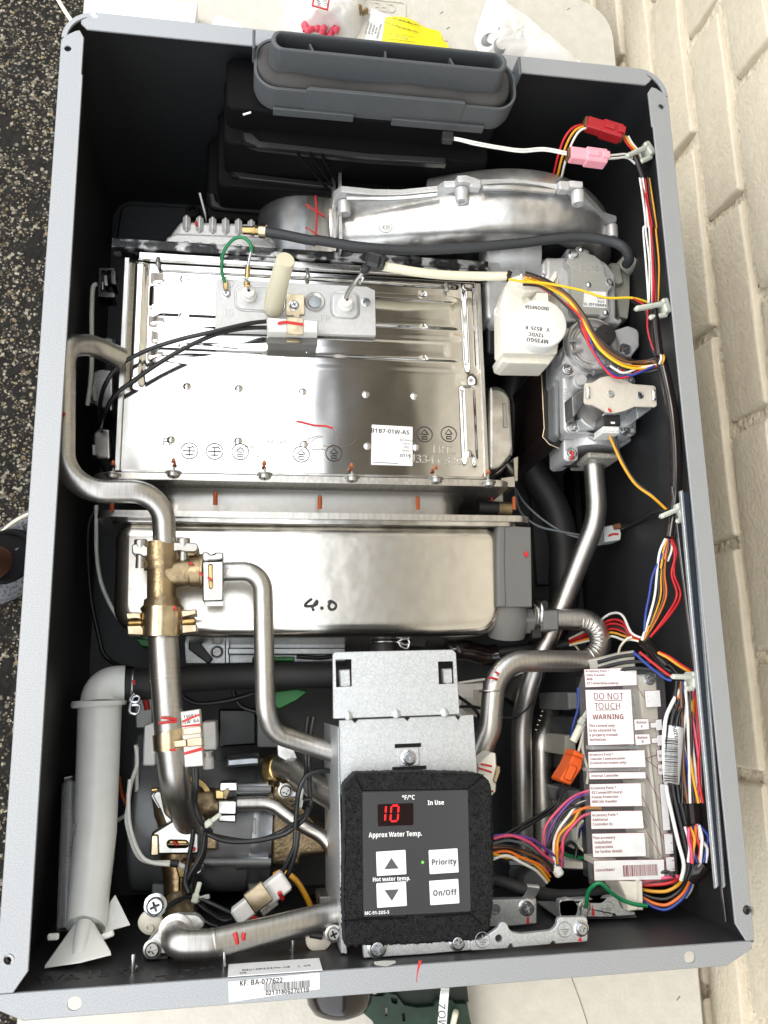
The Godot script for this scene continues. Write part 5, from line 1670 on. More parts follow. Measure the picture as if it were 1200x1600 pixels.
	obj("plate", prism(rounded(q2([[167.4, -76.4], [173.9, -76.9], [180.7, -81.5], [187.4, -83.3], [197.1, -82], [208.7, -77.2], [226.3, -76.6], [227.9, -74.7], [227.3, -59.5], [225.3, -58.3], [208.2, -58.1], [199.1, -54.1], [190.3, -51.9], [183.9, -52.3], [178.7, -55.6], [172.5, -58.3], [167.2, -58.8], [165.8, -60.5]]), 2.0, 3), 158.0, 160.0, 0.3), M.tan_plate, y)
	for q in [v(188.4, 200, -67.7), v(213.5, 200, -67.7)]:
		obj("rivet", lathe([[3.1, 0.0], [3.0, 0.5], [2.4, 0.7], [2.2, 0.4], [0.0, 0.5]], along(q, Vector3.UP), 22), M.zinc, y)
	for q in [[v(169.4, 200.3, -72.3), v(168.7, 200.3, -63.1)], [v(225.1, 200.3, -72.1), v(224.7, 200.3, -63.4)]]:
		obj("staple_slot", pipe(q, 1.9, 1.0, 8), M.zinc, y)
		obj("staple_slot", pipe([q[0] + v(0, 1, 1.4), q[1] + v(0, 1, -1.4)], 1.2, 1.0, 8), M.tan_plate, y)
	obj("yoke_side", prism(rounded(q2([[160.3, -69.4], [171.2, -76.9], [171.4, -63.8], [160.1, -49.9]]), 1.0), 132.0, 148.0, 0.8), M.grey_steel, y)
	obj("yoke_side", prism(rounded(q2([[213, -60.2], [226.5, -61.1], [226.9, -59.6], [213.2, -49.9]]), 1.0), 128.0, 152.0, 0.8), M.galv, y)
	obj("yoke_base", prism(rounded(q2([[168.6, -54.2], [176.5, -56.7], [190.7, -52.7], [209.4, -62.3], [220.9, -64.9], [221, -58.2], [217.3, -49.2], [170.1, -44.6]]), 2.0), 130.5, 134.0, 0.6), M.galv, y)
	obj("yoke_tip", prism(rounded(q2([[184.2, -53.9], [195.1, -53.9], [194.9, -52.4], [184.3, -52.2]]), 0.6), 150.0, 157.0, 0.4), M.galv, y)
	obj("coil_end", prism(rounded(q2([[184.6, -53.3], [198.3, -53.1], [197.9, -43.4], [183.4, -43.4]]), 0.8), 134.0, 154.0, 0.8), M.black_plastic, y)
	obj("coil_print", prism(q2([[189.4, -46.7], [193, -46.6], [192.8, -44.9], [189.3, -45]]), 154.0, 154.2), M.print_white, y)
	obj("connector", prism(rounded(q2([[182.9, -43], [196.8, -43], [196.5, -37], [181.8, -36.9]]), 0.6), 136.0, 154.0, 0.6), M.white_plastic, y)
	for k in 4:
		obj("latch_tooth", box(Vector3(2.2, 3, 3), 0.4, Transform3D(Basis.IDENTITY, v(182.9, 194.5, -39.9) + v(k * 3.6, 0, 0))), M.white_plastic, y)
	obj("red_mark", pipe([v(185.2, 200.3, -55.1), v(186.9, 200.3, -54.3), v(187.2, 200.3, -52.6)], 1.1, 3.0, 6), M.marker_red, y)
	# outlet with the flat flange of the gas pipe
	var o := group_of("gas_outlet", heater, "cast outlet at the end of the gas valve with a red marked screw")
	obj("tab", pillow(rounded(q2([[164.7, -43.8], [177.9, -44.2], [176.6, -25.7], [167.2, -24.5], [163.8, -26.5]]), 2.5), 80.0, 114.0, 1.5), M.cast_alu, o)
	screw(o, v(170.5, 154, -31.1), Vector3.UP, 4.2)
	obj("red_paint", loft(sweep_rings([v(168.1, 157, -32), v(171.1, 157.6, -30.8), v(169.7, 157.2, -27.6), v(169.8, 155, -25.8)], 1.2, 6)), M.marker_red, o)
	obj("barrel", loft(sweep_rings([v(195, 144, -51.2), v(194.5, 144, -44.3), v(194.1, 144, -36.3)], [23, 23, 22], 28)), M.cast_alu, o)
	obj("rib", prism(rounded(q2([[180.8, -43.3], [191.4, -42.9], [186, -38.8]]), 1.0), 110.0, 128.0, 0.8), M.cast_alu, o)
	obj("pipe_flange", prism(rounded(q2([[181.9, -30.5], [205.9, -29.8], [209.7, -27.2], [209.4, -24.6], [180.2, -24.7]]), 2.0), 84.0, 124.0, 1.5), M.tan_metal, o)
	obj("wing", pillow(rounded(q2([[209.9, -52.9], [232.1, -51.2], [231.8, -47.7], [215.8, -39.2], [210.1, -41.3]]), 3.0), 80.0, 102.0, 2.0), M.cast_alu, o)
	obj("lock_plate", prism(rounded(q2([[167.9, -24.3], [172, -27.5], [187.2, -29.7], [189.4, -28.8], [183.3, -24.1]]), 1.0), 96.0, 99.0, 0.5), M.black_plastic, o)
	obj("washer_ring", loft(sweep_rings([v(195, 142, -28.7), v(195, 142, -27.5), v(194.9, 142, -26.9), v(194.8, 142, -25.7)], [14.5, 15.0, 15.0, 12.8], 28)), M.dull_steel, o)
	var gp := group_of("gas_pipe", heater, "long steel gas pipe bending down from the gas valve to the case end")
	obj("tube", pipe([v(195.1, 142, -28.9), v(197.9, 136, 19.1), v(140.5, 100, 158.7), v(137.7, 84, 187.5), v(136.5, 74, 302.2)], 8.6, 70.0, 28, 12), M.pipe_steel, gp)
	obj("black_mark", prism(circle(q2([[196.3, -11.9]])[0], 1.7 * MM, 10), 104.0, 108.0), M.print, gp)
	# dark sheet bracket left of the valve
	lift = 50
	var b := group_of("valve_bracket", heater, "dark pressed steel bracket with bare edges left of the gas valve")
	obj("sheet", prism(rounded(q2([[147.8, -108.7], [150.2, -100.6], [149.5, -52.5], [148, -46.8], [153.2, -40.2], [162.1, -37.1], [164.9, -46.1], [168.2, -129.6], [158.8, -129.1]]), 3.0), -40.0, 100.0, 1.0), M.black_gloss, b)
	obj("inner_step", prism(rounded(q2([[154.9, -116.9], [153.7, -89.3], [155.2, -87.1], [153.1, -44.3], [160, -40.1], [165.3, -119.7]]), 3.0), 60.0, 112.0, 3.0), M.pump_grey, b)
	obj("bare_edge", loft(sweep_rings([v(147.5, 151, -108), v(150, 151, -100.2), v(149.4, 151, -53.3), v(147.6, 151, -46.2), v(152.9, 151, -39.9), v(161.4, 151, -36.3)], 0.6, 6)), M.gold_clip, b)
	screw(b, v(144.2, 150, -106.8), Vector3.UP, 4.4, M.dull_steel)
	lift = 0
	obj("rail", prism(q2([[179.7, -127.7], [200.1, -128.4], [198.6, -104.2], [178.7, -109.5]]), 12.0, 20.0, 1.0), M.grey_steel, b)
	obj("rail", prism(q2([[170.5, -120.2], [187.6, -147.8], [194, -143.5], [193.7, -139], [176.2, -119.1]]), 30.0, 40.0, 1.0), M.grey_steel, b)
	# casting between fan and valve
	lift = 30
	var m := group_of("mixing_inlet", heater, "grey cast inlet between the fan and the gas valve")
	obj("barrel", loft(sweep_rings([v(103, 150, -206.4), v(112.7, 150, -207), v(113.9, 150, -207.9), v(129.7, 150, -208.9), v(132.2, 150, -209.1), v(149.3, 150, -209.5)], [14, 14, 18, 18, 22, 22], 26)), M.cast_alu, m)
	obj("block", pillow(rounded(q2([[102.7, -204.9], [145.2, -207.7], [156.9, -207.5], [178.6, -208.9], [176.1, -171.1], [153.6, -153.9], [101.9, -147.1]]), 4.0), 50.0, 128.0, 3.0), M.cast_alu, m)
	obj("rim", prism(circle(q2([[120.4, -200.9]])[0], 19 * MM, 28), 100.0, 131.0, 1.5), M.cast_alu, m)
	obj("post", lathe([[4.8, -30.0], [4.6, 8.0], [3.4, 10.0], [0.0, 10.0]], along(v(108.9, 170, -144.9), Vector3.UP), 18), M.cast_alu, m)
	screw(m, v(107.3, 180, -143.2), Vector3.UP, 4.4)
	obj("black_fitting", pillow(rounded(q2([[104.1, -145], [118, -157.7], [118.1, -120.2], [102.9, -119.5]]), 3.0), 60.0, 120.0, 3.0), M.black_plastic, m)
	# stepper motor
	lift = 40
	var s := group_of("stepper_motor", heater, "round white stepper motor printed in black")
	obj("base", prism(rounded(q2([[103.3, -145.6], [108.6, -160.9], [118.6, -161.5], [122.7, -154.2], [140.9, -153.4], [143.9, -158.3], [153.8, -154.2], [152.8, -125.8], [149, -103.4], [139.5, -102.2], [103.7, -101.3], [101.8, -104.5]]), [3, 2, 2, 3, 3, 2, 4, 3, 2, 2, 2, 2]), 134.0, 153.0, 1.0), M.ivory_plastic, s)
	obj("skirt", prism(rounded(q2([[103.7, -105.3], [151.8, -106.8], [144.2, -96.8], [109.5, -96], [105.1, -97.7]]), 2.0), 120.0, 146.0, 1.0), M.ivory_plastic, s)
	obj("can", lathe([[20.6, 0.0], [20.6, 12.0], [20.2, 13.2], [19.4, 13.8], [0.0, 13.9]], along(v(132.5, 193, -123.2), Vector3.UP), 56), M.white_plastic, s)
	obj("strap", prism(rounded(q2([[129.5, -149.4], [139.6, -150], [139.4, -141], [128.2, -139.6]]), 1.0), 150.0, 166.5, 0.8), M.ivory_plastic, s)
	obj("plug_body", prism(rounded(q2([[108.8, -161.9], [116.5, -165.3], [121.4, -158.2], [139.4, -158.5], [147.1, -164.6], [150, -164.1], [149.9, -158.4], [146.5, -155.4], [142.4, -148.2], [131.8, -151.7], [121, -149.9], [108.8, -154.8]]), 1.0), 140.0, 164.0, 0.8), M.ivory_plastic, s)
	obj("plug_arm", prism(rounded(q2([[139.5, -159.4], [145.9, -168.6], [147.2, -167.5], [146.6, -162.6], [142.9, -156.8]]), 0.6), 156.0, 168.0, 0.5), M.ivory_plastic, s)
	for k in 7:
		obj("pin", box(Vector3(1.6, 4, 3.4), 0.3, Transform3D(Basis.IDENTITY, (v(117.1, 206, -162.2)).lerp(v(138.6, 206, -162.4), k / 6.0))), M.white_plastic, s)
	obj("plug_top", prism(q2([[115.9, -162.1], [140.1, -162.5], [139.9, -160.2], [115.7, -159.5]]), 158.0, 166.0, 0.4), M.white_plastic, s)
	obj("washer_ring", lathe([[4.6, 0.0], [4.4, 1.2], [2.6, 1.2], [2.4, 0.2], [0.0, 0.2]], along(v(123.8, 193, -147.8), Vector3.UP), 20), M.ivory_plastic, s)
	var rt := Vector3(-1, 0, -0.07)
	lettering("INDONESIA", 3.0, v(128.6, 207, -135.6), Vector3(-1, 0, -0.03), Vector3.BACK, M.print, s, "lettering", 0.08, "Droid Sans", HORIZONTAL_ALIGNMENT_CENTER, 0.86)
	lettering("V   8525  R", 3.2, v(127.9, 207, -117.6), rt, Vector3.BACK, M.print, s, "lettering", 0.08, "Droid Sans", HORIZONTAL_ALIGNMENT_CENTER, 0.95)
	lettering("12VDC", 3.2, v(126.5, 207, -112.3), rt, Vector3.BACK, M.print, s, "lettering", 0.08, "Droid Sans", HORIZONTAL_ALIGNMENT_CENTER, 0.95)
	lettering("MP35GU", 3.4, v(127.4, 207, -107.5), rt, Vector3.BACK, M.print, s, "lettering", 0.08, "Droid Sans", HORIZONTAL_ALIGNMENT_CENTER, 0.95)
	lift = 0
	# its six leads
	ribbon([v(119, 207, -159.9), v(135.7, 207, -155.7), v(153, 207, -144.9), v(164.6, 207, -130.8), v(171.5, 207, -114.6), v(182.2, 207, -101.4), v(197.6, 207, -91.3), v(213.8, 207, -89.3), v(225.3, 212, -90.5)], [M.w_black, M.w_red, M.w_yellow, M.w_amber, M.w_brown, M.w_black], 1.9, 1.0, heater)
	wire("wire", [v(135.9, 207, -159.7), v(148.1, 207, -153), v(159.8, 207, -139.7), v(169.2, 207, -120), v(174.8, 207, -98.4), v(186.2, 207, -83.5), v(200.3, 207, -80.5), v(222.2, 212, -88.5)], 1.01, M.w_blue, heater)
	wire("wire", [v(134.1, 207, -158.6), v(146.3, 207, -153.8), v(160.1, 207, -143.4), v(171, 207, -120.1), v(184.1, 207, -102.4), v(201.4, 207, -93.3), v(217.4, 208, -94.1), v(225.3, 212, -91)], 1.01, M.w_brown, heater)
	wire("wire", [v(186.6, 207, -89), v(197, 207, -83.5), v(210, 207, -87.6), v(224.1, 212, -89.5)], 0.98, M.w_white, heater)
	wire("wire", [v(164, 207, -123.4), v(172.3, 207, -101.9), v(186, 207, -81.7), v(198.4, 207, -79.6), v(213, 208, -86.1), v(224, 212, -88.8)], 1.01, M.w_red, heater)
	lift = 0
	wire("wire", [v(104.5, 213, -155.6), v(117.6, 213, -154.5), v(137, 213, -153.9), v(163.5, 213, -150), v(184.8, 213, -144.6), v(206.7, 213, -145.8), v(222, 213, -142.3)], 1.05, M.w_yellow, heater, "bright yellow wire crossing the gas valve")
	lift = 0
	# igniter lead: black boot, cream sleeve
	var ig := group_of("igniter_lead", heater, "cream sleeved lead with a black boot on the flame rod")
	obj("sleeve", tube([v(5.8, 196, -169.6), v(14.4, 196, -168.6), v(35.5, 194, -167.3), v(61.1, 190, -168.4), v(88.5, 188, -170.3), v(112.1, 187, -172.3)], 3.7, 14, 6), M.w_cream, ig)
	obj("boot", box(Vector3(13, 11, 12), 2.4, Transform3D(Basis(Vector3.UP, -0.25), v(-2, 200, -170.6))), M.black_plastic, ig)
	obj("boot_ear", box(Vector3(5, 9, 8), 1.4, Transform3D(Basis(Vector3.UP, -0.25), v(5.1, 200, -169.2))), M.black_plastic, ig)
	obj("boot_tail", box(Vector3(7, 8, 9), 1.4, Transform3D(Basis(Vector3.UP, -0.6), v(-7.4, 198, -165.8))), M.black_plastic, ig)
	obj("tape", pipe([v(111.1, 187, -173.2), v(114.7, 187, -171.9)], 4.4, 1.0, 12), M.black_gloss, ig)
	lift = 0
	# leads of the solenoid
	wire("wire", [v(190.4, 186, -39.4), v(194.9, 186, -27.3), v(200.6, 186, -13.2), v(210.2, 186, 2.5), v(221.8, 190, 13.8), v(223.1, 208, 28.1)], 1.20, M.w_amber, heater)
	wire("wire", [v(197, 186, -39.6), v(196.8, 186, -29.2), v(201.7, 186, -15), v(210.4, 186, -0.2), v(223.6, 190, 13.7), v(224.3, 208, 28.4)], 1.12, M.w_black, heater)

	lift = 0


func right_side() -> void:
	# black drain hose behind everything
	var d := group_of("drain_hose", heater, "thick black rubber hose curving down behind the gas pipe")
	obj("hose", tube([v(155, 70, -132.5), v(151.9, 62, -105.2), v(157.6, 58, -70.4), v(174.9, 52, -40.8), v(193.5, 48, -8.5), v(200.6, 46, 24.3), v(199.4, 44, 54.7), v(194, 40, 94.6), v(142.9, 36, 171.6)], 14.0, 20, 8), M.black_rubber, d)
	obj("edge_post", prism(q2([[218.5, -51.4], [225.1, -51.1], [224.6, 23], [217, 23]]), 10.0, 40.0, 1.0), M.duct_black, d)
	obj("inner_tray", prism(q2([[181.9, -91.2], [232, -61], [232.3, 60.9], [184.1, 61]]), 5.0, 12.0, 0.8), M.back_panel, d)
	# connector on thin black leads
	var c := group_of("grey_connector", heater, "pale grey connector with a red stroke beside the gas pipe")
	obj("housing", prism(rounded(q2([[210.1, 23.9], [224.1, 21.1], [225.8, 30.2], [224.5, 35.9], [209, 38.3]]), 1.0), 104.0, 120.0, 0.8), M.terminal_pale, c)
	obj("latch", prism(rounded(q2([[217.8, 22.3], [224, 21.1], [225.2, 25.7], [218.4, 26.9]]), 0.6), 118.0, 123.0, 0.5), M.w_brown, c)
	obj("red_stroke", pipe([v(213.2, 120.4, 32.3), v(217.9, 120.4, 30.7), v(222.4, 120.4, 30.7)], 0.9, 1.0, 6), M.marker_red, c)
	wire("wire", [v(225.5, 120, 23.7), v(230.9, 130, 22.7), v(228.2, 160, 23), v(220, 195, 26.2), v(223, 208, 29)], 1.12, M.w_black, heater)
	wire("wire", [v(225.3, 120, 26.4), v(230.7, 130, 24.2), v(228, 160, 24.8), v(220.3, 195, 27.4), v(222.9, 208, 29.8)], 1.12, M.w_black, heater)
	wire("wire", [v(140.4, 90, -18.1), v(147.9, 95, -1.3), v(163, 100, 15.1), v(180.5, 104, 27.2), v(194.4, 108, 32.6)], 1.12, M.w_grey, heater)
	wire("wire", [v(141.2, 90, -14.2), v(143.5, 95, 6.6), v(156.8, 100, 20), v(174.7, 104, 25.4), v(194.6, 108, 29.8)], 1.12, M.w_grey, heater)
	var ng := group_of("flow_sensor", heater, "small white and brown sensor block at the corner of the chamber flange")
	obj("block", box(Vector3(20, 16, 12), 1.0, Transform3D(Basis.IDENTITY, v(111, 110, -1.1))), M.ivory_plastic, ng)
	obj("bracket", prism(q2([[109.3, -9.9], [122.2, -12], [121.7, -2], [109.6, -1.8]]), 120.0, 150.0, 0.6), M.steel, ng)
	obj("bracket_arm", prism(q2([[124.1, -29.6], [128.7, -31.6], [127.1, -9.2], [123.4, -9.1]]), 120.0, 142.0, 0.6), M.steel, ng)
	obj("spindle", pipe([v(97.3, 120, 8.9), v(125.7, 120, 9.4)], 6.0, 1.0, 16), M.black_plastic, ng)
	obj("sleeve", pipe([v(114.3, 121, 10), v(125.7, 121, 10.2)], 6.6, 1.0, 16), M.old_brass, ng)
	obj("red_stroke", pipe([v(107.3, 128, 4.2), v(109, 128, 0.3)], 1.0, 1.0, 6), M.marker_red, ng)
	# corrugated elbow pipe from the exchanger to the control panel
	var p := group_of("flexible_pipe", heater, "steel pipe with a crimped elbow leaving the exchanger on the right")
	var path := fillet([v(142.6, 128, 104.8), v(194.7, 132, 105.4), v(190.2, 140, 140.2), v(98.7, 148, 139.3), v(91, 150, 190.6), v(80.3, 146, 214.9), v(72.5, 140, 219.3)], 34.0, 26)
	var rr := []
	for i in path.size():
		rr.append(8.7)
	obj("tube", loft(sweep_rings(path, rr, 28)), M.pipe_steel, p)
	# crimps on the inside of the elbow
	for k in 11:
		var i := 2 + int(k * 4.4)
		if i >= path.size() - 1:
			break
		var t: Vector3 = (path[i + 1] - path[i - 1]).normalized()
		obj("crimp", loft(sweep_rings(crimp_arc(path[i], t), [0.2, 1.3, 1.7, 1.7, 1.3, 0.2], 8)), M.pipe_steel, p)
	obj("collar", loft(sweep_rings([v(136.4, 126, 102.3), v(138.4, 126, 102.3), v(138.7, 126, 102.3), v(140.4, 126, 102.4), v(140.7, 126, 102.4), v(143.4, 126, 102.4)], [14, 14, 12, 12, 15, 15], 26)), M.steel, p)
	obj("clip", prism(rounded(q2([[142.3, 98.9], [155.5, 98.6], [154.4, 115.1], [141, 115.3]]), 1.5), 110.0, 143.0, 1.2), M.felt, p)
	obj("clip_dark", prism(rounded(q2([[135.2, 98.9], [148.5, 97.3], [148.9, 91], [145.6, 91], [140.3, 95.7], [143.4, 116.1], [143.1, 120.8], [133.9, 121.7]]), 1.5), 100.0, 134.0, 1.0), M.black_plastic, p)
	obj("seam", loft(sweep_rings([v(92.8, 149.6, 161.8), v(92.8, 149.6, 162.4), v(92.8, 149.6, 163)], [8.8, 9.3, 8.8], 28)), M.pipe_steel, p)
	for q in [[v(88.5, 158.6, 152.2), v(92.1, 159, 152.6), v(96.2, 158.4, 153.8)], [v(94.6, 158.6, 147.9), v(97.6, 158.6, 149.7)]]:
		obj("red_mark", pipe(q, 0.9, 2.0, 6), M.marker_red, p)
	# dark tubes going down to the gas inlet
	var k1 := group_of("lower_tube", heater, "dark crimped tube standing right of the gas pipe")
	obj("tube", pipe([v(178.2, 60, 172.2), v(166.2, 70, 191.7), v(157, 78, 204.2), v(154.1, 74, 308.1)], 8.6, 40.0, 24, 10), M.pipe_steel, k1)
	for k in 6:
		var q: Vector3 = (v(172.8, 64, 178.8)).lerp(v(160.2, 76, 197.9), k / 5.0)
		obj("crimp", loft(sweep_rings([q + v(-8, 0, -2.5), q + v(0, 4.5, -0.5), q + v(8, 0, 2)], [1.0, 2.0, 1.0], 8)), M.pipe_steel, k1)


func crimp_arc(c: Vector3, t: Vector3) -> Array:
	var side := Vector3.UP.cross(t).normalized()
	if side.dot(v(168.7, 135, 122.5) - c) < 0.0:
		side = -side
	var o := []
	for k in 6:
		var a := lerpf(-0.5, 1.75, k / 5.0)
		o.append(c + (side * cos(a) + Vector3.UP * sin(a)) * 8.5 * MM)
	return o

# ---------------------------------------------------------------- lower left: trap, pump and valves
func lower_left() -> void:
	var s := group_of("condensate_trap", heater, "tall milky white plastic condensate trap with a flared foot on the left")
	var body := sweep_rings([v(-206.5, 112, 163.8), v(-206.6, 112, 169.4), v(-201.1, 140, 256.4), v(-199.4, 168, 299), v(-198.4, 176, 308.9), v(-198.6, 177, 309.9)], [16.4, 16.2, 14.8, 13.4, 13.0, 12.8], 36)
	obj("body", loft(body), M.milky_plastic, s)
	obj("collar", loft(sweep_rings([v(-207.4, 112, 163.8), v(-207.4, 112, 165.3), v(-207.3, 112, 166.4), v(-207.2, 112, 168.2)], [19.6, 20.6, 20.6, 19.6], 40)), M.milky_plastic, s)
	obj("elbow", pipe([v(-207.5, 110, 164.9), v(-208.1, 108, 151.5), v(-189.6, 106, 151.1)], 14.0, 13.0, 32, 10), M.milky_plastic, s)
	obj("thumb_recess", loft(sweep_rings([v(-212.8, 126, 172.7), v(-212.4, 128, 186.9), v(-210.2, 126, 202.9)], [1.0, 3.4, 1.0], 10)), M.milky_plastic, s)
	obj("foot", loft([[v(-204.9, 186, 306.7), v(-198.5, 187, 305.6), v(-192.4, 186, 305.6), v(-193.6, 178, 306.7), v(-206.3, 178, 307.8)], [v(-216.6, 209, 323.6), v(-196, 212, 320.8), v(-178.1, 207, 318.7), v(-179, 200, 319.4), v(-218.5, 200, 325)], [v(-216.7, 209, 324.9), v(-195.9, 212, 322.5), v(-177.6, 207, 320.4), v(-178.6, 200, 321.5), v(-218.6, 200, 326.3)]]), M.milky_plastic, s)
	obj("foot_rib", loft(sweep_rings([v(-198.2, 184, 307.2), v(-197.9, 195, 313.8), v(-197.3, 205, 321.3)], [5.5, 5.5, 5.0], 16)), M.milky_plastic, s)
	obj("side_fin", loft([[v(-190.4, 160, 304.9), v(-182.9, 160, 294.3), v(-183.3, 157, 294.9), v(-190.8, 157, 305.5)], [v(-187.2, 178, 313.8), v(-169.9, 180, 309.7), v(-170.3, 176, 310.3), v(-187.7, 175, 314.2)]]), M.milky_plastic, s)
	obj("side_tab", box(Vector3(8, 3, 4), 0.8, Transform3D(Basis(Vector3.UP, 0.35), v(-182.3, 192, 312.1))), M.milky_plastic, s)
	obj("side_tab", box(Vector3(7, 3, 4), 0.8, Transform3D(Basis.IDENTITY, v(-215.2, 196, 310.2))), M.milky_plastic, s)
	lettering("6.2WL01T80504", 4.0, v(-215.4, 152, 268), Vector3(0.1, -0.2, -1), Vector3(-1, 0.4, 0), M.print_grey, s, "lettering", 0.1)
	lettering("01  R  50", 4.0, v(-188, 150, 281), Vector3(-0.1, 0, 1), Vector3(1, 0.5, 0), M.print_grey, s, "lettering", 0.1)
	var tb := group_of("clear_tube", heater, "thin clear tube standing left of the white trap")
	obj("tube", pipe([v(-223.2, 122, 224.1), v(-212.9, 168, 312.6)], 6.0, 2.0, 20), M.clear_tube, tb)
	obj("core", pipe([v(-224.5, 122, 219.1), v(-213.2, 168, 312.6)], 3.0, 2.0, 16), M.w_grey, tb)
	obj("cap", pipe([v(-224.9, 122, 218.3), v(-224.2, 122, 223.6)], 3.2, 1.0, 16), M.milky_plastic, tb)
	# black hose across behind the pipes, with spring clamp
	var h := group_of("cross_hose", heater, "thick black rubber hose running across behind the pipes")
	obj("hose", tube([v(-190.6, 104, 151.4), v(-167.5, 104, 151), v(-141.6, 96, 148.3), v(-102.9, 90, 146.4), v(-63, 90, 146.2), v(-14.2, 90, 147.4)], 10.6, 22, 6), M.black_rubber, h)
	obj("cuff", pipe([v(-190.2, 104, 152.2), v(-169.7, 104, 151.4)], 12.2, 1.0, 26), M.black_rubber, h)
	var cl := group_of("spring_clamp", heater, "bright wire spring clamp on the black hose")
	var cr := []
	for k in 13:
		var a := PI * k / 12.0
		cr.append(v(-182.8, 104, 151.9) + Vector3(0, sin(a) * 12.8, cos(a) * 12.8) * MM)
	obj("band", loft(sweep_rings(cr, 1.2, 8)), M.zinc, cl)
	obj("loop", tube([v(-180.6, 120, 159.2), v(-183, 122, 164.3), v(-177.9, 122, 165.3), v(-176.6, 122, 161.7), v(-180.8, 122, 161.6), v(-183.1, 122, 171.6), v(-179.4, 122, 174.2), v(-176.6, 122, 172.6), v(-176.4, 122, 168.1), v(-181.5, 122, 167.6)], 1.2, 8, 5), M.zinc, cl)
	obj("red_mark", pipe([v(-180.7, 126, 148.8), v(-180.1, 126, 152.5)], 1.3, 1.0, 6), M.marker_red, cl)
	var dr := group_of("drain_neck", heater, "short black rubber neck with a wire clamp under the exchanger")
	obj("neck", pipe([v(16.9, 105, 111.2), v(16, 105, 136.6)], 10.6, 2.0, 24), M.black_rubber, dr)
	var cr2 := []
	for k in 13:
		var a := PI * k / 12.0
		cr2.append(v(16.7, 105, 121.2) + Vector3(cos(a) * 11.2, sin(a) * 11.2, 0) * MM)
	obj("band", loft(sweep_rings(cr2, 1.0, 8)), M.zinc, dr)
	obj("loop", tube([v(24.8, 118, 122.1), v(28.9, 120, 119.9), v(33.3, 120, 119.4), v(34.6, 120, 122.9), v(30.5, 120, 124), v(26.2, 120, 122.3), v(28.7, 120, 126.3), v(33.1, 120, 126.8), v(35, 120, 122)], 1.1, 8, 5), M.zinc, dr)
	obj("collar", pillow(rounded(q2([[41, 113], [50.2, 113], [57.5, 118.5], [53.6, 125.7], [40.6, 124.6]]), 2.0), 60.0, 92.0, 2.0), M.black_plastic, dr)
	# galvanised tray behind, with screws
	var tr := group_of("support_tray", heater, "galvanised support rail behind the pipes")
	obj("rail", prism(q2([[-150.2, 113.2], [-86.6, 113], [-8, 107.6], [-8.3, 133.7], [-116.1, 134.4], [-148.5, 133.9]]), 26.0, 40.0, 1.0), M.galv, tr)
	obj("upper_lip", prism(q2([[-144.9, 108], [-10.3, 105.2], [-10.4, 109.5], [-144.8, 113]]), 30.0, 60.0, 1.0), M.galv, tr)
	obj("lower_lip", prism(q2([[-112, 120.9], [-9.1, 122], [-9.2, 128], [-111.9, 126.8]]), 36.0, 48.0, 1.0), M.galv, tr)
	obj("gusset", prism(q2([[-145.6, 114.5], [-137.3, 114.2], [-124.4, 130.3], [-128.5, 134.4], [-145.4, 121.7]]), 38.0, 46.0, 1.0), M.black_plastic, tr)
	obj("gusset", prism(q2([[-114.7, 113.5], [-110, 113.2], [-110.1, 134.7], [-114.3, 134.6]]), 38.0, 46.0, 1.0), M.grey_steel, tr)
	screw(tr, v(-121.3, 40, 124.1), Vector3.UP, 4.4, M.dull_steel)
	for q in [q2([[-90.9, 129.7], [-55.3, 130.1], [-55.3, 134.3], [-90.9, 133.8]]), q2([[-71.9, 159], [-53.7, 156.9], [-43.4, 159.5], [-53.7, 167], [-68.1, 173.7], [-73.2, 170.6]]), q2([[-188.8, 113.1], [-177, 114.2], [-175.2, 121.3], [-182.7, 120.2]])]:
		obj("green_connector", prism(rounded(q, 1.0), 40.0, 70.0, 1.0), M.green_plastic, heater)
	# black leads looping behind
	for q in [[v(-226.6, 60, 2.2), v(-231.4, 60, 18), v(-229.6, 60, 52.9), v(-225.3, 60, 83.4), v(-218.8, 56, 111.2), v(-214.1, 56, 125.6), v(-202.2, 60, 135), v(-187, 70, 138.6)], [v(-146.8, 70, 162.1), v(-134.7, 70, 167.7), v(-110.8, 70, 165.8), v(-86.6, 70, 159.3)], [v(-106.9, 66, 157.9), v(-100.6, 66, 170.1), v(-86.3, 66, 175.4)], [v(-53.2, 60, 129.8), v(-32, 60, 131.1), v(-21.3, 60, 129.7)]]:
		wire("wire", q, 2.0, M.w_black, heater)
	wire("wire", [v(-219.1, 100, 7.1), v(-218.8, 96, 25), v(-218.4, 90, 46.3), v(-215.1, 84, 67.6), v(-208.4, 76, 85.2), v(-199.6, 70, 99.9)], 1.7, M.w_white, heater)
	# clear box with white parts behind the wide pipe
	var fb := group_of("sensor_box", heater, "clear plastic box with white connectors behind the wide pipe")
	obj("cover", prism(rounded(q2([[-176.9, 189.2], [-115, 190.8], [-114, 222.3], [-181.3, 219.7]]), 2.0), 60.0, 120.0, 1.5), M.clear_film, fb)
	obj("connector", prism(rounded(q2([[-173.7, 183.1], [-165.1, 180.3], [-163.9, 213.7], [-173.6, 213.4]]), 1.5), 60.0, 108.0, 1.2), M.white_plastic, fb)
	obj("connector", prism(rounded(q2([[-129.5, 181.4], [-118.8, 180.9], [-117.6, 202.8], [-128, 203.2]]), 1.5), 60.0, 112.0, 1.2), M.white_plastic, fb)
	obj("cylinder", pipe([v(-124.7, 100, 204.2), v(-124, 100, 217.7)], 4.2, 1.0, 18), M.white_plastic, fb)
	obj("cylinder_ring", pipe([v(-124.7, 100, 205.1), v(-124.4, 100, 208.8)], 4.5, 1.0, 18), M.dull_steel, fb)
	obj("frame", prism(rounded(q2([[-186, 162.4], [-172, 162.6], [-171.1, 186.5], [-184.1, 186.2]]), 1.0), 40.0, 70.0, 1.0), M.terminal_pale, fb)
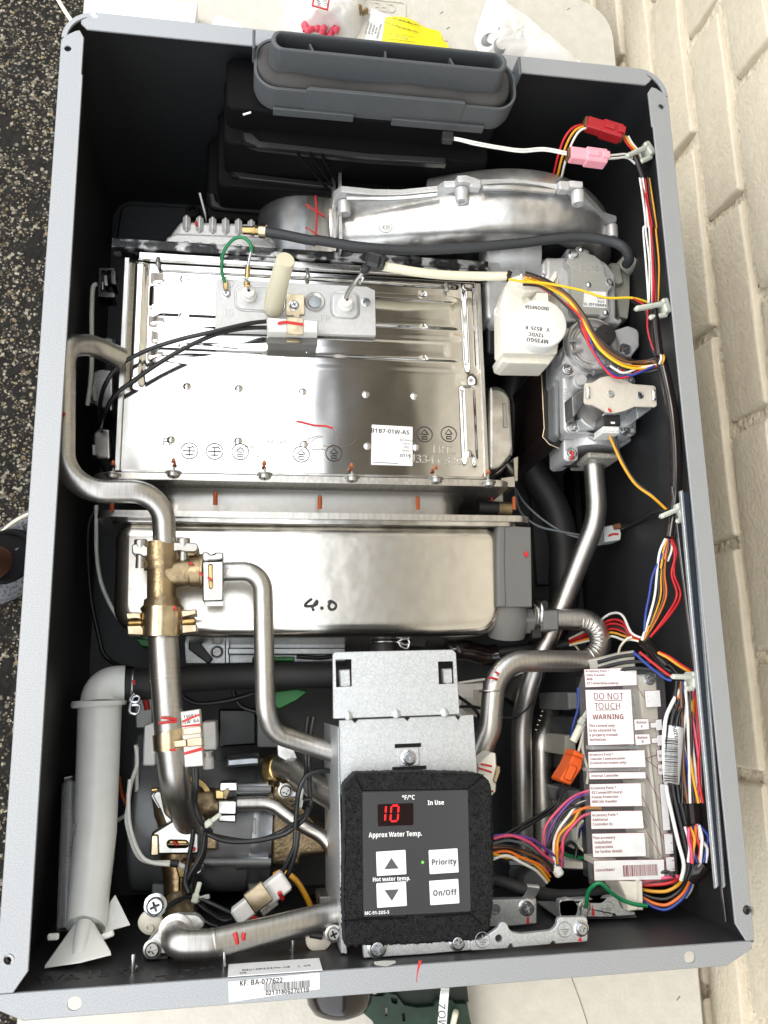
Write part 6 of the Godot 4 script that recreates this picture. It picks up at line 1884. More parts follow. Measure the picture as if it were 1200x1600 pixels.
	obj("red_mark", pipe([v(-177.2, 72, 163.3), v(-175.3, 72, 172)], 2.4, 1.0, 6), M.marker_red, fb)
	for q in [[M.w_white, [v(-179.4, 106, 197.7), v(-178.2, 104, 212.4), v(-181.7, 108, 226.4), v(-183, 112, 247.2), v(-181.6, 120, 240.5), v(-181.4, 126, 251.9), v(-174, 130, 271.6), v(-165.4, 132, 278.6), v(-149.1, 132, 279.9)]], [M.w_white, [v(-178.7, 104, 199.6), v(-178.7, 100, 220), v(-178.8, 96, 236.7), v(-183.2, 96, 247.4), v(-193.1, 90, 254.9)]], [M.w_white, [v(-180.2, 126, 221.5), v(-180.5, 128, 237.6), v(-177.6, 130, 257.5), v(-167.3, 134, 276.4), v(-148.9, 134, 281.2)]], [M.w_orange, [v(-196.7, 60, 224.6), v(-193.2, 64, 239.5), v(-184.9, 66, 250), v(-169.7, 66, 246.8)]], [M.w_blue, [v(-196.1, 62, 244.4), v(-185.6, 64, 237.9), v(-174.2, 66, 228.6)]], [M.w_brown, [v(-185.4, 62, 248.5), v(-173.6, 64, 249.7), v(-169.3, 66, 246.8)]], [M.w_red, [v(-195.3, 62, 241.6), v(-179.9, 66, 232.2), v(-172.8, 66, 225.3)]]]:
		wire("wire", q[1], 1.6, q[0], heater)
	# pump: dark grey motor, brass head
	var p := group_of("circulation_pump", heater, "dark grey round pump motor with a brass head")
	obj("motor", loft(sweep_rings([v(-184.6, 58, 261.9), v(-183.4, 58, 261.9), v(-181.1, 58, 262), v(-177.5, 58, 262.1), v(-90.8, 58, 265.7), v(-89.3, 58, 265.8)], [38, 45, 49, 51, 51, 51], 44)), M.pump_grey, p)
	obj("motor_end", loft(sweep_rings([v(-90.2, 58, 265.7), v(-89.3, 58, 265.8), v(-83.2, 58, 266), v(-82.5, 58, 266.1), v(-74.7, 58, 266.4)], [52, 52.6, 52.6, 51.4, 51.4], 44)), M.grey_steel, p)
	obj("head", pillow(rounded(q2([[-76.3, 222.2], [-52, 223], [-52, 259.6], [-31.4, 266.1], [-31.5, 285.5], [-52, 285.9], [-52, 292.8], [-75.8, 291.6]]), 3.0), 20.0, 100.0, 4.0), M.old_brass, p)
	for q in [[v(-101.6, 112, 232.5), v(-75.9, 112, 233.2)], [v(-127.2, 110, 284.6), v(-75.4, 110, 286.8)]]:
		obj("tie_bolt", pipe(q, 3.0, 1.0, 14), M.pump_grey, p)
		obj("bolt_boss", pipe([q[1] + v(-26, -3, 0), q[1] + v(-2, -3, 0)], 5.4, 1.0, 16), M.grey_steel, p)
	obj("top_lug", prism(rounded(q2([[-110.6, 209.5], [-90.5, 208.4], [-84.4, 208.9], [-84.3, 215.7], [-110.5, 216.9]]), 1.5), 60.0, 108.0, 2.0), M.grey_steel, p)
	obj("rear_block", prism(rounded(q2([[-118.7, 172.8], [-87.2, 173.5], [-86.8, 202.9], [-111.8, 203.7], [-118, 205.1]]), 1.5), 10.0, 50.0, 1.5), M.black_plastic, p)
	obj("rear_block", prism(rounded(q2([[-87.1, 179.8], [-67.9, 180.2], [-66.1, 206.8], [-86.7, 206.2]]), 1.5), 10.0, 46.0, 1.5), M.pump_grey, p)
	obj("slot", prism(rounded(q2([[-88.8, 254.7], [-87.1, 254.7], [-86.9, 266.3], [-88.6, 266.2]]), 1.0), 108.0, 111.2, 0.4), M.dull_steel, p)
	obj("foot_block", prism(rounded(q2([[-164.6, 299.7], [-154.7, 300.2], [-154.4, 310], [-164.3, 308.8]]), 1.0), 40.0, 100.0, 1.0), M.pump_grey, p)
	obj("foot_block", prism(rounded(q2([[-92.7, 303.9], [-83.5, 304.4], [-83.4, 311.1], [-91.9, 310.6]]), 1.0), 40.0, 100.0, 1.0), M.pump_grey, p)
	# pipe entering the pump head
	var e := group_of("pump_pipe", heater, "dark steel pipe with a brass collar entering the pump head")
	obj("tube", pipe([v(-68.6, 108, 216.4), v(-59.1, 120, 218.4), v(-43.4, 140, 230.8), v(-26, 160, 239.9)], 9.2, 30.0, 26, 8), M.pipe_steel, e)
	obj("collar", loft(sweep_rings([v(-73.9, 100, 220.8), v(-72.5, 102, 220.4), v(-70.8, 104, 219.8), v(-69.1, 106, 219.1), v(-68.3, 107, 218.8)], [12.0, 12.6, 11.0, 11.4, 9.8], 30)), M.brass, e)
	obj("flange_plate", prism(rounded(q2([[-72, 198.2], [-63.5, 199.3], [-58.7, 202.7], [-53.4, 216.7], [-56.5, 219.4], [-62.3, 213.7], [-71.4, 208.6]]), [2, 3, 4, 3, 3, 6, 3]), 118.0, 122.0, 0.8), M.bright_alu, e)
	obj("flange_plate", prism(rounded(q2([[-69.7, 226.8], [-66.3, 229], [-57.7, 234.8], [-53.1, 236.6], [-56.3, 239.5], [-66.2, 239.7], [-70.2, 237.7]]), [3, 5, 3, 3, 3, 3, 3]), 114.0, 118.0, 0.8), M.bright_alu, e)
	screw(e, v(-65, 119, 234.5), Vector3.UP, 4.4, M.dull_steel)
	# brass valve under the wide pipe
	var b := group_of("brass_valve", heater, "tarnished brass valve body with a silver flange under the wide pipe")
	obj("valve_body", loft(sweep_rings([v(-153.2, 92, 237.1), v(-151.3, 96, 250.6), v(-147.7, 100, 266.6), v(-145.7, 102, 282.2), v(-143.9, 104, 292.6), v(-142.5, 106, 306.7), v(-141.9, 108, 322)], [17, 17, 14, 13, 12.4, 12.4, 13], 26)), M.old_brass, b)
	obj("side_arm", loft(sweep_rings([v(-138.7, 98, 244), v(-127.2, 100, 244.2), v(-119.3, 102, 244.2), v(-118.9, 102, 244.3), v(-115.8, 102, 244.4)], [13.4, 13, 12.6, 11, 11], 26)), M.old_brass, b)
	obj("rim", lathe([[19, 0], [19.6, 2], [19, 4], [15.5, 4], [15, 0]], along(v(-139.8, 104, 241.2), Vector3.UP), 32), M.brass, b)
	obj("silver_flange", prism(rounded(q2([[-164.8, 233.6], [-158.8, 229.8], [-154.8, 247.3], [-146.5, 254.8], [-138.3, 253.5], [-128.9, 248.3], [-124.4, 253.8], [-131.3, 262.8], [-140.7, 266.9], [-145.5, 263.5], [-153.2, 256.6], [-158.3, 244.5]]), [3, 3, 8, 10, 10, 5, 3, 6, 5, 4, 8, 6]), 112.0, 118.0, 0.8), M.bright_alu, b)
	obj("flange_side", prism(rounded(q2([[-166.5, 234.6], [-162.6, 230.7], [-155.3, 242.4], [-159.9, 244.9]]), 1.5), 100.0, 116.0, 0.8), M.dull_steel, b)
	screw(b, v(-131.9, 118, 256.4), Vector3.UP, 4.2, M.dull_steel)
	obj("brass_ear", prism(rounded(q2([[-166.6, 229.8], [-161.1, 229.4], [-161, 232.1], [-166.5, 232.5]]), 1.0), 104.0, 111.0, 0.8), M.brass, b)
	obj("painted_highlight", prism(rounded(q2([[-143.3, 290.6], [-139.3, 290.8], [-139.9, 316.4], [-143.2, 316.2]]), 2.0), 106.0, 122.0, 1.5), M.brass, b)  # brighter brass strip, the gold highlight of the valve put into its colour
	obj("hex_top", prism(rounded(q2([[-145.4, 284.9], [-140.2, 279.8], [-134.4, 281.6], [-133.4, 288.7], [-136.4, 293.1], [-143.1, 292.3]]), 1.5), 108.0, 124.0, 1.0), M.brass, b)
	obj("white_ring", lathe([[5.0, 0], [5.0, 1.4], [3.4, 1.7], [3.0, 0.3], [0, 0.3]], along(v(-130.1, 120, 286.7), Vector3(0, 1, 0.2)), 26), M.zinc, b)
	obj("sensor_tape", pipe([v(-148.6, 132, 280.2), v(-142.9, 132, 281.3)], 2.8, 1.0, 12), M.black_rubber, b)
	obj("sensor_leads", pipe([v(-143.6, 132, 281.3), v(-139.6, 130, 283.6), v(-137.9, 124, 287.2)], 2.0, 4.0, 12), M.w_white, b)
	var c := group_of("pipe_clip", heater, "folded nickel clip across the brass valve under the silver flange")
	obj("band", prism(rounded(q2([[-163.2, 259.9], [-148.8, 251.7], [-128.9, 261.7], [-128.6, 276.3], [-162.7, 275.2]]), 2.0), 112.0, 126.0, 1.5, [rounded(q2([[-152.7, 264.8], [-136.3, 265.5], [-135.8, 271.8], [-152.2, 271.3]]), 4.0)]), M.steel, c)
	obj("brass_core", prism(rounded(q2([[-152.7, 264.8], [-136.3, 265.5], [-135.8, 271.8], [-152.2, 271.3]]), 4.0), 110.0, 122.0, 2.0), M.brass, c)
	obj("core_groove", pipe([v(-152.7, 122.4, 268.8), v(-136.5, 122.4, 269.5)], 0.9, 1.0, 6), M.old_brass, c)
	obj("wing", prism(rounded(q2([[-163.6, 260.7], [-158.2, 261], [-157.1, 275.6], [-163.6, 275.8]]), 1.5), 118.0, 128.0, 1.0), M.gold_clip, c)
	obj("brass_tail", pillow(rounded(q2([[-126.2, 265.4], [-115.7, 266.5], [-115.5, 276.6], [-125.9, 276.1]]), 2.0), 100.0, 112.0, 2.0), M.old_brass, c)
	for q in [[v(-133.5, 126.6, 272.1), v(-131.4, 126.6, 273)], [v(-147.4, 123, 266.8), v(-144.6, 123, 269.6)]]:
		obj("red_mark", pipe(q, 1.4, 1.0, 6), M.marker_red, c)
	var c2 := group_of("pipe_clip", heater, "small nickel clip joining the pump arm to a thin pipe")
	obj("plate", prism(rounded(q2([[-114.8, 225.6], [-101.6, 225.8], [-100.9, 232.8], [-115.1, 232.6]]), 1.5), 110.0, 126.0, 1.0), M.steel, c2)
	obj("plate", prism(rounded(q2([[-115.7, 238.3], [-101.6, 238.8], [-101.8, 249.2], [-115.5, 248.4]]), 1.5), 116.0, 130.0, 1.0), M.steel, c2)
	obj("plate", prism(rounded(q2([[-115.3, 249.1], [-102, 249.4], [-101.9, 255.5], [-115.4, 254.4]]), 1.5), 110.0, 124.0, 1.0), M.steel, c2)
	obj("brass_tab", prism(rounded(q2([[-118.4, 231], [-108.4, 231.4], [-108.3, 238.6], [-117.9, 238.3]]), 1.5), 110.0, 124.0, 1.0), M.brass, c2)
	obj("notch", prism(q2([[-111.9, 231.7], [-108.2, 229.8], [-107, 232.5], [-109.7, 238.6], [-111.8, 237.7]]), 122.0, 126.6, 0.4), M.old_brass, c2)
	var p4 := group_of("water_pipe", heater, "thin steel pipe bending from the pump clip down behind the control panel")
	obj("tube", pipe([v(-109.8, 116, 242.8), v(-75.9, 116, 243.2), v(-57.8, 124, 256.3), v(-37.9, 132, 266.7), v(-29.3, 136, 277), v(-29, 138, 310)], 5.2, 24.0, 26, 10), M.pipe_steel, p4)
	obj("clip", prism(rounded(q2([[-42.5, 305.3], [-27.8, 305.4], [-27.8, 312.4], [-42.5, 312.7]]), 2.0), 120.0, 146.0, 1.5), M.pipe_steel, p4)
	# bottom pipe and its flange
	lift = 72
	var f := group_of("outlet_flange", heater, "bright three cornered flange with screws at the bottom left")
	obj("plate", prism(rounded(q2([[-156.4, 313.9], [-148.5, 305.7], [-144.1, 300.4], [-138.4, 298.1], [-124.5, 299.1], [-119.7, 304.6], [-121.9, 308.3], [-131.8, 307.7], [-134.5, 313], [-137.8, 317.2], [-142.3, 321.2], [-152.5, 320.6], [-155.8, 318.2]]), [4, 8, 8, 8, 6, 6, 4, 8, 8, 6, 6, 5, 5]), 132.0, 138.0, 0.8), M.bright_alu, f)
	obj("lower_piece", prism(rounded(q2([[-157.9, 321.9], [-142.3, 322.8], [-142.2, 326.7], [-157.8, 325.7]]), 3.0), 120.0, 132.0, 1.0), M.black_plastic, f)  # added black slab; its colour paints the darkness of the pipe hole
	screw(f, v(-152.2, 210, 317.7), Vector3.UP, 4.5, M.dull_steel)
	screw(f, v(-151.9, 204, 293.3), Vector3.UP, 5.6, M.zinc)
	obj("body", loft(sweep_rings([v(-141.4, 152, 305.9), v(-138.8, 184, 312.9), v(-139.2, 190, 325)], [11, 14, 12], 26)), M.old_brass, f)
	obj("brass_strip", prism(q2([[-139.7, 324.3], [-137.9, 324.4], [-137.8, 327.3], [-139.7, 327.1]]), 110.0, 130.0, 0.5), M.brass, f)
	obj("seat", lathe([[10.6, 0], [10.6, 1.6], [9.2, 2.0], [0, 2.0]], along(v(-138.3, 210, 307.8), Vector3.UP), 30), M.bright_alu, f)
	lift = 0
	var p5 := group_of("water_pipe", heater, "thick steel pipe lying from the bottom left flange to the control panel")
	obj("tube", pipe([v(-138.5, 206, 308.8), v(-138, 224, 312.6), v(-115.6, 223, 313.8), v(-78.4, 214, 310.2), v(-29.8, 200, 305.3)], 8.8, 26.0, 34, 12), M.pipe_steel, p5)
	for q in [[v(-101.2, 228, 306.5), v(-100, 228.8, 309.6), v(-99.5, 228, 313.3)], [v(-95.2, 227, 307.3), v(-96.1, 227.6, 309.3), v(-95.4, 227, 311.4)]]:
		obj("red_mark", pipe(q, 1.3, 3.0, 6), M.marker_red, p5)
	obj("weld_seam", loft(sweep_rings([v(-114.7, 222.7, 313.7), v(-114.2, 222.6, 313.6), v(-113.7, 222.5, 313.6)], [8.9, 9.2, 8.9], 34)), M.pipe_steel, p5)
	lift = 66
	var wr := group_of("white_disc", heater, "round white plastic plug with two black leads beside the flange")
	obj("disc", lathe([[8.2, 0], [8.2, 2.4], [7.4, 3.2], [0, 3.4]], along(v(-154.9, 194, 305.1), Vector3(-0.2, 1, 0.4)), 30), M.ivory_plastic, wr)
	obj("ring", lathe([[2.8, 3.2], [2.8, 4.0], [2.0, 4.0], [1.9, 3.2]], along(v(-155.1, 194, 306.9), Vector3(-0.2, 1, 0.4)), 20), M.ivory_plastic, wr)
	lift = 84
	var wr2 := group_of("white_disc", heater, "round white plastic plug under the thick pipe near the panel bracket")
	obj("disc", lathe([[8.6, 0], [8.6, 2.4], [7.8, 3.2], [0, 3.4]], along(v(-47, 204, 318.6), Vector3(0, 1, 0.3)), 30), M.ivory_plastic, wr2)
	obj("slot", pipe([v(-53, 210, 314.9), v(-45.1, 210, 316.7)], 2.2, 1.0, 8), M.black_plastic, wr2)
	screw(wr2, v(-38, 212, 314.9), Vector3.UP, 4.2, M.dull_steel)
	lift = 0
	for q in [[v(-153.7, 194, 300.7), v(-147.6, 186, 298.8), v(-138.9, 172, 297.2), v(-130.4, 156, 299.8), v(-118.1, 158, 304.1), v(-102.5, 160, 311.2), v(-87, 160, 315.7)], [v(-154.9, 196, 306.4), v(-148.6, 186, 302.7), v(-139.8, 176, 299.4), v(-131, 156, 302.2), v(-121.9, 156, 308.6), v(-110.2, 156, 315.9), v(-102.5, 158, 314.7)], [v(-133.2, 160, 296.2), v(-136.5, 156, 289.5), v(-135.7, 152, 281.7), v(-132.8, 154, 264), v(-131.7, 156, 253.8)], [v(-130.2, 160, 301.4), v(-132.8, 150, 294.6), v(-130.5, 150, 284.8), v(-124.2, 152, 272.2), v(-123.3, 154, 255.6)], [v(-132, 160, 302.3), v(-128.1, 158, 310.2), v(-120.3, 160, 316.2), v(-112.5, 164, 318.3)], [v(-121.7, 160, 257.4), v(-108.6, 160, 262.7), v(-90.3, 160, 263.7), v(-70.5, 160, 260.8), v(-61.3, 162, 255.9), v(-52.9, 166, 248.5), v(-50.5, 170, 240.5)], [v(-60.1, 164, 258.2), v(-60.7, 164, 268.2), v(-66.4, 160, 281.1), v(-70.8, 156, 288.5)], [v(-58.1, 164, 258.3), v(-59.4, 164, 269.5), v(-63.1, 160, 283.8), v(-66.9, 156, 290.6)], [v(-60.2, 166, 255.7), v(-59.2, 170, 240.1), v(-58.1, 174, 229.6), v(-52.8, 174, 219.6), v(-43.1, 170, 216.4), v(-34.4, 164, 217.1)], [v(-49.7, 150, 178.7), v(-51.8, 150, 194.9), v(-51.1, 150, 212.4), v(-52.5, 160, 222.1)], [v(-45.5, 150, 178.8), v(-48.3, 150, 195), v(-49, 150, 212.4), v(-49.1, 160, 241.7)]]:
		wire("wire", q, 1.8, M.w_black, heater)
	lift = 0
	cable_tie(heater, v(-128.4, 172, 297), 1.3)
	var cn := group_of("white_connector", heater, "white connector in a gold clip on the black leads at the bottom")
	var cd := (v(-69.5, 172, 290.4) - v(-96.1, 172, 308.8)).normalized()
	var ca := atan2(-cd.z, cd.x)
	obj("housing", box(Vector3(20, 13, 14), 1.4, Transform3D(Basis(Vector3.UP, ca), v(-74.4, 166, 294.6))), M.white_plastic, cn)
	obj("housing", box(Vector3(15, 12, 12), 1.4, Transform3D(Basis(Vector3.UP, ca), v(-95.5, 166, 307.8))), M.white_plastic, cn)
	obj("clip", box(Vector3(15, 3, 15), 0.8, Transform3D(Basis(Vector3.UP, ca), v(-86, 178, 297.4))), M.gold_clip, cn)
	obj("clip_side", box(Vector3(13, 10, 5), 0.8, Transform3D(Basis(Vector3.UP, ca), v(-78.2, 164, 306.8))), M.pipe_steel, cn)
	for q in [[v(-71.6, 175, 295.8), v(-69.1, 170, 300.9)], [v(-92.1, 170, 311.4), v(-86.9, 168, 312.6)], [v(-96.7, 166, 315.5), v(-94.2, 166, 314.8)]]:
		obj("red_mark", pipe(q, 1.5, 1.0, 6), M.marker_red, cn)
	wire("wire", [v(-72.8, 120, 294.4), v(-66.2, 126, 291.7), v(-58, 130, 296.6), v(-51.1, 130, 306.6), v(-45.3, 126, 318.4)], 2.2, M.w_amber, heater)
	for q in [[v(-161.8, 224.4, 318), 2.6], [v(-107.3, 228.7, 319), 1.8], [v(-64.3, 206.9, 319), 2.0]]:
		var st := group_of("screw_stud", heater)
		obj("stud", lathe([[q[1] * 0.5, -9.0], [q[1] * 0.5, 2.0], [q[1] * 0.36, 3.0], [0, 3.0]], along(q[0] + v(0, 4, 0), Vector3(0, 0.15, -1)), 14), M.zinc, st)
		obj("nut", lathe([[q[1] * 0.95, -9.0], [q[1] * 0.95, -6.0], [q[1] * 0.5, -5.6]], along(q[0], Vector3(0, 0.3, -1)), 6), M.dull_steel, st)

# ---------------------------------------------------------------- control panel
func control_panel() -> void:
	var b := group_of("panel_bracket", heater, "galvanised bracket plate carrying the control panel")
	var h1 := q2([[-36.4, 139.7], [-25.3, 139.5], [-25.2, 157.8], [-36, 158.2]])
	var h2 := q2([[35.1, 141.9], [45.9, 141.8], [46.3, 157.1], [35.3, 157.5]])
	obj("upper_plate", prism(rounded(q2([[-38.3, 136.5], [-36.7, 134.6], [46.2, 133.8], [48.3, 136.4], [49.3, 176.7], [49.2, 177.9], [-38.2, 179]]), [1, 1, 2, 2, 0.5, 0.5, 1]), 220.4, 222.0, 0.4, [h1, h2]), M.galv, b)
	obj("tab", prism(rounded(q2([[-33.4, 146.5], [-25.8, 146.1], [-25.3, 157.8], [-30.3, 158.6], [-32.9, 157.9]]), 1.0), 214.0, 218.4, 0.8), M.galv, b)
	obj("tab", prism(rounded(q2([[38.9, 146.8], [46.1, 146.5], [46.3, 156.7], [42.6, 158.1], [39, 156.9]]), 1.0), 214.0, 218.4, 0.8), M.galv, b)
	for q in [v(-28.2, 222, 176.8), v(4.8, 222, 176.4), v(38.4, 222, 176.3)]:
		obj("pressed_dimple", loft(sweep_rings([q + v(0, -0.6, -2.6), q + v(0, 0.6, -0.6), q + v(0, 0.8, 1.6), q + v(0, 0.4, 3.0)], [1.0, 2.6, 3.0, 1.4], 14)), M.galv, b)
	var slot := q2([[3.9, 196.6], [22.3, 196.4], [22.2, 199.1], [3.8, 199.4]])
	obj("lower_piece", prism(q2([[-33.9, 180], [-25.2, 179.7], [-23, 181.9], [-20.8, 179.7], [11, 179.3], [13, 181.6], [15.2, 179.1], [46.7, 178.7], [48.7, 181.9], [50.9, 178.7], [59.7, 178.4], [60.7, 215.1], [60.6, 228], [-34.6, 228.7]]), 217.8, 219.4, 0.4, [slot, q2([[1.7, 211.6], [25.5, 211.2], [25.4, 213.7], [1.9, 214.1]])]), M.galv, b)
	obj("plate_below", prism(q2([[-32.6, 213.5], [59.6, 216.5], [69.7, 267.1], [64.9, 316.8], [53.4, 324.7], [-32.1, 319.5]]), 214.0, 217.0, 0.4), M.galv, b)
	obj("screw_tab", prism(rounded(q2([[5.9, 199.1], [20.1, 198.9], [20.3, 210.9], [6.1, 211]]), 1.0), 219.4, 221.4, 0.5), M.galv, b)
	screw(b, v(13, 221.4, 205.7), Vector3.UP, 4.2)
	obj("side_flange", prism(rounded(q2([[-35.3, 184.4], [-34, 184.1], [-32.4, 304.6], [-29.8, 323.9], [-30.3, 325.5], [-34.4, 324.7]]), 1.0), 120.0, 221.0, 0.6), M.galv, b)
	obj("bottom_plate", prism(rounded(q2([[-22, 316.1], [47.8, 318.4], [48.3, 324.8], [16.9, 325.3], [-21.2, 325.1]]), 1.0), 230.0, 233.0, 0.5), M.galv, b)
	screw(b, v(-12.6, 233, 319.7), Vector3.UP, 4.8)
	screw(b, v(39.3, 233, 319.4), Vector3.UP, 4.2)
	# foam surround
	var p := group_of("control_panel", heater, "dark grey control panel with a red 10 on its display, in a black foam frame")
	var fo := rounded(q2([[-33, 220.7], [-25.2, 213.3], [16.9, 213.5], [51.9, 215.6], [60.7, 217.3], [65.8, 222.9], [65.2, 275.8], [64, 294.3], [60.6, 312.2], [49.9, 318.5], [10.8, 318.6], [-33.4, 316.8], [-34.3, 287.7], [-32.7, 245.5]]), [4, 5, 3, 3, 4, 5, 3, 4, 5, 5, 3, 2, 3, 3], 6)
	var inner := rounded(q2([[-21.3, 224.1], [49.7, 225.5], [49, 301.8], [-21.9, 301.2]]), 1.5)
	var fine := FastNoiseLite.new()
	fine.seed = 6
	fine.frequency = 0.35
	var rough := PackedVector2Array()
	for i in fo.size():
		var a := fo[i]
		var c := fo[(i + 1) % fo.size()]
		var m := maxi(1, int(a.distance_to(c) / (0.8 * MM)))
		for k in m:
			var w := a.lerp(c, float(k) / m)
			rough.append(w + Vector2(fine.get_noise_2d(w.x / MM, w.y / MM), fine.get_noise_2d(w.y / MM, w.x / MM + 99.0)) * 0.9 * MM)
	obj("foam_frame", prism(rough, 220.0, 235.0, 1.0, [inner]), M.black_foam, p)
	var tufts := begin()
	var tufts2 := begin()
	var r := RandomNumberGenerator.new()
	r.seed = 91
	for k in 9000:
		var q := Vector2(r.randf_range(-34.3, 65.2), r.randf_range(213.1, 318.3)) * MM
		if not Geometry2D.is_point_in_polygon(q, rough) or Geometry2D.is_point_in_polygon(q, inner):
			continue
		var c := Vector3(q.x, 234.9 * MM, q.y)
		var a := r.randf() * TAU
		var d := Vector3(cos(a), 0, sin(a)) * r.randf_range(0.3, 0.7) * MM
		var e := Vector3(-sin(a), 0, cos(a)) * r.randf_range(0.2, 0.45) * MM
		var up := Vector3(r.randf_range(-0.6, 0.6), r.randf_range(0.5, 1.7), r.randf_range(-0.8, 0.8)) * MM
		var n := (Vector3.UP + Vector3(r.randf_range(-0.7, 0.7), 0, r.randf_range(-0.7, 0.7))).normalized()
		var into := tufts if k % 3 else tufts2
		tri(into, c - d, c + d, c + up, n, n, n)
		tri(into, c - e, c + e, c + up, n, n, n)
	tag(obj("foam_nap", done(tufts), M.black_foam, p), "", "", "", "stuff")
	tag(obj("foam_nap", done(tufts2), M.foam_nap_grey, p), "", "", "", "stuff")
	for q in [[v(-34, 235.4, 302.3), v(-21.2, 235.4, 301.6), v(6.2, 235.4, 302.6), v(6.8, 235.4, 301.3)], [v(17.9, 235.4, 302.7), v(47.9, 235.4, 302.2), v(55.3, 235.4, 309.6)], [v(-25.5, 235.4, 216.1), v(-20.7, 235.4, 224.2)], [v(59.4, 235.4, 218.4), v(49.8, 235.4, 225.5)]]:
		obj("foam_cut", loft(sweep_rings(q, 0.5, 5)), M.duct_black, p)
	obj("panel", prism(rounded(q2([[-20.9, 225.1], [49.9, 226.3], [48.8, 301.5], [-21.3, 300.9]]), 1.2), 222.0, 235.0, 0.4), M.panel, p)
	obj("panel_edge", prism(rounded(q2([[-21.5, 224.5], [50.7, 225.8], [49.5, 302.2], [-21.8, 301.6]]), 1.4), 222.0, 234.4, 0.3), M.black_plastic, p)
	var X := Vector3(1, 0, 0.012)
	var Z := Vector3.FORWARD
	obj("display", prism(rounded(q2([[-11.1, 233.3], [12.5, 233.4], [12.3, 246.9], [-11, 246.8]]), 0.8), 235.0, 235.25), M.display, p)
	digit(p, v(-8.3, 235.4, 239), 6.0, 9.6, [2, 5])
	digit(p, v(0, 235.4, 239.2), 6.0, 9.6, [0, 1, 2, 3, 4, 5])
	var T: Material = M.print_white
	lettering("°F/°C", 2.9, v(9.5, 235.1, 229.7), X, Z, T, p, "lettering", 0.08, "Droid Sans", HORIZONTAL_ALIGNMENT_CENTER, 0.86)
	lettering("In Use", 2.9, v(27.7, 235.1, 233.6), X, Z, T, p, "lettering", 0.08, "Droid Sans", HORIZONTAL_ALIGNMENT_CENTER, 0.9)
	lettering("Approx Water Temp.", 3.0, v(0.4, 235.1, 252.1), X, Z, T, p, "lettering", 0.08, "Droid Sans", HORIZONTAL_ALIGNMENT_CENTER, 0.84)
	lettering("Hot water temp.", 2.5, v(-2.8, 235.1, 278.9), X, Z, T, p, "lettering", 0.08, "Droid Sans", HORIZONTAL_ALIGNMENT_CENTER, 0.88)
	lettering("MC-91-2US-S", 2.0, v(-12.6, 235.1, 298.5), X, Z, T, p, "lettering", 0.08, "Droid Sans", HORIZONTAL_ALIGNMENT_CENTER, 0.95)
	for k in 4:
		var c := [v(-2.8, 235.3, 269.6), v(-3, 235.3, 288.5), v(31.6, 235.3, 270.2), v(31.4, 235.3, 288.8)]
		var o: Vector3 = c[k]
		obj("button", prism(rounded(PackedVector2Array([Vector2(o.x, o.z) + Vector2(-9.7, -7.4) * MM, Vector2(o.x, o.z) + Vector2(9.5, -7.7) * MM, Vector2(o.x, o.z) + Vector2(9.8, 7.0) * MM, Vector2(o.x, o.z) + Vector2(-9.4, 7.2) * MM]), 0.6), 235.0, 235.35, 0.1), M.button, p)
		obj("button_dome", lathe([[7.1, 0.0], [6.9, 0.35], [6.6, 0.3], [6.3, 0.25], [0.0, 0.55]], along(Vector3(o.x, 235.3 * MM, o.z), Vector3.UP), 36), M.button, p)
		if k < 2:
			var s := -1.0 if k == 0 else 1.0
			obj("arrow", prism(PackedVector2Array([Vector2(o.x, o.z + s * 3.4 * MM), Vector2(o.x + 4.6 * MM, o.z - s * 3.2 * MM), Vector2(o.x - 4.6 * MM, o.z - s * 3.2 * MM)]), 235.9, 236.0), M.print_grey_dark, p)
		else:
			lettering("Priority" if k == 2 else "On/Off", 3.5, Vector3(o.x, 236.0 * MM, o.z), X, Z, M.print_grey_dark, p, "lettering", 0.08, "Droid Sans", HORIZONTAL_ALIGNMENT_CENTER, 0.94)
	obj("lamp", lathe([[1.0, 0.0], [0.9, 0.3], [0.0, 0.5]], along(v(17.8, 235.1, 270), Vector3.UP), 14), M.led_green, p)
	# sensor connector right of the plate
	var s := group_of("side_connector", heater, "white connector with red strokes half hidden beside the control panel")
	obj("housing", prism(rounded(q2([[68.7, 219.4], [69.2, 213.5], [79.1, 206.1], [83.2, 206.5], [83.4, 216.9], [81.9, 233], [79, 235.8], [68.3, 234]]), 1.0), 168.0, 190.0, 1.0), M.ivory_plastic, s)
	obj("clip", prism(rounded(q2([[82.2, 216.7], [85.4, 215.1], [85.2, 219.8], [81.6, 227.7], [79.5, 225.4]]), 0.6), 170.0, 192.0, 0.6), M.gold_clip, s)
	for q in [[v(69.3, 190.4, 216.4), v(79.1, 190.4, 219.7)], [v(71.3, 190.4, 213.8), v(79.5, 190.4, 215.6)], [v(77.7, 190.4, 232.6), v(79.6, 190.4, 232.9)]]:
		obj("red_stroke", pipe(q, 0.7, 1.0, 6), M.marker_red, s)
	var w := group_of("white_block", heater, "white plastic block behind the bracket plate")
	obj("block", prism(rounded(q2([[87.8, 154.2], [113.2, 152.8], [111.8, 184.1], [94.3, 185.5], [86.7, 183.5]]), 2.0), 20.0, 60.0, 1.5), M.white_plastic, w)
	obj("grey_patch", prism(q2([[102.8, 160.9], [111, 160.5], [110.3, 175.8], [102.5, 176.6]]), 58.0, 60.6), M.dull_steel, w)  # duller grey patch, slightly proud of the white block
	obj("boss", lathe([[6, 0], [6, 10], [0, 11]], along(v(96.7, 60, 173.2), Vector3.UP), 18), M.tie_plastic, w)
	wire("wire", [v(82.5, 80, 165.2), v(94.5, 76, 173), v(101.7, 76, 180.9), v(105, 70, 187.4)], 1.50, M.w_black, heater)
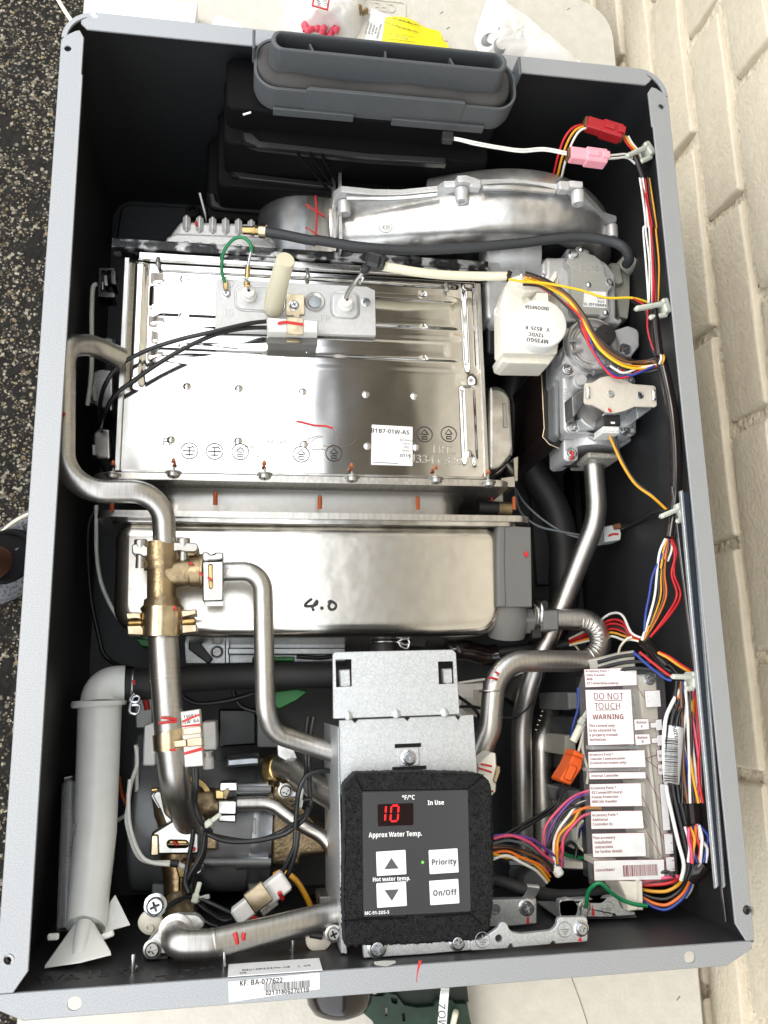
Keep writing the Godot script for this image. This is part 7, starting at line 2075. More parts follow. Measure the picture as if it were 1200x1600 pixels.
	wire("wire", [v(82.1, 80, 175.1), v(93.9, 78, 174.8), v(105.7, 76, 176.9), v(115.7, 80, 182), v(127.7, 90, 184.8), v(140, 100, 175.2), v(147, 110, 156.1), v(151.5, 110, 143.9)], 1.36, M.w_black, heater)
	wire("wire", [v(89.7, 60, 154.6), v(110.4, 70, 152), v(121.8, 90, 151.7), v(137.9, 100, 146)], 1.22, M.w_white, heater)
	# thick black cable with a lump behind the plate
	var bc := group_of("taped_cable", heater, "black taped cable lump above the bracket plate")
	obj("lump", loft(sweep_rings(spline([v(80.8, 70, 123.4), v(85.4, 74, 126), v(96.9, 74, 127.5), v(108.9, 72, 130.5), v(116.6, 72, 131.3), v(123.9, 74, 130.2)], 4), 9.0, 18)), M.black_gloss, bc)
	obj("cable", tube([v(114.7, 72, 130.9), v(133.9, 80, 126.9), v(163.1, 86, 124.8), v(177.4, 90, 123.3), v(183.8, 94, 121.8)], 4.0, 12, 5), M.black_rubber, bc)


# strokes of a seven segment figure, upright
func digit(parent: Node, at: Vector3, w: float, h: float, segs: Array) -> void:
	var st := begin()
	var a := [[-0.5, -1.0, 0.5, -1.0], [-0.5, -1.0, -0.5, 0.0], [0.5, -1.0, 0.5, 0.0], [-0.5, 1.0, 0.5, 1.0], [-0.5, 0.0, -0.5, 1.0], [0.5, 0.0, 0.5, 1.0]]
	for s in segs:
		var q: Array = a[s]
		var lean := 0.10
		var p0 := Vector2(q[0] * w * 0.8 - q[1] * h * 0.5 * lean, q[1] * h * 0.5)
		var p1 := Vector2(q[2] * w * 0.8 - q[3] * h * 0.5 * lean, q[3] * h * 0.5)
		var d := (p1 - p0).normalized()
		p0 += d * 0.8
		p1 -= d * 0.8
		var n := Vector2(-d.y, d.x) * 0.55
		var o := Vector2(at.x, at.z)
		prism_into(st, PackedVector2Array([o + (p0 + n) * MM, o + (p1 + n) * MM, o + (p1 + d * 0.5) * MM, o + (p1 - n) * MM, o + (p0 - n) * MM, o + (p0 - d * 0.5) * MM]), 235.25, 235.45)
	obj("display_digit", done(st), M.led_red, parent)


# ---------------------------------------------------------------- circuit board, warning sheet and harness
func paper_block(parent: Node, poly: PackedVector2Array) -> void:
	obj("label_block", prism(poly, 190.2, 190.4), M.label, parent)
	var st := begin()
	var out := inset(poly, -0.3 * MM)
	prism_into(st, out, 190.0, 190.25)
	obj("label_border", done(st), M.print_red, parent)


func board() -> void:
	var c := group_of("circuit_box", heater, "ivory framed circuit board box under the clear warning sheet")
	obj("board", prism(q2([[171.4, 152.4], [229.5, 153.4], [229.2, 307.8], [166.6, 304.6]]), 130.0, 150.0, 1.0), M.back_panel, c)
	obj("frame_bar", prism(rounded(q2([[202, 152.3], [218.6, 151.8], [216.7, 217.4], [218, 301.8], [203.8, 302.7], [204.5, 217]]), 1.5), 150.0, 178.0, 1.5), M.ivory_plastic, c)
	obj("frame_bar_step", prism(rounded(q2([[203.1, 200.4], [206.2, 200.5], [210.1, 293], [206.5, 293.4]]), 1.0), 176.0, 182.0, 1.0), M.ivory_plastic, c)
	obj("corner_plate", prism(rounded(q2([[174.6, 139.5], [202.9, 133.3], [202.7, 148.5], [176.5, 149.8]]), 1.0), 150.0, 176.0, 1.0), M.ivory_plastic, c)
	screw(c, v(212, 178.5, 155.5), Vector3.UP, 3.8)
	for q in [q2([[196.1, 232], [206.9, 232.4], [207.5, 250.3], [201.7, 250.9]]), q2([[194.9, 266.7], [207.5, 266.4], [207.4, 287.1], [200.2, 287.6]]), q2([[201.7, 167.1], [208.2, 167.2], [206.9, 175.8], [202.8, 176]]), q2([[160.6, 285.3], [178.1, 286.4], [177.7, 290.8], [160.2, 289.9]]), q2([[202.7, 177.4], [208.2, 177.5], [208, 184.3], [203.2, 184.2]])]:
		obj("socket", prism(rounded(q, 0.8), 150.0, 170.0, 0.8), M.ivory_plastic, c)
	for q in [q2([[163.4, 221.9], [207, 222.7], [207.1, 225.7], [163.5, 224.6]]), q2([[168, 205.4], [210.4, 206.6], [210.2, 209.1], [167.8, 208.4]])]:
		obj("component_row", prism(rounded(q, 0.8), 150.0, 164.0, 0.8), M.terminal_pale, c)
	obj("potted_block", prism(rounded(q2([[203.8, 163.7], [213.2, 163.8], [213.4, 172.5], [203.8, 174.9]]), 0.8), 150.0, 162.0, 0.8), M.green_sheet, c)
	obj("tab", prism(rounded(q2([[169.2, 297.1], [187.8, 298.8], [186.5, 317.8], [175, 318.3], [173.4, 307.8]]), 1.0), 160.0, 191.0, 1.0), M.ivory_plastic, c)
	obj("tab_rib", prism(rounded(q2([[182.4, 297.4], [185.4, 297.5], [184.4, 316.9], [181, 316.4]]), 0.6), 160.0, 196.0, 0.8), M.ivory_plastic, c)
	for q in [[q2([[163.2, 164.3], [179.8, 164.6], [179.8, 177.3], [163.2, 178.8]]), M.pump_grey], [q2([[159, 198.3], [171.5, 198.7], [171.5, 212.8], [157, 214.2]]), M.terminal_grey], [q2([[157.2, 240.4], [170.4, 240.8], [179, 255], [160.1, 252.6]]), M.pump_grey], [q2([[158.8, 269.9], [174, 267.2], [176.2, 287.4], [159.7, 285]]), M.terminal_pale], [q2([[151.6, 292.8], [171.4, 295.4], [171, 301.2], [151.5, 299.3]]), M.ivory_plastic], [q2([[166.6, 184.4], [184.4, 183], [185, 228.1], [165.6, 227.5]]), M.back_panel], [q2([[161.9, 253.2], [178.7, 253.8], [179.3, 270.8], [164.4, 270.2]]), M.terminal_grey]]:
		obj("module", prism(rounded(q[0], 1.0), 60.0, 130.0, 1.0), q[1], c)
	obj("transformer", lathe([[11, 0], [11, 30], [9, 34], [0, 34]], along(v(132.4, 80, 311), Vector3.UP), 28), M.pump_grey, c)
	obj("transformer_cap", prism(rounded(q2([[109.6, 293.1], [132.1, 294.1], [131.9, 298.4], [109.4, 297.3]]), 1.5), 100.0, 120.0, 1.0), M.grey_steel, c)
	var w := group_of("warning_sheet", heater, "clear plastic sheet with white warning labels in dark red print over the circuit box")
	obj("film", prism(rounded(q2([[149.5, 160], [154.5, 149], [218.5, 147.8], [215.2, 302.5], [147.4, 298.4]]), 1.0), 189.4, 189.9), M.clear_film, w)
	for q in [q2([[154.5, 148.1], [196.1, 147.3], [195.3, 160.2], [154.6, 161.1]]), q2([[154.3, 163.2], [190.3, 163.5], [189.6, 203.2], [153.6, 203]]), q2([[153.3, 207.9], [197.2, 207.8], [197.3, 219.9], [152.8, 219]]), q2([[152.9, 222.5], [196.5, 223.4], [196.6, 227.9], [152.9, 227]]), q2([[152.6, 230.6], [192.3, 231.2], [191.9, 247.1], [152.2, 246]]), q2([[152.3, 249.5], [191.6, 250.5], [191.9, 262.7], [151.7, 261.4]]), q2([[152, 264.8], [192, 265.8], [192, 281.8], [151.6, 280.6]]), q2([[151.8, 283.1], [205.4, 284.8], [204.7, 298.2], [151.5, 296.3]]), q2([[201.4, 164.7], [213.4, 164.5], [213.3, 176.4], [201.4, 176.8]]), q2([[191.1, 185.4], [202.4, 185.2], [202.5, 192.8], [191, 193.2]]), q2([[190.7, 196.4], [202.3, 196.3], [202.6, 203.6], [190.8, 204]]), q2([[203.8, 188.3], [207.9, 188.1], [208.1, 186.1], [212.8, 185.9], [212.8, 193.4], [208.1, 194], [207.9, 191.7], [203.8, 191.9]]), q2([[203.6, 199.4], [208, 199.2], [208.1, 197.4], [212.4, 197.3], [212.1, 204.5], [208.1, 205], [208, 202.7], [203.7, 202.9]]), q2([[207.1, 208.2], [212.5, 208], [212.5, 215.8], [207.1, 216.1]]), q2([[206.9, 218.5], [212.2, 218.3], [212.3, 225.4], [206.9, 225.8]]), q2([[207.2, 232.5], [211.6, 232.5], [212.4, 264.6], [206.8, 264.9]]), q2([[207.1, 267.3], [213.6, 267.3], [213.3, 280.9], [207, 281.2]]), q2([[207.1, 283.4], [213.4, 283.4], [213.2, 292.9], [207.2, 293.2]])]:
		paper_block(w, q)
	var X := Vector3(1, 0, 0.014)
	var Z := Vector3.FORWARD
	var T: Material = M.print_red
	for q in [["Accessory Ports *\n-Data Transfer\n-MSB\n-EZ Connect(Secondary)", v(155.1, 190.5, 153.7), 1.75, 0], ["This control only\nto be adjusted by\na properly trained\ntechnician.", v(154.9, 190.5, 194.1), 1.95, 0], ["Accessory Ports *\n-Cascade Communication\n(Commercial models only)", v(153.7, 190.5, 212.7), 1.75, 0], ["-Internal Controller", v(153.5, 190.5, 224.7), 1.8, 0], ["Accessory Ports *\n-EZ Connect(Primary)\n-Freeze Protection\n-BMS/Air Handler", v(152.9, 190.5, 238), 1.85, 0], ["Accessory Ports *\nAdditional\nController (S)", v(152.8, 190.5, 255.2), 1.85, 0], ["*See accessory\n  installation\n  instructions\n  for further details", v(152, 190.5, 272.3), 1.85, 0], ["U334-0704X07", v(152.6, 190.5, 289.6), 1.6, 0]]:
		lettering(q[0], q[2], q[1], X, Z, T, w, "lettering", 0.06, "Droid Sans", HORIZONTAL_ALIGNMENT_LEFT, 0.92)
	for q in [["DO NOT", v(171.9, 190.5, 168), 4.6], ["TOUCH", v(170.6, 190.5, 175.2), 4.6], ["WARNING", v(170.7, 190.5, 183), 3.6], ["Button\nA", v(196.6, 190.5, 189.1), 1.7], ["Button\nB", v(196.4, 190.5, 200.1), 1.7], ["In", v(209.5, 190.5, 212.1), 1.9], ["Ou", v(209.3, 190.5, 222.1), 1.9], [":\n:", v(203.3, 190.5, 170.6), 2.0]]:
		lettering(q[0], q[2], q[1], X, Z, T, w, "lettering", 0.06, "Droid Sans")
	for q in [[v(161, 190.5, 171), v(183, 190.5, 171.2)], [v(161, 190.5, 178), v(179.2, 190.5, 178.1)], [v(195.3, 190.2, 160.8), v(201.3, 190.2, 170.5)], [v(197.9, 190.2, 214), v(206.9, 190.2, 211.4)], [v(197.9, 190.2, 214.4), v(207, 190.2, 221.7)], [v(196.9, 190.2, 225.5), v(208.8, 190.2, 250)], [v(192.3, 190.2, 239.9), v(207.8, 190.2, 273)], [v(192.1, 190.2, 257.1), v(194.5, 190.2, 262.3)], [v(193.5, 190.2, 263.8), v(207.6, 190.2, 289.9)]]:
		obj("printed_line", pipe(q, 0.22, 1.0, 5), M.print_red, w)
	for k in 7:
		obj("printed_line", pipe([(v(211.7, 190.5, 256)).lerp(v(211.4, 190.5, 291.5), k / 6.0), (v(213.1, 190.5, 256)).lerp(v(213.2, 190.5, 291.6), k / 6.0)], 0.2, 1.0, 5), M.print_red, w)
	barcode(w, v(186.5, 190.5, 291.2), X, Z, 26.0, 7.6, 30, M.print_red)
	# orange connector with its black lead
	var o := group_of("orange_connector", heater, "bright orange connector on a black lead")
	obj("housing", prism(rounded(q2([[154.8, 208], [162.1, 212.3], [159.9, 221.8], [150, 234.3], [142, 231.1], [140.7, 229.4], [149, 218.5]]), 1.5), 142.0, 160.0, 1.2), M.orange_plastic, o)
	obj("cap", prism(rounded(q2([[153.2, 207.4], [161.2, 211.7], [159.9, 215.2], [151.5, 211.7]]), 1.0), 146.0, 164.0, 1.0), M.orange_plastic, o)
	obj("latch", prism(rounded(q2([[149.3, 218.3], [155.2, 220.8], [149.1, 231.1], [143.5, 228.9]]), 1.0), 158.0, 163.0, 0.8), M.orange_plastic, o)
	for s in [0.0, 9.0]:
		wire("wire", [v(147.9, 152, 232) + v(s * 0.5, 0, s * 0.3), v(143.3, 148, 240.5) + v(s * 0.4, 0, 0), v(141, 146, 248.9) + v(0, 0, s * 0.3), v(123.2, 150, 257.6) + v(0, 0, s * 0.3), v(103.2, 156, 264.8) + v(0, 0, s * 0.35), v(87.8, 160, 271.5) + v(0, 0, s * 0.35)], 1.22, M.w_black, heater)
	wire("wire", [v(164.3, 156, 183.5), v(163.3, 156, 197), v(159, 154, 212.2)], 1.09, M.w_white, heater)
	wire("wire", [v(164.6, 150, 161.1), v(163.5, 150, 176.7), v(158.4, 150, 190.3), v(157.4, 146, 200.7)], 1.09, M.w_blue, heater)
	obj("end_splice", pipe([v(154.5, 158, 201.8), v(162.4, 160, 187.6)], 3.0, 1.0, 14), M.w_cream, heater).set_meta("label", "cream crimp cap on a wire beside the warning sheet")
	cable_tie(heater, v(160.1, 164, 186.6), 0.9)
	wire("wire", [v(165.4, 154, 190.4), v(163.4, 154, 207.3), v(167.2, 152, 224.3), v(165.9, 152, 234.3)], 1.09, M.w_cream, heater)
	# coloured leads from the panel to the board
	var cols := [M.w_white, M.w_amber, M.w_orange, M.w_brown, M.w_black, M.w_grey, M.w_pink, M.w_purple]
	ribbon([v(75.7, 196, 268.9), v(88.3, 192, 270.1), v(103.8, 184, 275.4), v(118.6, 174, 283.8), v(130.3, 166, 293.5)], cols, 2.3, 1.1, heater, 1)
	ribbon([v(130.9, 166, 292), v(128.2, 170, 278.7), v(130.7, 172, 266.1), v(139.4, 174, 253.6), v(149.6, 176, 246.6), v(163.9, 176, 243.2)], [M.w_pink, M.w_amber, M.w_orange, M.w_white, M.w_black, M.w_purple, M.w_pink], 2.3, 1.1, heater)
	wire("wire", [v(133.3, 166, 292.1), v(134.4, 168, 279.4), v(141.9, 170, 265.3), v(150.6, 172, 255.9), v(161.3, 172, 253.1)], 1.09, M.w_red, heater)
	obj("cable_tie", box(Vector3(7, 6, 7), 1.5, Transform3D(Basis(Vector3.UP, 0.5), v(132.5, 168, 293.6))), M.white_plastic, heater)
	for q in [[M.w_cream, [v(162.9, 130, 278.5), v(163.6, 132, 269.9), v(167.9, 134, 263.9), v(176.5, 134, 261.7)]], [M.w_blue, [v(165, 128, 278.9), v(165.5, 132, 269.9), v(170.6, 134, 264.8)]], [M.w_cream, [v(163.9, 128, 275.5), v(165.3, 130, 283.6), v(170.6, 132, 288.5)]], [M.w_green, [v(146, 140, 282), v(149.3, 140, 287), v(159.1, 140, 289.6), v(168.2, 140, 290.3)]], [M.w_black, [v(147.3, 144, 279.8), v(152.9, 144, 277.6), v(157.1, 144, 281.8), v(155.7, 144, 289.1)]]]:
		wire("wire", q[1], 1.36, q[0], heater)
	# pipe-end brackets
	lift = 12
	var b1 := group_of("earth_bracket", heater, "galvanised bracket with earth marks and two red arrow marks near the bottom rim")
	obj("plate", prism(rounded(q2([[47, 323.9], [47.2, 318.3], [54.6, 317.3], [62.2, 313.5], [65.5, 311.6], [67.2, 308.5], [71.5, 308.3], [73.4, 313.2], [76, 315], [81.3, 316.1], [101.8, 315.3], [105.3, 312.2], [105.7, 308.8], [108.3, 307.7], [125.3, 308.3], [126.8, 310.5], [125.9, 323.5], [123, 323.8], [103.7, 323.8], [102.3, 321.4], [100.2, 323.8], [74.9, 324.3], [74.1, 320.8], [71.7, 324.5], [49, 324.4]]), [1, 2, 4, 3, 3, 4, 4, 4, 4, 3, 6, 4, 3, 3, 3, 3, 3, 1, 1, 1, 1, 1, 1, 1, 1]), 221.0, 224.0, 0.6, [circle(q2([[65.9, 318]])[0], 2.4 * MM, 16)]), M.galv, b1)
	for q in [v(55.1, 236.1, 318.2), v(110.5, 236.1, 315.3)]:
		earth_mark(b1, q)
	screw(b1, v(121.7, 236, 315.3), Vector3.UP, 4.0)
	obj("red_arrow", prism(q2([[120.9, 320], [121.9, 323.2], [118.7, 322.7]]), 224.0, 224.15), M.marker_red, b1)
	lift = 10
	var b2 := group_of("rear_bracket", heater, "galvanised bracket with a round hole behind the front bracket")
	obj("plate", prism(rounded(q2([[125.4, 308.7], [145.5, 308.8], [150.3, 309], [152.6, 311.3], [157.3, 312.1], [161.3, 308.5], [169.8, 308.4], [171.2, 313.9], [172.7, 317.2], [182.9, 319.7], [182.6, 322.5], [167.4, 322.2], [166.4, 320], [164.7, 322.6], [125, 320.3]]), [2, 2, 2, 6, 6, 4, 2, 2, 2, 2, 2, 1, 1, 1, 2]), 170.0, 176.0, 0.8, [circle(q2([[132.3, 314.9]])[0], 6.8 * MM, 20)]), M.galv, b2)
	obj("front_wall", prism(q2([[127.2, 321.5], [167.3, 323.8], [185.3, 323.9], [185.3, 324.6], [167.5, 324.6], [127.1, 322.4]]), 120.0, 172.0, 0.4), M.galv, b2)
	screw(b2, v(144.5, 186, 314), Vector3.UP, 3.5, M.dull_steel)
	earth_mark(b2, v(161.8, 186.1, 316.3))
	obj("red_arrow", prism(q2([[150.3, 312.7], [151.8, 320.5], [149.2, 320.5]]), 176.0, 176.15), M.marker_red, b2)
	obj("left_plate", prism(rounded(q2([[60.9, 305.3], [109.3, 306.8], [108.6, 323.6], [91.3, 324.2], [60.1, 323.4]]), 1.0), 170.0, 176.0, 0.8), M.galv, b2)
	obj("hole_ring", lathe([[3.8, 0.0], [3.6, 0.6], [2.6, 0.6], [2.4, 0.05], [0, 0.05]], along(v(78.5, 186, 312.2), Vector3.UP), 20), M.zinc, b2)
	obj("strap", loft([[v(98.1, 186, 306.2), v(108, 186, 306.2)], [v(99.1, 190, 303), v(107.7, 190, 304.3)], [v(98, 202, 296.2), v(106.3, 202, 297.6)], [v(97.6, 202, 294.1), v(106.4, 202, 295.4)], [v(99, 194, 294.9), v(108.3, 194, 296.2)]], false, false, false), M.galv, b2)
	screw(b2, v(101.5, 186, 312.4), Vector3.UP, 4.6)
	obj("red_arrow", prism(q2([[101.6, 318.5], [102.9, 318.8], [102.6, 323.3], [100.4, 323.2]]), 176.0, 176.15), M.marker_red, b2)
	lift = 0
	var pc := group_of("power_cable", heater, "black power cable strapped to the rear bracket")
	obj("cable", tube([v(80.4, 168, 296.6), v(91.1, 172, 298.5), v(105.1, 176, 302.8), v(119.5, 172, 307), v(135.4, 168, 310.3), v(156, 166, 310.7), v(181.3, 160, 309.9)], 4.3, 16, 6), M.black_rubber, pc)
	wire("wire", [v(143.9, 190, 316.3), v(142, 196, 310.1), v(142.1, 200, 302), v(145, 204, 296.6), v(149.5, 206, 295.1), v(156.4, 204, 300.9), v(166, 200, 307.4), v(175.2, 200, 311.1), v(185.3, 200, 312.9)], 1.43, M.w_green, heater, "green earth wire looping from the front bracket to the circuit box")
	obj("wire_terminal", box(Vector3(5, 3, 9), 0.8, Transform3D(Basis(Vector3.UP, -0.2), v(139.7, 196, 316.8))), M.zinc, heater)


func earth_mark(parent: Node, at: Vector3) -> void:
	var st := begin()
	var ring := []
	for k in 25:
		ring.append(at + Vector3(cos(TAU * k / 24.0), 0, sin(TAU * k / 24.0)) * 4.6 * MM)
	loft_into(st, sweep_rings(ring, 0.3, 5))
	for s in [[[0, -3], [0, 0]], [[-3, 0], [3, 0]], [[-2, 1.3], [2, 1.3]], [[-1, 2.6], [1, 2.6]]]:
		loft_into(st, sweep_rings([at + v(s[0][0], 0, s[0][1]), at + v(s[1][0], 0, s[1][1])], 0.28, 5))
	obj("earth_mark", done(st), M.grey_steel, parent)


func harness() -> void:
	# clips on the right wall
	for q in [[v(208.9, 222, -266.8), v(224.5, 228, -275.5)], [v(205.2, 222, -130.4), v(225.6, 230, -135)], [v(211.2, 222, 36.3), v(221.2, 230, 32.2)], [v(212.6, 216, 155.1), v(222, 226, 155.5)]]:
		var c := group_of("harness_clip", heater)
		var a: Vector3 = q[0]
		var b: Vector3 = q[1]
		var f := Transform3D(Basis(Vector3.UP, atan2(-(b - a).z, (b - a).x)), (a + b) * 0.5)
		obj("bar", box(Vector3(a.distance_to(b) / MM + 5, 6, 3.6), 1.4, f), M.tie_plastic, c)
		obj("bar", box(Vector3(a.distance_to(b) / MM - 6, 4, 4.0), 1.2, Transform3D(f.basis, f * v(6, -3, 8))), M.tie_plastic, c)
		obj("foot", box(Vector3(6, 14, 12), 1.2, Transform3D(f.basis, f * v(a.distance_to(b) / MM * 0.5 + 2, -4, 2))), M.tie_plastic, c)
	# pink and red plugs near the top
	for k in 2:
		var g := group_of("pink_plug" if k == 0 else "red_plug", heater, "pink two part plug on white wires" if k == 0 else "dark red two part plug beside the pink one")
		var a := v(153.9, 232, -258) if k == 0 else v(172.1, 228, -290.9)
		var b := v(185.7, 232, -256.4) if k == 0 else v(203.2, 228, -283.5)
		var m: Material = M.pink_plastic if k == 0 else M.red_plastic
		var turn := atan2(-(b - a).z, (b - a).x)
		var L := a.distance_to(b) / MM
		obj("half", box(Vector3(L * 0.46, 9, 10.5), 1.0, Transform3D(Basis(Vector3.UP, turn), a.lerp(b, 0.24))), m, g)
		obj("half", box(Vector3(L * 0.56, 11, 12.5), 1.0, Transform3D(Basis(Vector3.UP, turn), a.lerp(b, 0.70))), m, g)
		obj("latch", box(Vector3(L * 0.2, 3, 6), 0.8, Transform3D(Basis(Vector3.UP, turn), a.lerp(b, 0.92) + v(0, 6, 0))), m, g)
		obj("latch", box(Vector3(L * 0.3, 2, 5), 0.6, Transform3D(Basis(Vector3.UP, turn), a.lerp(b, 0.6) + v(0, 6, 0))), m, g)
		obj("rear_cap", box(Vector3(2.4, 8, 9), 0.6, Transform3D(Basis(Vector3.UP, turn), a.lerp(b, -0.02))), M.w_brown, g)
		if k == 1:
			obj("front_cap", box(Vector3(2.4, 9, 10), 0.6, Transform3D(Basis(Vector3.UP, turn), a.lerp(b, 1.01))), M.w_brown, g)
	for q in [[M.w_red, 0.0], [M.w_amber, 3.2], [M.w_white, 6.4]]:
		var d := v(q[1], 0, q[1] * 0.55)
		wire("wire", [v(171.1, 228, -290) + d * 0.6, v(160.3, 230, -284.6) + d * 0.8, v(153.6, 226, -276.5) + d, v(151.7, 215, -267.5) + d, v(153.7, 200, -263.1) + d, v(155, 185, -260.3) + d], 1.02, q[0], heater)
	for q in [[M.w_white, 0.0], [M.w_white, 3.0]]:
		var d := v(0, 0, q[1])
		wire("wire", [v(186, 232, -259.9) + d, v(196.2, 228, -264.2) + d, v(208.1, 224, -268.5) + d, v(217.6, 220, -265.8) + d], 0.95, q[0], heater)
	for q in [[M.w_red, 0.0], [M.w_amber, 2.6], [M.w_white, 5.0]]:
		var d := v(q[1], 0, 0)
		wire("wire", [v(203.6, 228, -282.9) + d, v(208, 226, -277.5) + d, v(213.4, 224, -273.1) + d, v(217.8, 220, -267.9) + d], 0.95, q[0], heater)
	var tp := group_of("taped_section", heater, "black taped section of the wire harness along the right wall")
	obj("sleeve", tube([v(216.1, 222, -268.5), v(220.2, 220, -260.8), v(224.2, 218, -251)], 2.8, 12, 5), M.black_gloss, tp)
	obj("sleeve", tube([v(221.1, 222, -134.2), v(220.7, 222, -115.9), v(221.5, 222, -92.5)], 3.4, 14, 5), M.black_gloss, tp)
	obj("sleeve", tube([v(222.7, 222, -89.9), v(225.5, 222, -71.4), v(228.8, 220, -49.4), v(229, 220, -23.4), v(227.3, 220, 2.2), v(224.5, 220, 22.4), v(218.3, 218, 51.8)], 4.4, 16, 6), M.black_gloss, tp)
	obj("sleeve", tube([v(197.2, 205, 127.8), v(207.3, 200, 136.8), v(215.2, 200, 144.8)], 5.0, 14, 5), M.black_gloss, tp)
	obj("sleeve", pipe([v(222.6, 206, 244), v(222.8, 206, 252.3), v(222.6, 206, 260.6)], 6.4, 10.0, 18), M.black_gloss, tp)
	obj("sleeve", tube([v(226.5, 206, 284.7), v(222.8, 204, 289.6), v(219.3, 200, 294.7)], 7.5, 14, 5), M.black_gloss, tp)
	# wires between the clips
	ribbon([v(223.2, 220, -250.7), v(225.7, 218, -230.5), v(226.5, 218, -208.1), v(224.3, 220, -203), v(222.7, 222, -171.4), v(220.3, 222, -137.8)], [M.w_white, M.w_white, M.w_white, M.w_red, M.w_red, M.w_black, M.w_amber], 1.5, 0.8, heater, 1)
	ribbon([v(207, 214, -143.7), v(216.4, 214, -135.9), v(216.6, 216, -118.4), v(218.6, 218, -101.3), v(222, 220, -90.7)], [M.w_black, M.w_red], 1.8, 0.8, heater)
	for q in [[M.w_white, 0.0], [M.w_amber, 2.2]]:
		wire("wire", [v(220.5, 226, -91.7) + v(q[1], 0, 0), v(218.5, 230, -87.3) + v(q[1], 0, 0), v(218.8, 226, -84.6) + v(q[1], 0, 0)], 0.95, q[0], heater)
	for q in [[M.w_white, -2.0, 0.0], [M.w_amber, -1.0, 3.0], [M.w_blue, 0.0, -3.0], [M.w_black, 1.0, 2.0], [M.w_brown, 0.5, 5.0], [M.w_red, 2.0, 14.0], [M.w_red, 3.0, 12.0], [M.w_orange, -0.4, 6.0]]:
		wire("wire", [v(217.9, 216, 52.3) + v(q[1], 0, 0), v(216.1, 212, 62.3) + v(q[1] * 2.0 + q[2] * 0.3, 0, 0), v(211.5, 206, 77.7) + v(q[2], 0, 0), v(209.3, 204, 93.8) + v(q[2] * 1.6, -q[2] * 0.2, 0), v(203.5, 204, 109.9) + v(q[2] * 1.1, 0, 0), v(197.7, 204, 127.7) + v(q[1], 0, 0)], 0.99, q[0], heater)
	wire("wire", [v(221.7, 214, 52.7), v(221.9, 212, 60.6), v(220.1, 208, 68.2)], 0.95, M.w_white, heater)
	# wires fanning towards the middle
	for q in [[M.w_red, 0.0], [M.w_white, -8.0], [M.w_red, 4.0], [M.w_amber, 7.0], [M.w_black, 2.0], [M.w_white, 10.0], [M.w_red, -3.0]]:
		wire("wire", [v(179.5, 100, 121.8) + v(0, 0, q[1] * 0.3), v(193.1, 120, 115.5) + v(0, 0, q[1] * 0.6), v(200, 140, 110.1) + v(0, 0, q[1]), v(199.6, 165, 113.9) + v(0, 0, q[1] * 1.1), v(196.3, 186, 122.9) + v(0, 0, q[1] * 0.3), v(198.8, 200, 127.4) + v(0, 0, q[1] * 0.15)], 1.02, q[0], heater)
	wire("wire", [v(197.8, 190, 123.5), v(193.5, 184, 125.2), v(191.4, 176, 130.4), v(192, 170, 135)], 0.95, M.w_cream, heater)
	wire("wire", [v(180.4, 100, 123.1), v(185, 100, 125.8), v(190.1, 96, 131.2)], 0.95, M.w_cream, heater)
	for q in [0.0, 5.0, 10.0]:
		wire("wire", [v(167.4, 186, 142.9) + v(0, 0, q), v(187.6, 190, 138.3) + v(0, 0, q), v(206.4, 196, 138.8) + v(0, 0, q), v(218.1, 200, 146.2) + v(0, 0, q * 0.8), v(221.4, 206, 153.8) + v(-q * 0.4, 0, 0)], 1.56, M.w_black, heater)
	for q in [[M.w_amber, 0.0], [M.w_red, 3.0], [M.w_blue, -30.0], [M.w_red, -22.0]]:
		wire("wire", [v(206.3, 204, 136.2) + v(q[1] * 0.6, 0, 0), v(213.8, 206, 140.6) + v(q[1] * 0.5, 0, -q[1] * 0.2), v(221.1, 208, 146.5) + v(q[1] * 0.4, 0, -q[1] * 0.3), v(228.5, 210, 151.6) + v(q[1] * 0.5, 0, -q[1] * 0.2)], 1.09, q[0], heater)
	lift = 11
	# main bundle beside the circuit box
	ribbon([v(222.2, 217, 159), v(219.6, 217, 175.7), v(217.7, 217, 199.2), v(217.1, 217, 222.5), v(216.7, 217, 243)], [M.w_black, M.w_black, M.w_brown, M.w_white, M.w_black, M.w_amber, M.w_pink, M.w_red, M.w_black, M.w_orange, M.w_blue, M.w_white, M.w_red, M.w_white, M.w_amber, M.w_white], 2.3, 1.1, heater, 2)
	ribbon([v(216.5, 217, 258.5), v(217.7, 217, 266.4), v(218.1, 217, 273.8), v(217.8, 215, 283)], [M.w_pink, M.w_red, M.w_amber, M.w_orange, M.w_white, M.w_blue, M.w_white, M.w_black, M.w_blue, M.w_red, M.w_white], 2.6, 1.15, heater, 2)
	for q in [[M.w_white, 0.0], [M.w_black, 5.0], [M.w_black, 9.0]]:
		wire("wire", [v(218.5, 215, 162.1) + v(q[1] * 0.4, 0, 0), v(208.4, 217, 174.6) + v(q[1], 0, 0), v(201.4, 219, 186.3) + v(q[1], 0, 0), v(199.2, 217, 208) + v(q[1], 0, 0), v(200, 215, 232.8) + v(q[1], 0, 0), v(203.7, 213, 252.8) + v(q[1], 0, 0), v(207.4, 211, 269.8) + v(q[1], 0, 0), v(211.1, 209, 285.2) + v(q[1] * 0.8, 0, 0), v(209.9, 205, 296.3) + v(q[1] * 0.6, 0, 0)], 1.43, q[0], heater)
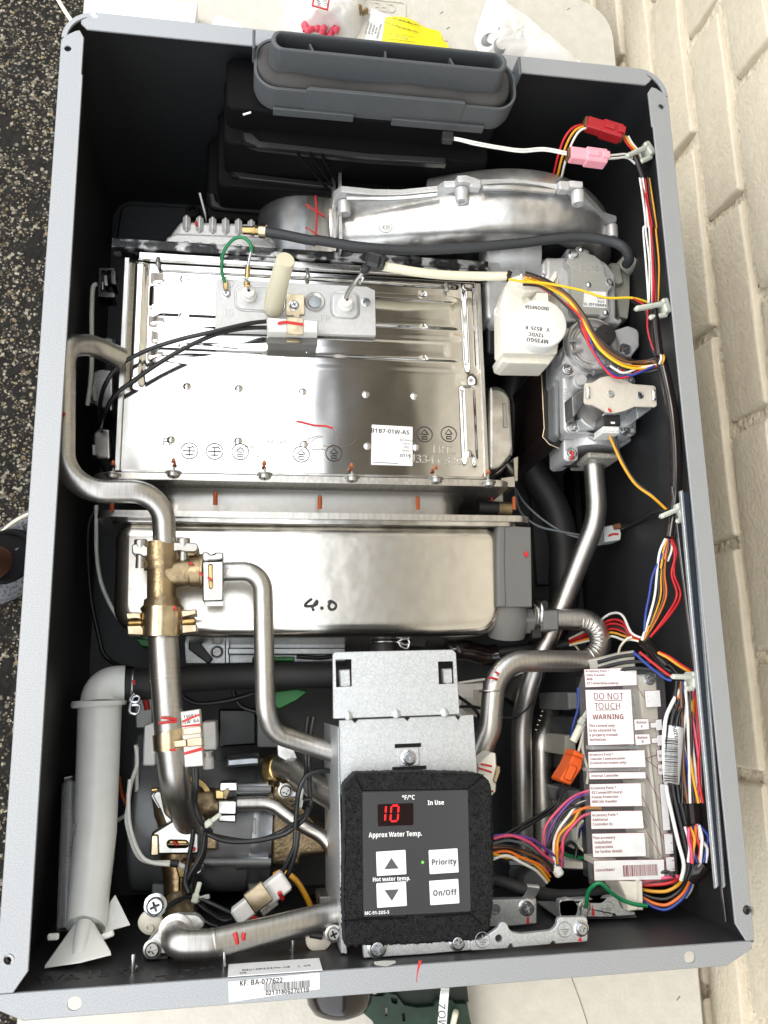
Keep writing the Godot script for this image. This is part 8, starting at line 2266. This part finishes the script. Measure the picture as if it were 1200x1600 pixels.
	for q in [[M.w_amber, 0.0], [M.w_red, -5.0], [M.w_black, 5.0], [M.w_pink, -9.0], [M.w_black, -13.0], [M.w_orange, 9.0], [M.w_blue, 12.0]]:
		wire("wire", [v(190.6, 183, 305.9) + v(0, 0, q[1] * 0.6), v(197.2, 187, 306.7) + v(0, 0, q[1] * 0.9), v(205.6, 191, 306) + v(0, 0, q[1]), v(212.6, 195, 301.3) + v(q[1] * 0.4, 0, q[1] * 0.6), v(214.6, 201, 294.3) + v(q[1] * 0.6, 0, 0)], 1.29, q[0], heater)
	lift = 0
	wire("wire", [v(229.8, 188, 289.8), v(230.2, 184, 299.8), v(229.6, 180, 308.2), v(226.7, 176, 314.3)], 1.50, M.w_white, heater)
	var lb := group_of("barcode_tag", heater, "white barcode tag wrapped on the harness, printed 120V")
	obj("paper", loft([[v(204.3, 218, 188.9), v(202.5, 227, 189.2), v(207.8, 227, 190.1), v(214.7, 220, 191.6)], [v(196.4, 218, 227.8), v(194.6, 228, 227.4), v(199.8, 228, 228.5), v(207.2, 220, 230.1)]], false, false, false), M.label, lb)
	lettering("120V", 2.8, v(203.4, 228.4, 193.5), Vector3(-0.12, 0, -1), Vector3.LEFT, M.print, lb, "lettering", 0.1)
	barcode(lb, v(198.3, 228.6, 213.4), Vector3(-0.1, 0, 1), Vector3(1, 0.02, 0.1), 32.0, 10.0, 36, M.print)

# ---------------------------------------------------------------- things lying round the heater
func flat_thing(called: String, label: String, cat: String, poly: PackedVector2Array, y0: float, y1: float, mat: Material) -> Node3D:
	var g := group_of(called, self)
	tag(g, label, cat)
	obj("sheet", prism(poly, y0, y1, minf(0.5, (y1 - y0) * 0.3)), mat, g)
	return g


# a crumpled film hill over an outline, edges lying on the table
func crumpled(poly: PackedVector2Array, high: float, sd: int, peaks: float) -> ArrayMesh:
	var n := FastNoiseLite.new()
	n.seed = sd
	n.frequency = 0.035
	n.noise_type = FastNoiseLite.TYPE_CELLULAR
	n.cellular_return_type = FastNoiseLite.RETURN_DISTANCE2_SUB
	var c := Vector2.ZERO
	for p in poly:
		c += p / float(poly.size())
	var rows := []
	for k in 15:
		var t := k / 14.0
		var ring := []
		for p in poly:
			var q := c.lerp(p, maxf(t, 0.02))
			var h := high * (1.0 - pow(t, 5.0)) + peaks * (n.get_noise_2d(q.x / MM, q.y / MM) + 0.5) * (1.0 - t * 0.85)
			ring.append(Vector3(q.x, maxf(0.8, h) * MM, q.y))
		rows.append(ring)
	return loft(rows, false, false, true)


func dense(poly: PackedVector2Array, step: float) -> PackedVector2Array:
	var o := PackedVector2Array()
	for i in poly.size():
		var a := poly[i]
		var b := poly[(i + 1) % poly.size()]
		var m := maxi(1, int(a.distance_to(b) / (step * MM)))
		for k in m:
			o.append(a.lerp(b, float(k) / m))
	return o


func things_on_table() -> void:
	flat_thing("foam_board", "thick white foam slab at the top left of the table", "foam slab", rounded(PackedVector2Array([q2([[-263, -543]])[0], q2([[-156.1, -555.2]])[0], q2([[-158.6, -525]])[0], q2([[-158.2, -509.5]])[0], q2([[-261.3, -508.6]])[0]]), 2.0), 0.3, 24.0, M.foam_board)
	flat_thing("white_card", "small white card with a rounded corner near the foam slab", "card", rounded(q2([[-140.3, -555.7], [-136.3, -561], [-132.2, -560.7], [-108.8, -551.4], [-108.5, -535.3], [-142.7, -539.2]]), 2.0), 0.3, 1.2, M.label)
	# bag of small parts
	var b := group_of("parts_bag", self)
	tag(b, "crumpled bag of small red and brass parts with a red edged tag", "plastic bag")
	obj("film", crumpled(dense(rounded(q2([[-57, -615.9], [29.5, -627.5], [23.7, -575.9], [14.6, -548.3], [-46.3, -542.7], [-64.5, -556.8]]), 14.0), 6.0), 27.0, 3, 15.0), M.bag_film, b)
	var r := RandomNumberGenerator.new()
	r.seed = 44
	for k in 40:
		var q := Vector3.ZERO
		var brass := k % 4 == 0
		q = (v(6.1, 10, -582.2)) if brass else (v(-25.8, 9, -556.1))
		q += v(r.randf_range(-19, 19), r.randf_range(-3, 5), r.randf_range(-11, 11))
		q.y = minf(q.y, 0.012)
		obj("fitting" if brass else "plug", lathe([[3.6, -5], [3.6, 4], [2.6, 5.5], [0, 6]], along(q, Vector3(r.randf_range(-1, 1), r.randf_range(0.1, 1), r.randf_range(-1, 1))), 10), M.old_brass if brass else M.red_bits, b)
	obj("tag_border", prism(q2([[-34.9, -564.9], [-17.3, -564], [-20.1, -543], [-37.6, -546.4]]), 43.0, 44.0), M.marker_red, b)
	obj("tag_paper", prism(q2([[-32.9, -563.3], [-19.4, -561.9], [-21.8, -544.9], [-35.6, -547.5]]), 44.0, 44.3), M.label, b)
	lettering("NW\nU32", 4.0, v(-26.9, 44.5, -552), Vector3(-0.2, 0, -1), Vector3(-1, 0, 0.2), M.print, b, "lettering", 0.1)
	# embossed clear sleeve left of it
	flat_thing("clear_sleeve", "clear plastic sleeve with dark outline marks left of the bag of parts", "plastic sleeve", rounded(q2([[-61.9, -585.9], [-49.2, -590.9], [-47.8, -549.8], [-65.9, -549.2], [-67.4, -563.8]]), 3.0), 0.4, 2.0, M.bag_film_clear)
	var pr := group_of("sleeve_window", self)
	tag(pr, "small grey printed piece inside the clear sleeve", "printed piece")
	obj("print", prism(q2([[-58.4, -578.4], [-52.1, -580], [-54.1, -564.9], [-61.1, -563.2]]), 2.1, 2.6), M.print_grey, pr)
	# reply card and yellow card
	var w := flat_thing("reply_card", "white reply card with black print tucked under the yellow card", "card", q2([[32.1, -589.4], [59.5, -579.4], [45.7, -542.7], [24.2, -546.8]]), 0.4, 4.0, M.label)
	lettering("NO POSTAGE\nNECESSARY\nIF MAILED\nIN THE\nUNITED STATES", 2.0, v(33.8, 4.3, -560.9), Vector3(0.25, 0, -1), Vector3(-1, 0, -0.25), M.print_grey, w, "lettering", 0.08)
	var y := group_of("yellow_card", self)
	tag(y, "bent yellow energy card with black print behind the air inlet", "card")
	var rows := []
	for k in 9:
		var t := k / 8.0
		var a := (v(47.2, 8, -575.1)).lerp(v(109.8, 8, -570.2), t)
		var c := (v(40.5, 8, -530.5)).lerp(v(129, 8, -530.8), t)
		var h := 7.0 * sin(PI * minf(t * 1.4, 1.0)) - (6.0 * t)
		rows.append([a + v(0, h, 0), a.lerp(c, 0.5) + v(0, h * 0.8, 0), c + v(0, h * 0.6, 0)])
	obj("sheet", loft(rows, false, false, false), M.yellow_card, y)
	lettering("Your cost will depend on yo", 2.1, v(63.9, 13.5, -558.9), Vector3(-1, 0.05, -0.17), Vector3(-0.1, 0, 1), M.print, y, "lettering", 0.1)
	lettering("Cost range based only", 2.1, v(69.3, 13, -567.5), Vector3(-1, 0.05, -0.17), Vector3(-0.1, 0, 1), M.print, y, "lettering", 0.1)
	obj("box_line", loft(sweep_rings([v(50.1, 13.4, -550), v(78.7, 14, -547.9), v(79.2, 14, -541.4), v(49.9, 13.2, -542.7), v(50.1, 13.4, -550)], 0.25, 4)), M.print, y)
	lettering("Share it on", 1.9, v(64.2, 14.2, -545.2), Vector3(-1, 0, -0.15), Vector3(-0.1, 0, 1), M.print_grey, y, "lettering", 0.1)
	obj("cut_mark", tube([v(110.6, 6, -559.5), v(114.1, 6, -554.1), v(118.6, 6, -554.6)], 0.4, 5, 4), M.print_grey, y)
	# clear bag on the right
	var c := group_of("instruction_bag", self)
	tag(c, "clear bag with grey parts and a grey banded sheet, top right of the table", "plastic bag")
	obj("film", crumpled(dense(rounded(q2([[174.6, -638], [184.6, -621.8], [214.4, -603], [235.1, -585.6], [275.4, -549], [270.6, -535.7], [158, -541.6], [150.6, -561], [155.4, -583.7]]), 4.0), 7.0), 15.0, 9, 10.0), M.bag_film, c)
	obj("sheet", prism(q2([[216.4, -602.3], [225.3, -582.7], [280.2, -546.2], [269.9, -532.3], [178.6, -538.9]]), 1.0, 2.2), M.label, c)
	obj("printed_band", prism(q2([[214.3, -596.4], [221.9, -581.8], [205.2, -544.1], [187.8, -543.8]]), 2.2, 2.6), M.print_grey, c)
	lettering("GR", 4.2, v(194.9, 2.9, -551), Vector3(0.4, 0, -1), Vector3(-1, 0, -0.4), M.print_white, c, "lettering", 0.1)
	for q in [[v(184.4, 3, -570.1), 13.0], [v(165.8, 3, -559.4), 9.0], [v(177.6, 3, -554), 10.0]]:
		obj("part", lathe([[q[1], 0], [q[1] * 0.95, 6], [q[1] * 0.7, 9], [q[1] * 0.68, 5], [0, 4]], along(q[0], Vector3(0.15, 1, 0.1)), 22), M.print_grey, c)
	# below the pipe end
	var k := group_of("pipe_cap", heater, "shiny black rounded cap under the bottom rim")
	obj("cap", lathe([[26, -86], [26, -18], [25, -11], [21, -5], [12, -1], [0, 0]], along(v(-20.7, 84, 406.8), Vector3.BACK), 36), M.black_gloss, k)
	var g := group_of("green_bracket", self)
	tag(g, "dark green slotted sheet bracket lying under the bottom rim", "bracket")
	obj("plate", prism(q2([[2.6, 419.5], [11.3, 407.5], [19.9, 408.1], [23.2, 405.4], [31.8, 408], [38.1, 416.2], [48.9, 418.9], [63.1, 418.9], [66.5, 414.3], [78.6, 415.1], [81.8, 418.3], [91.8, 419], [94.4, 434.8], [94.7, 454.1], [20.2, 448.4], [11, 426.8]]), 36.0, 40.0, 0.6, [rounded(q2([[26.4, 409.5], [32.3, 410.9], [32.2, 415.8], [27.4, 414]]), 0.8), rounded(q2([[21.9, 417.5], [24, 417.6], [23.9, 423.9], [21.8, 423.7]]), 0.5), rounded(q2([[35.8, 421.3], [38.5, 422], [38.9, 428.8], [36.2, 428.6]]), 0.5)]), M.green_sheet, g)
	obj("raised_side", prism(q2([[11.5, 386.8], [92.2, 391.9], [94.9, 420.1], [79.8, 422], [67.6, 422.1], [63.1, 424.7], [39.1, 423], [32.6, 420.1], [16.5, 411.7]]), 2.0, 34.0, 0.6), M.green_dark, g)
	obj("foot", prism(q2([[19.7, 434.3], [98.7, 440], [101, 465.3], [28.1, 459.7]]), 0.3, 30.0, 0.6), M.green_dark, g)
	var s := group_of("printed_strap", heater, "white printed strap hanging from the bottom rim over the green bracket")
	obj("strap", loft([[v(46.8, 150, 352.7), v(53.5, 150, 353.1)], [v(55.1, 110, 379.4), v(61.6, 110, 379.8)], [v(58.9, 80, 405.1), v(66.2, 80, 405.6)], [v(61, 60, 431.3), v(68.4, 60, 431.9)]], false, false, false), M.label, s)
	lettering("MOZUL", 6.0, v(60.5, 82, 407.8), Vector3(0.06, -0.4, -1), Vector3(-1, 0, 0), M.print, s, "lettering", 0.1)
	barcode(s, v(56.8, 113, 381.7), Vector3(0.02, -0.6, -1), Vector3.LEFT, 10.0, 7.0, 12, M.print)
	wire("wire", [v(80, 44, 426.6), v(79.2, 50, 421.7), v(77.7, 46, 431.6), v(73.8, 42, 444.6)], 2.6, M.w_cream, heater)
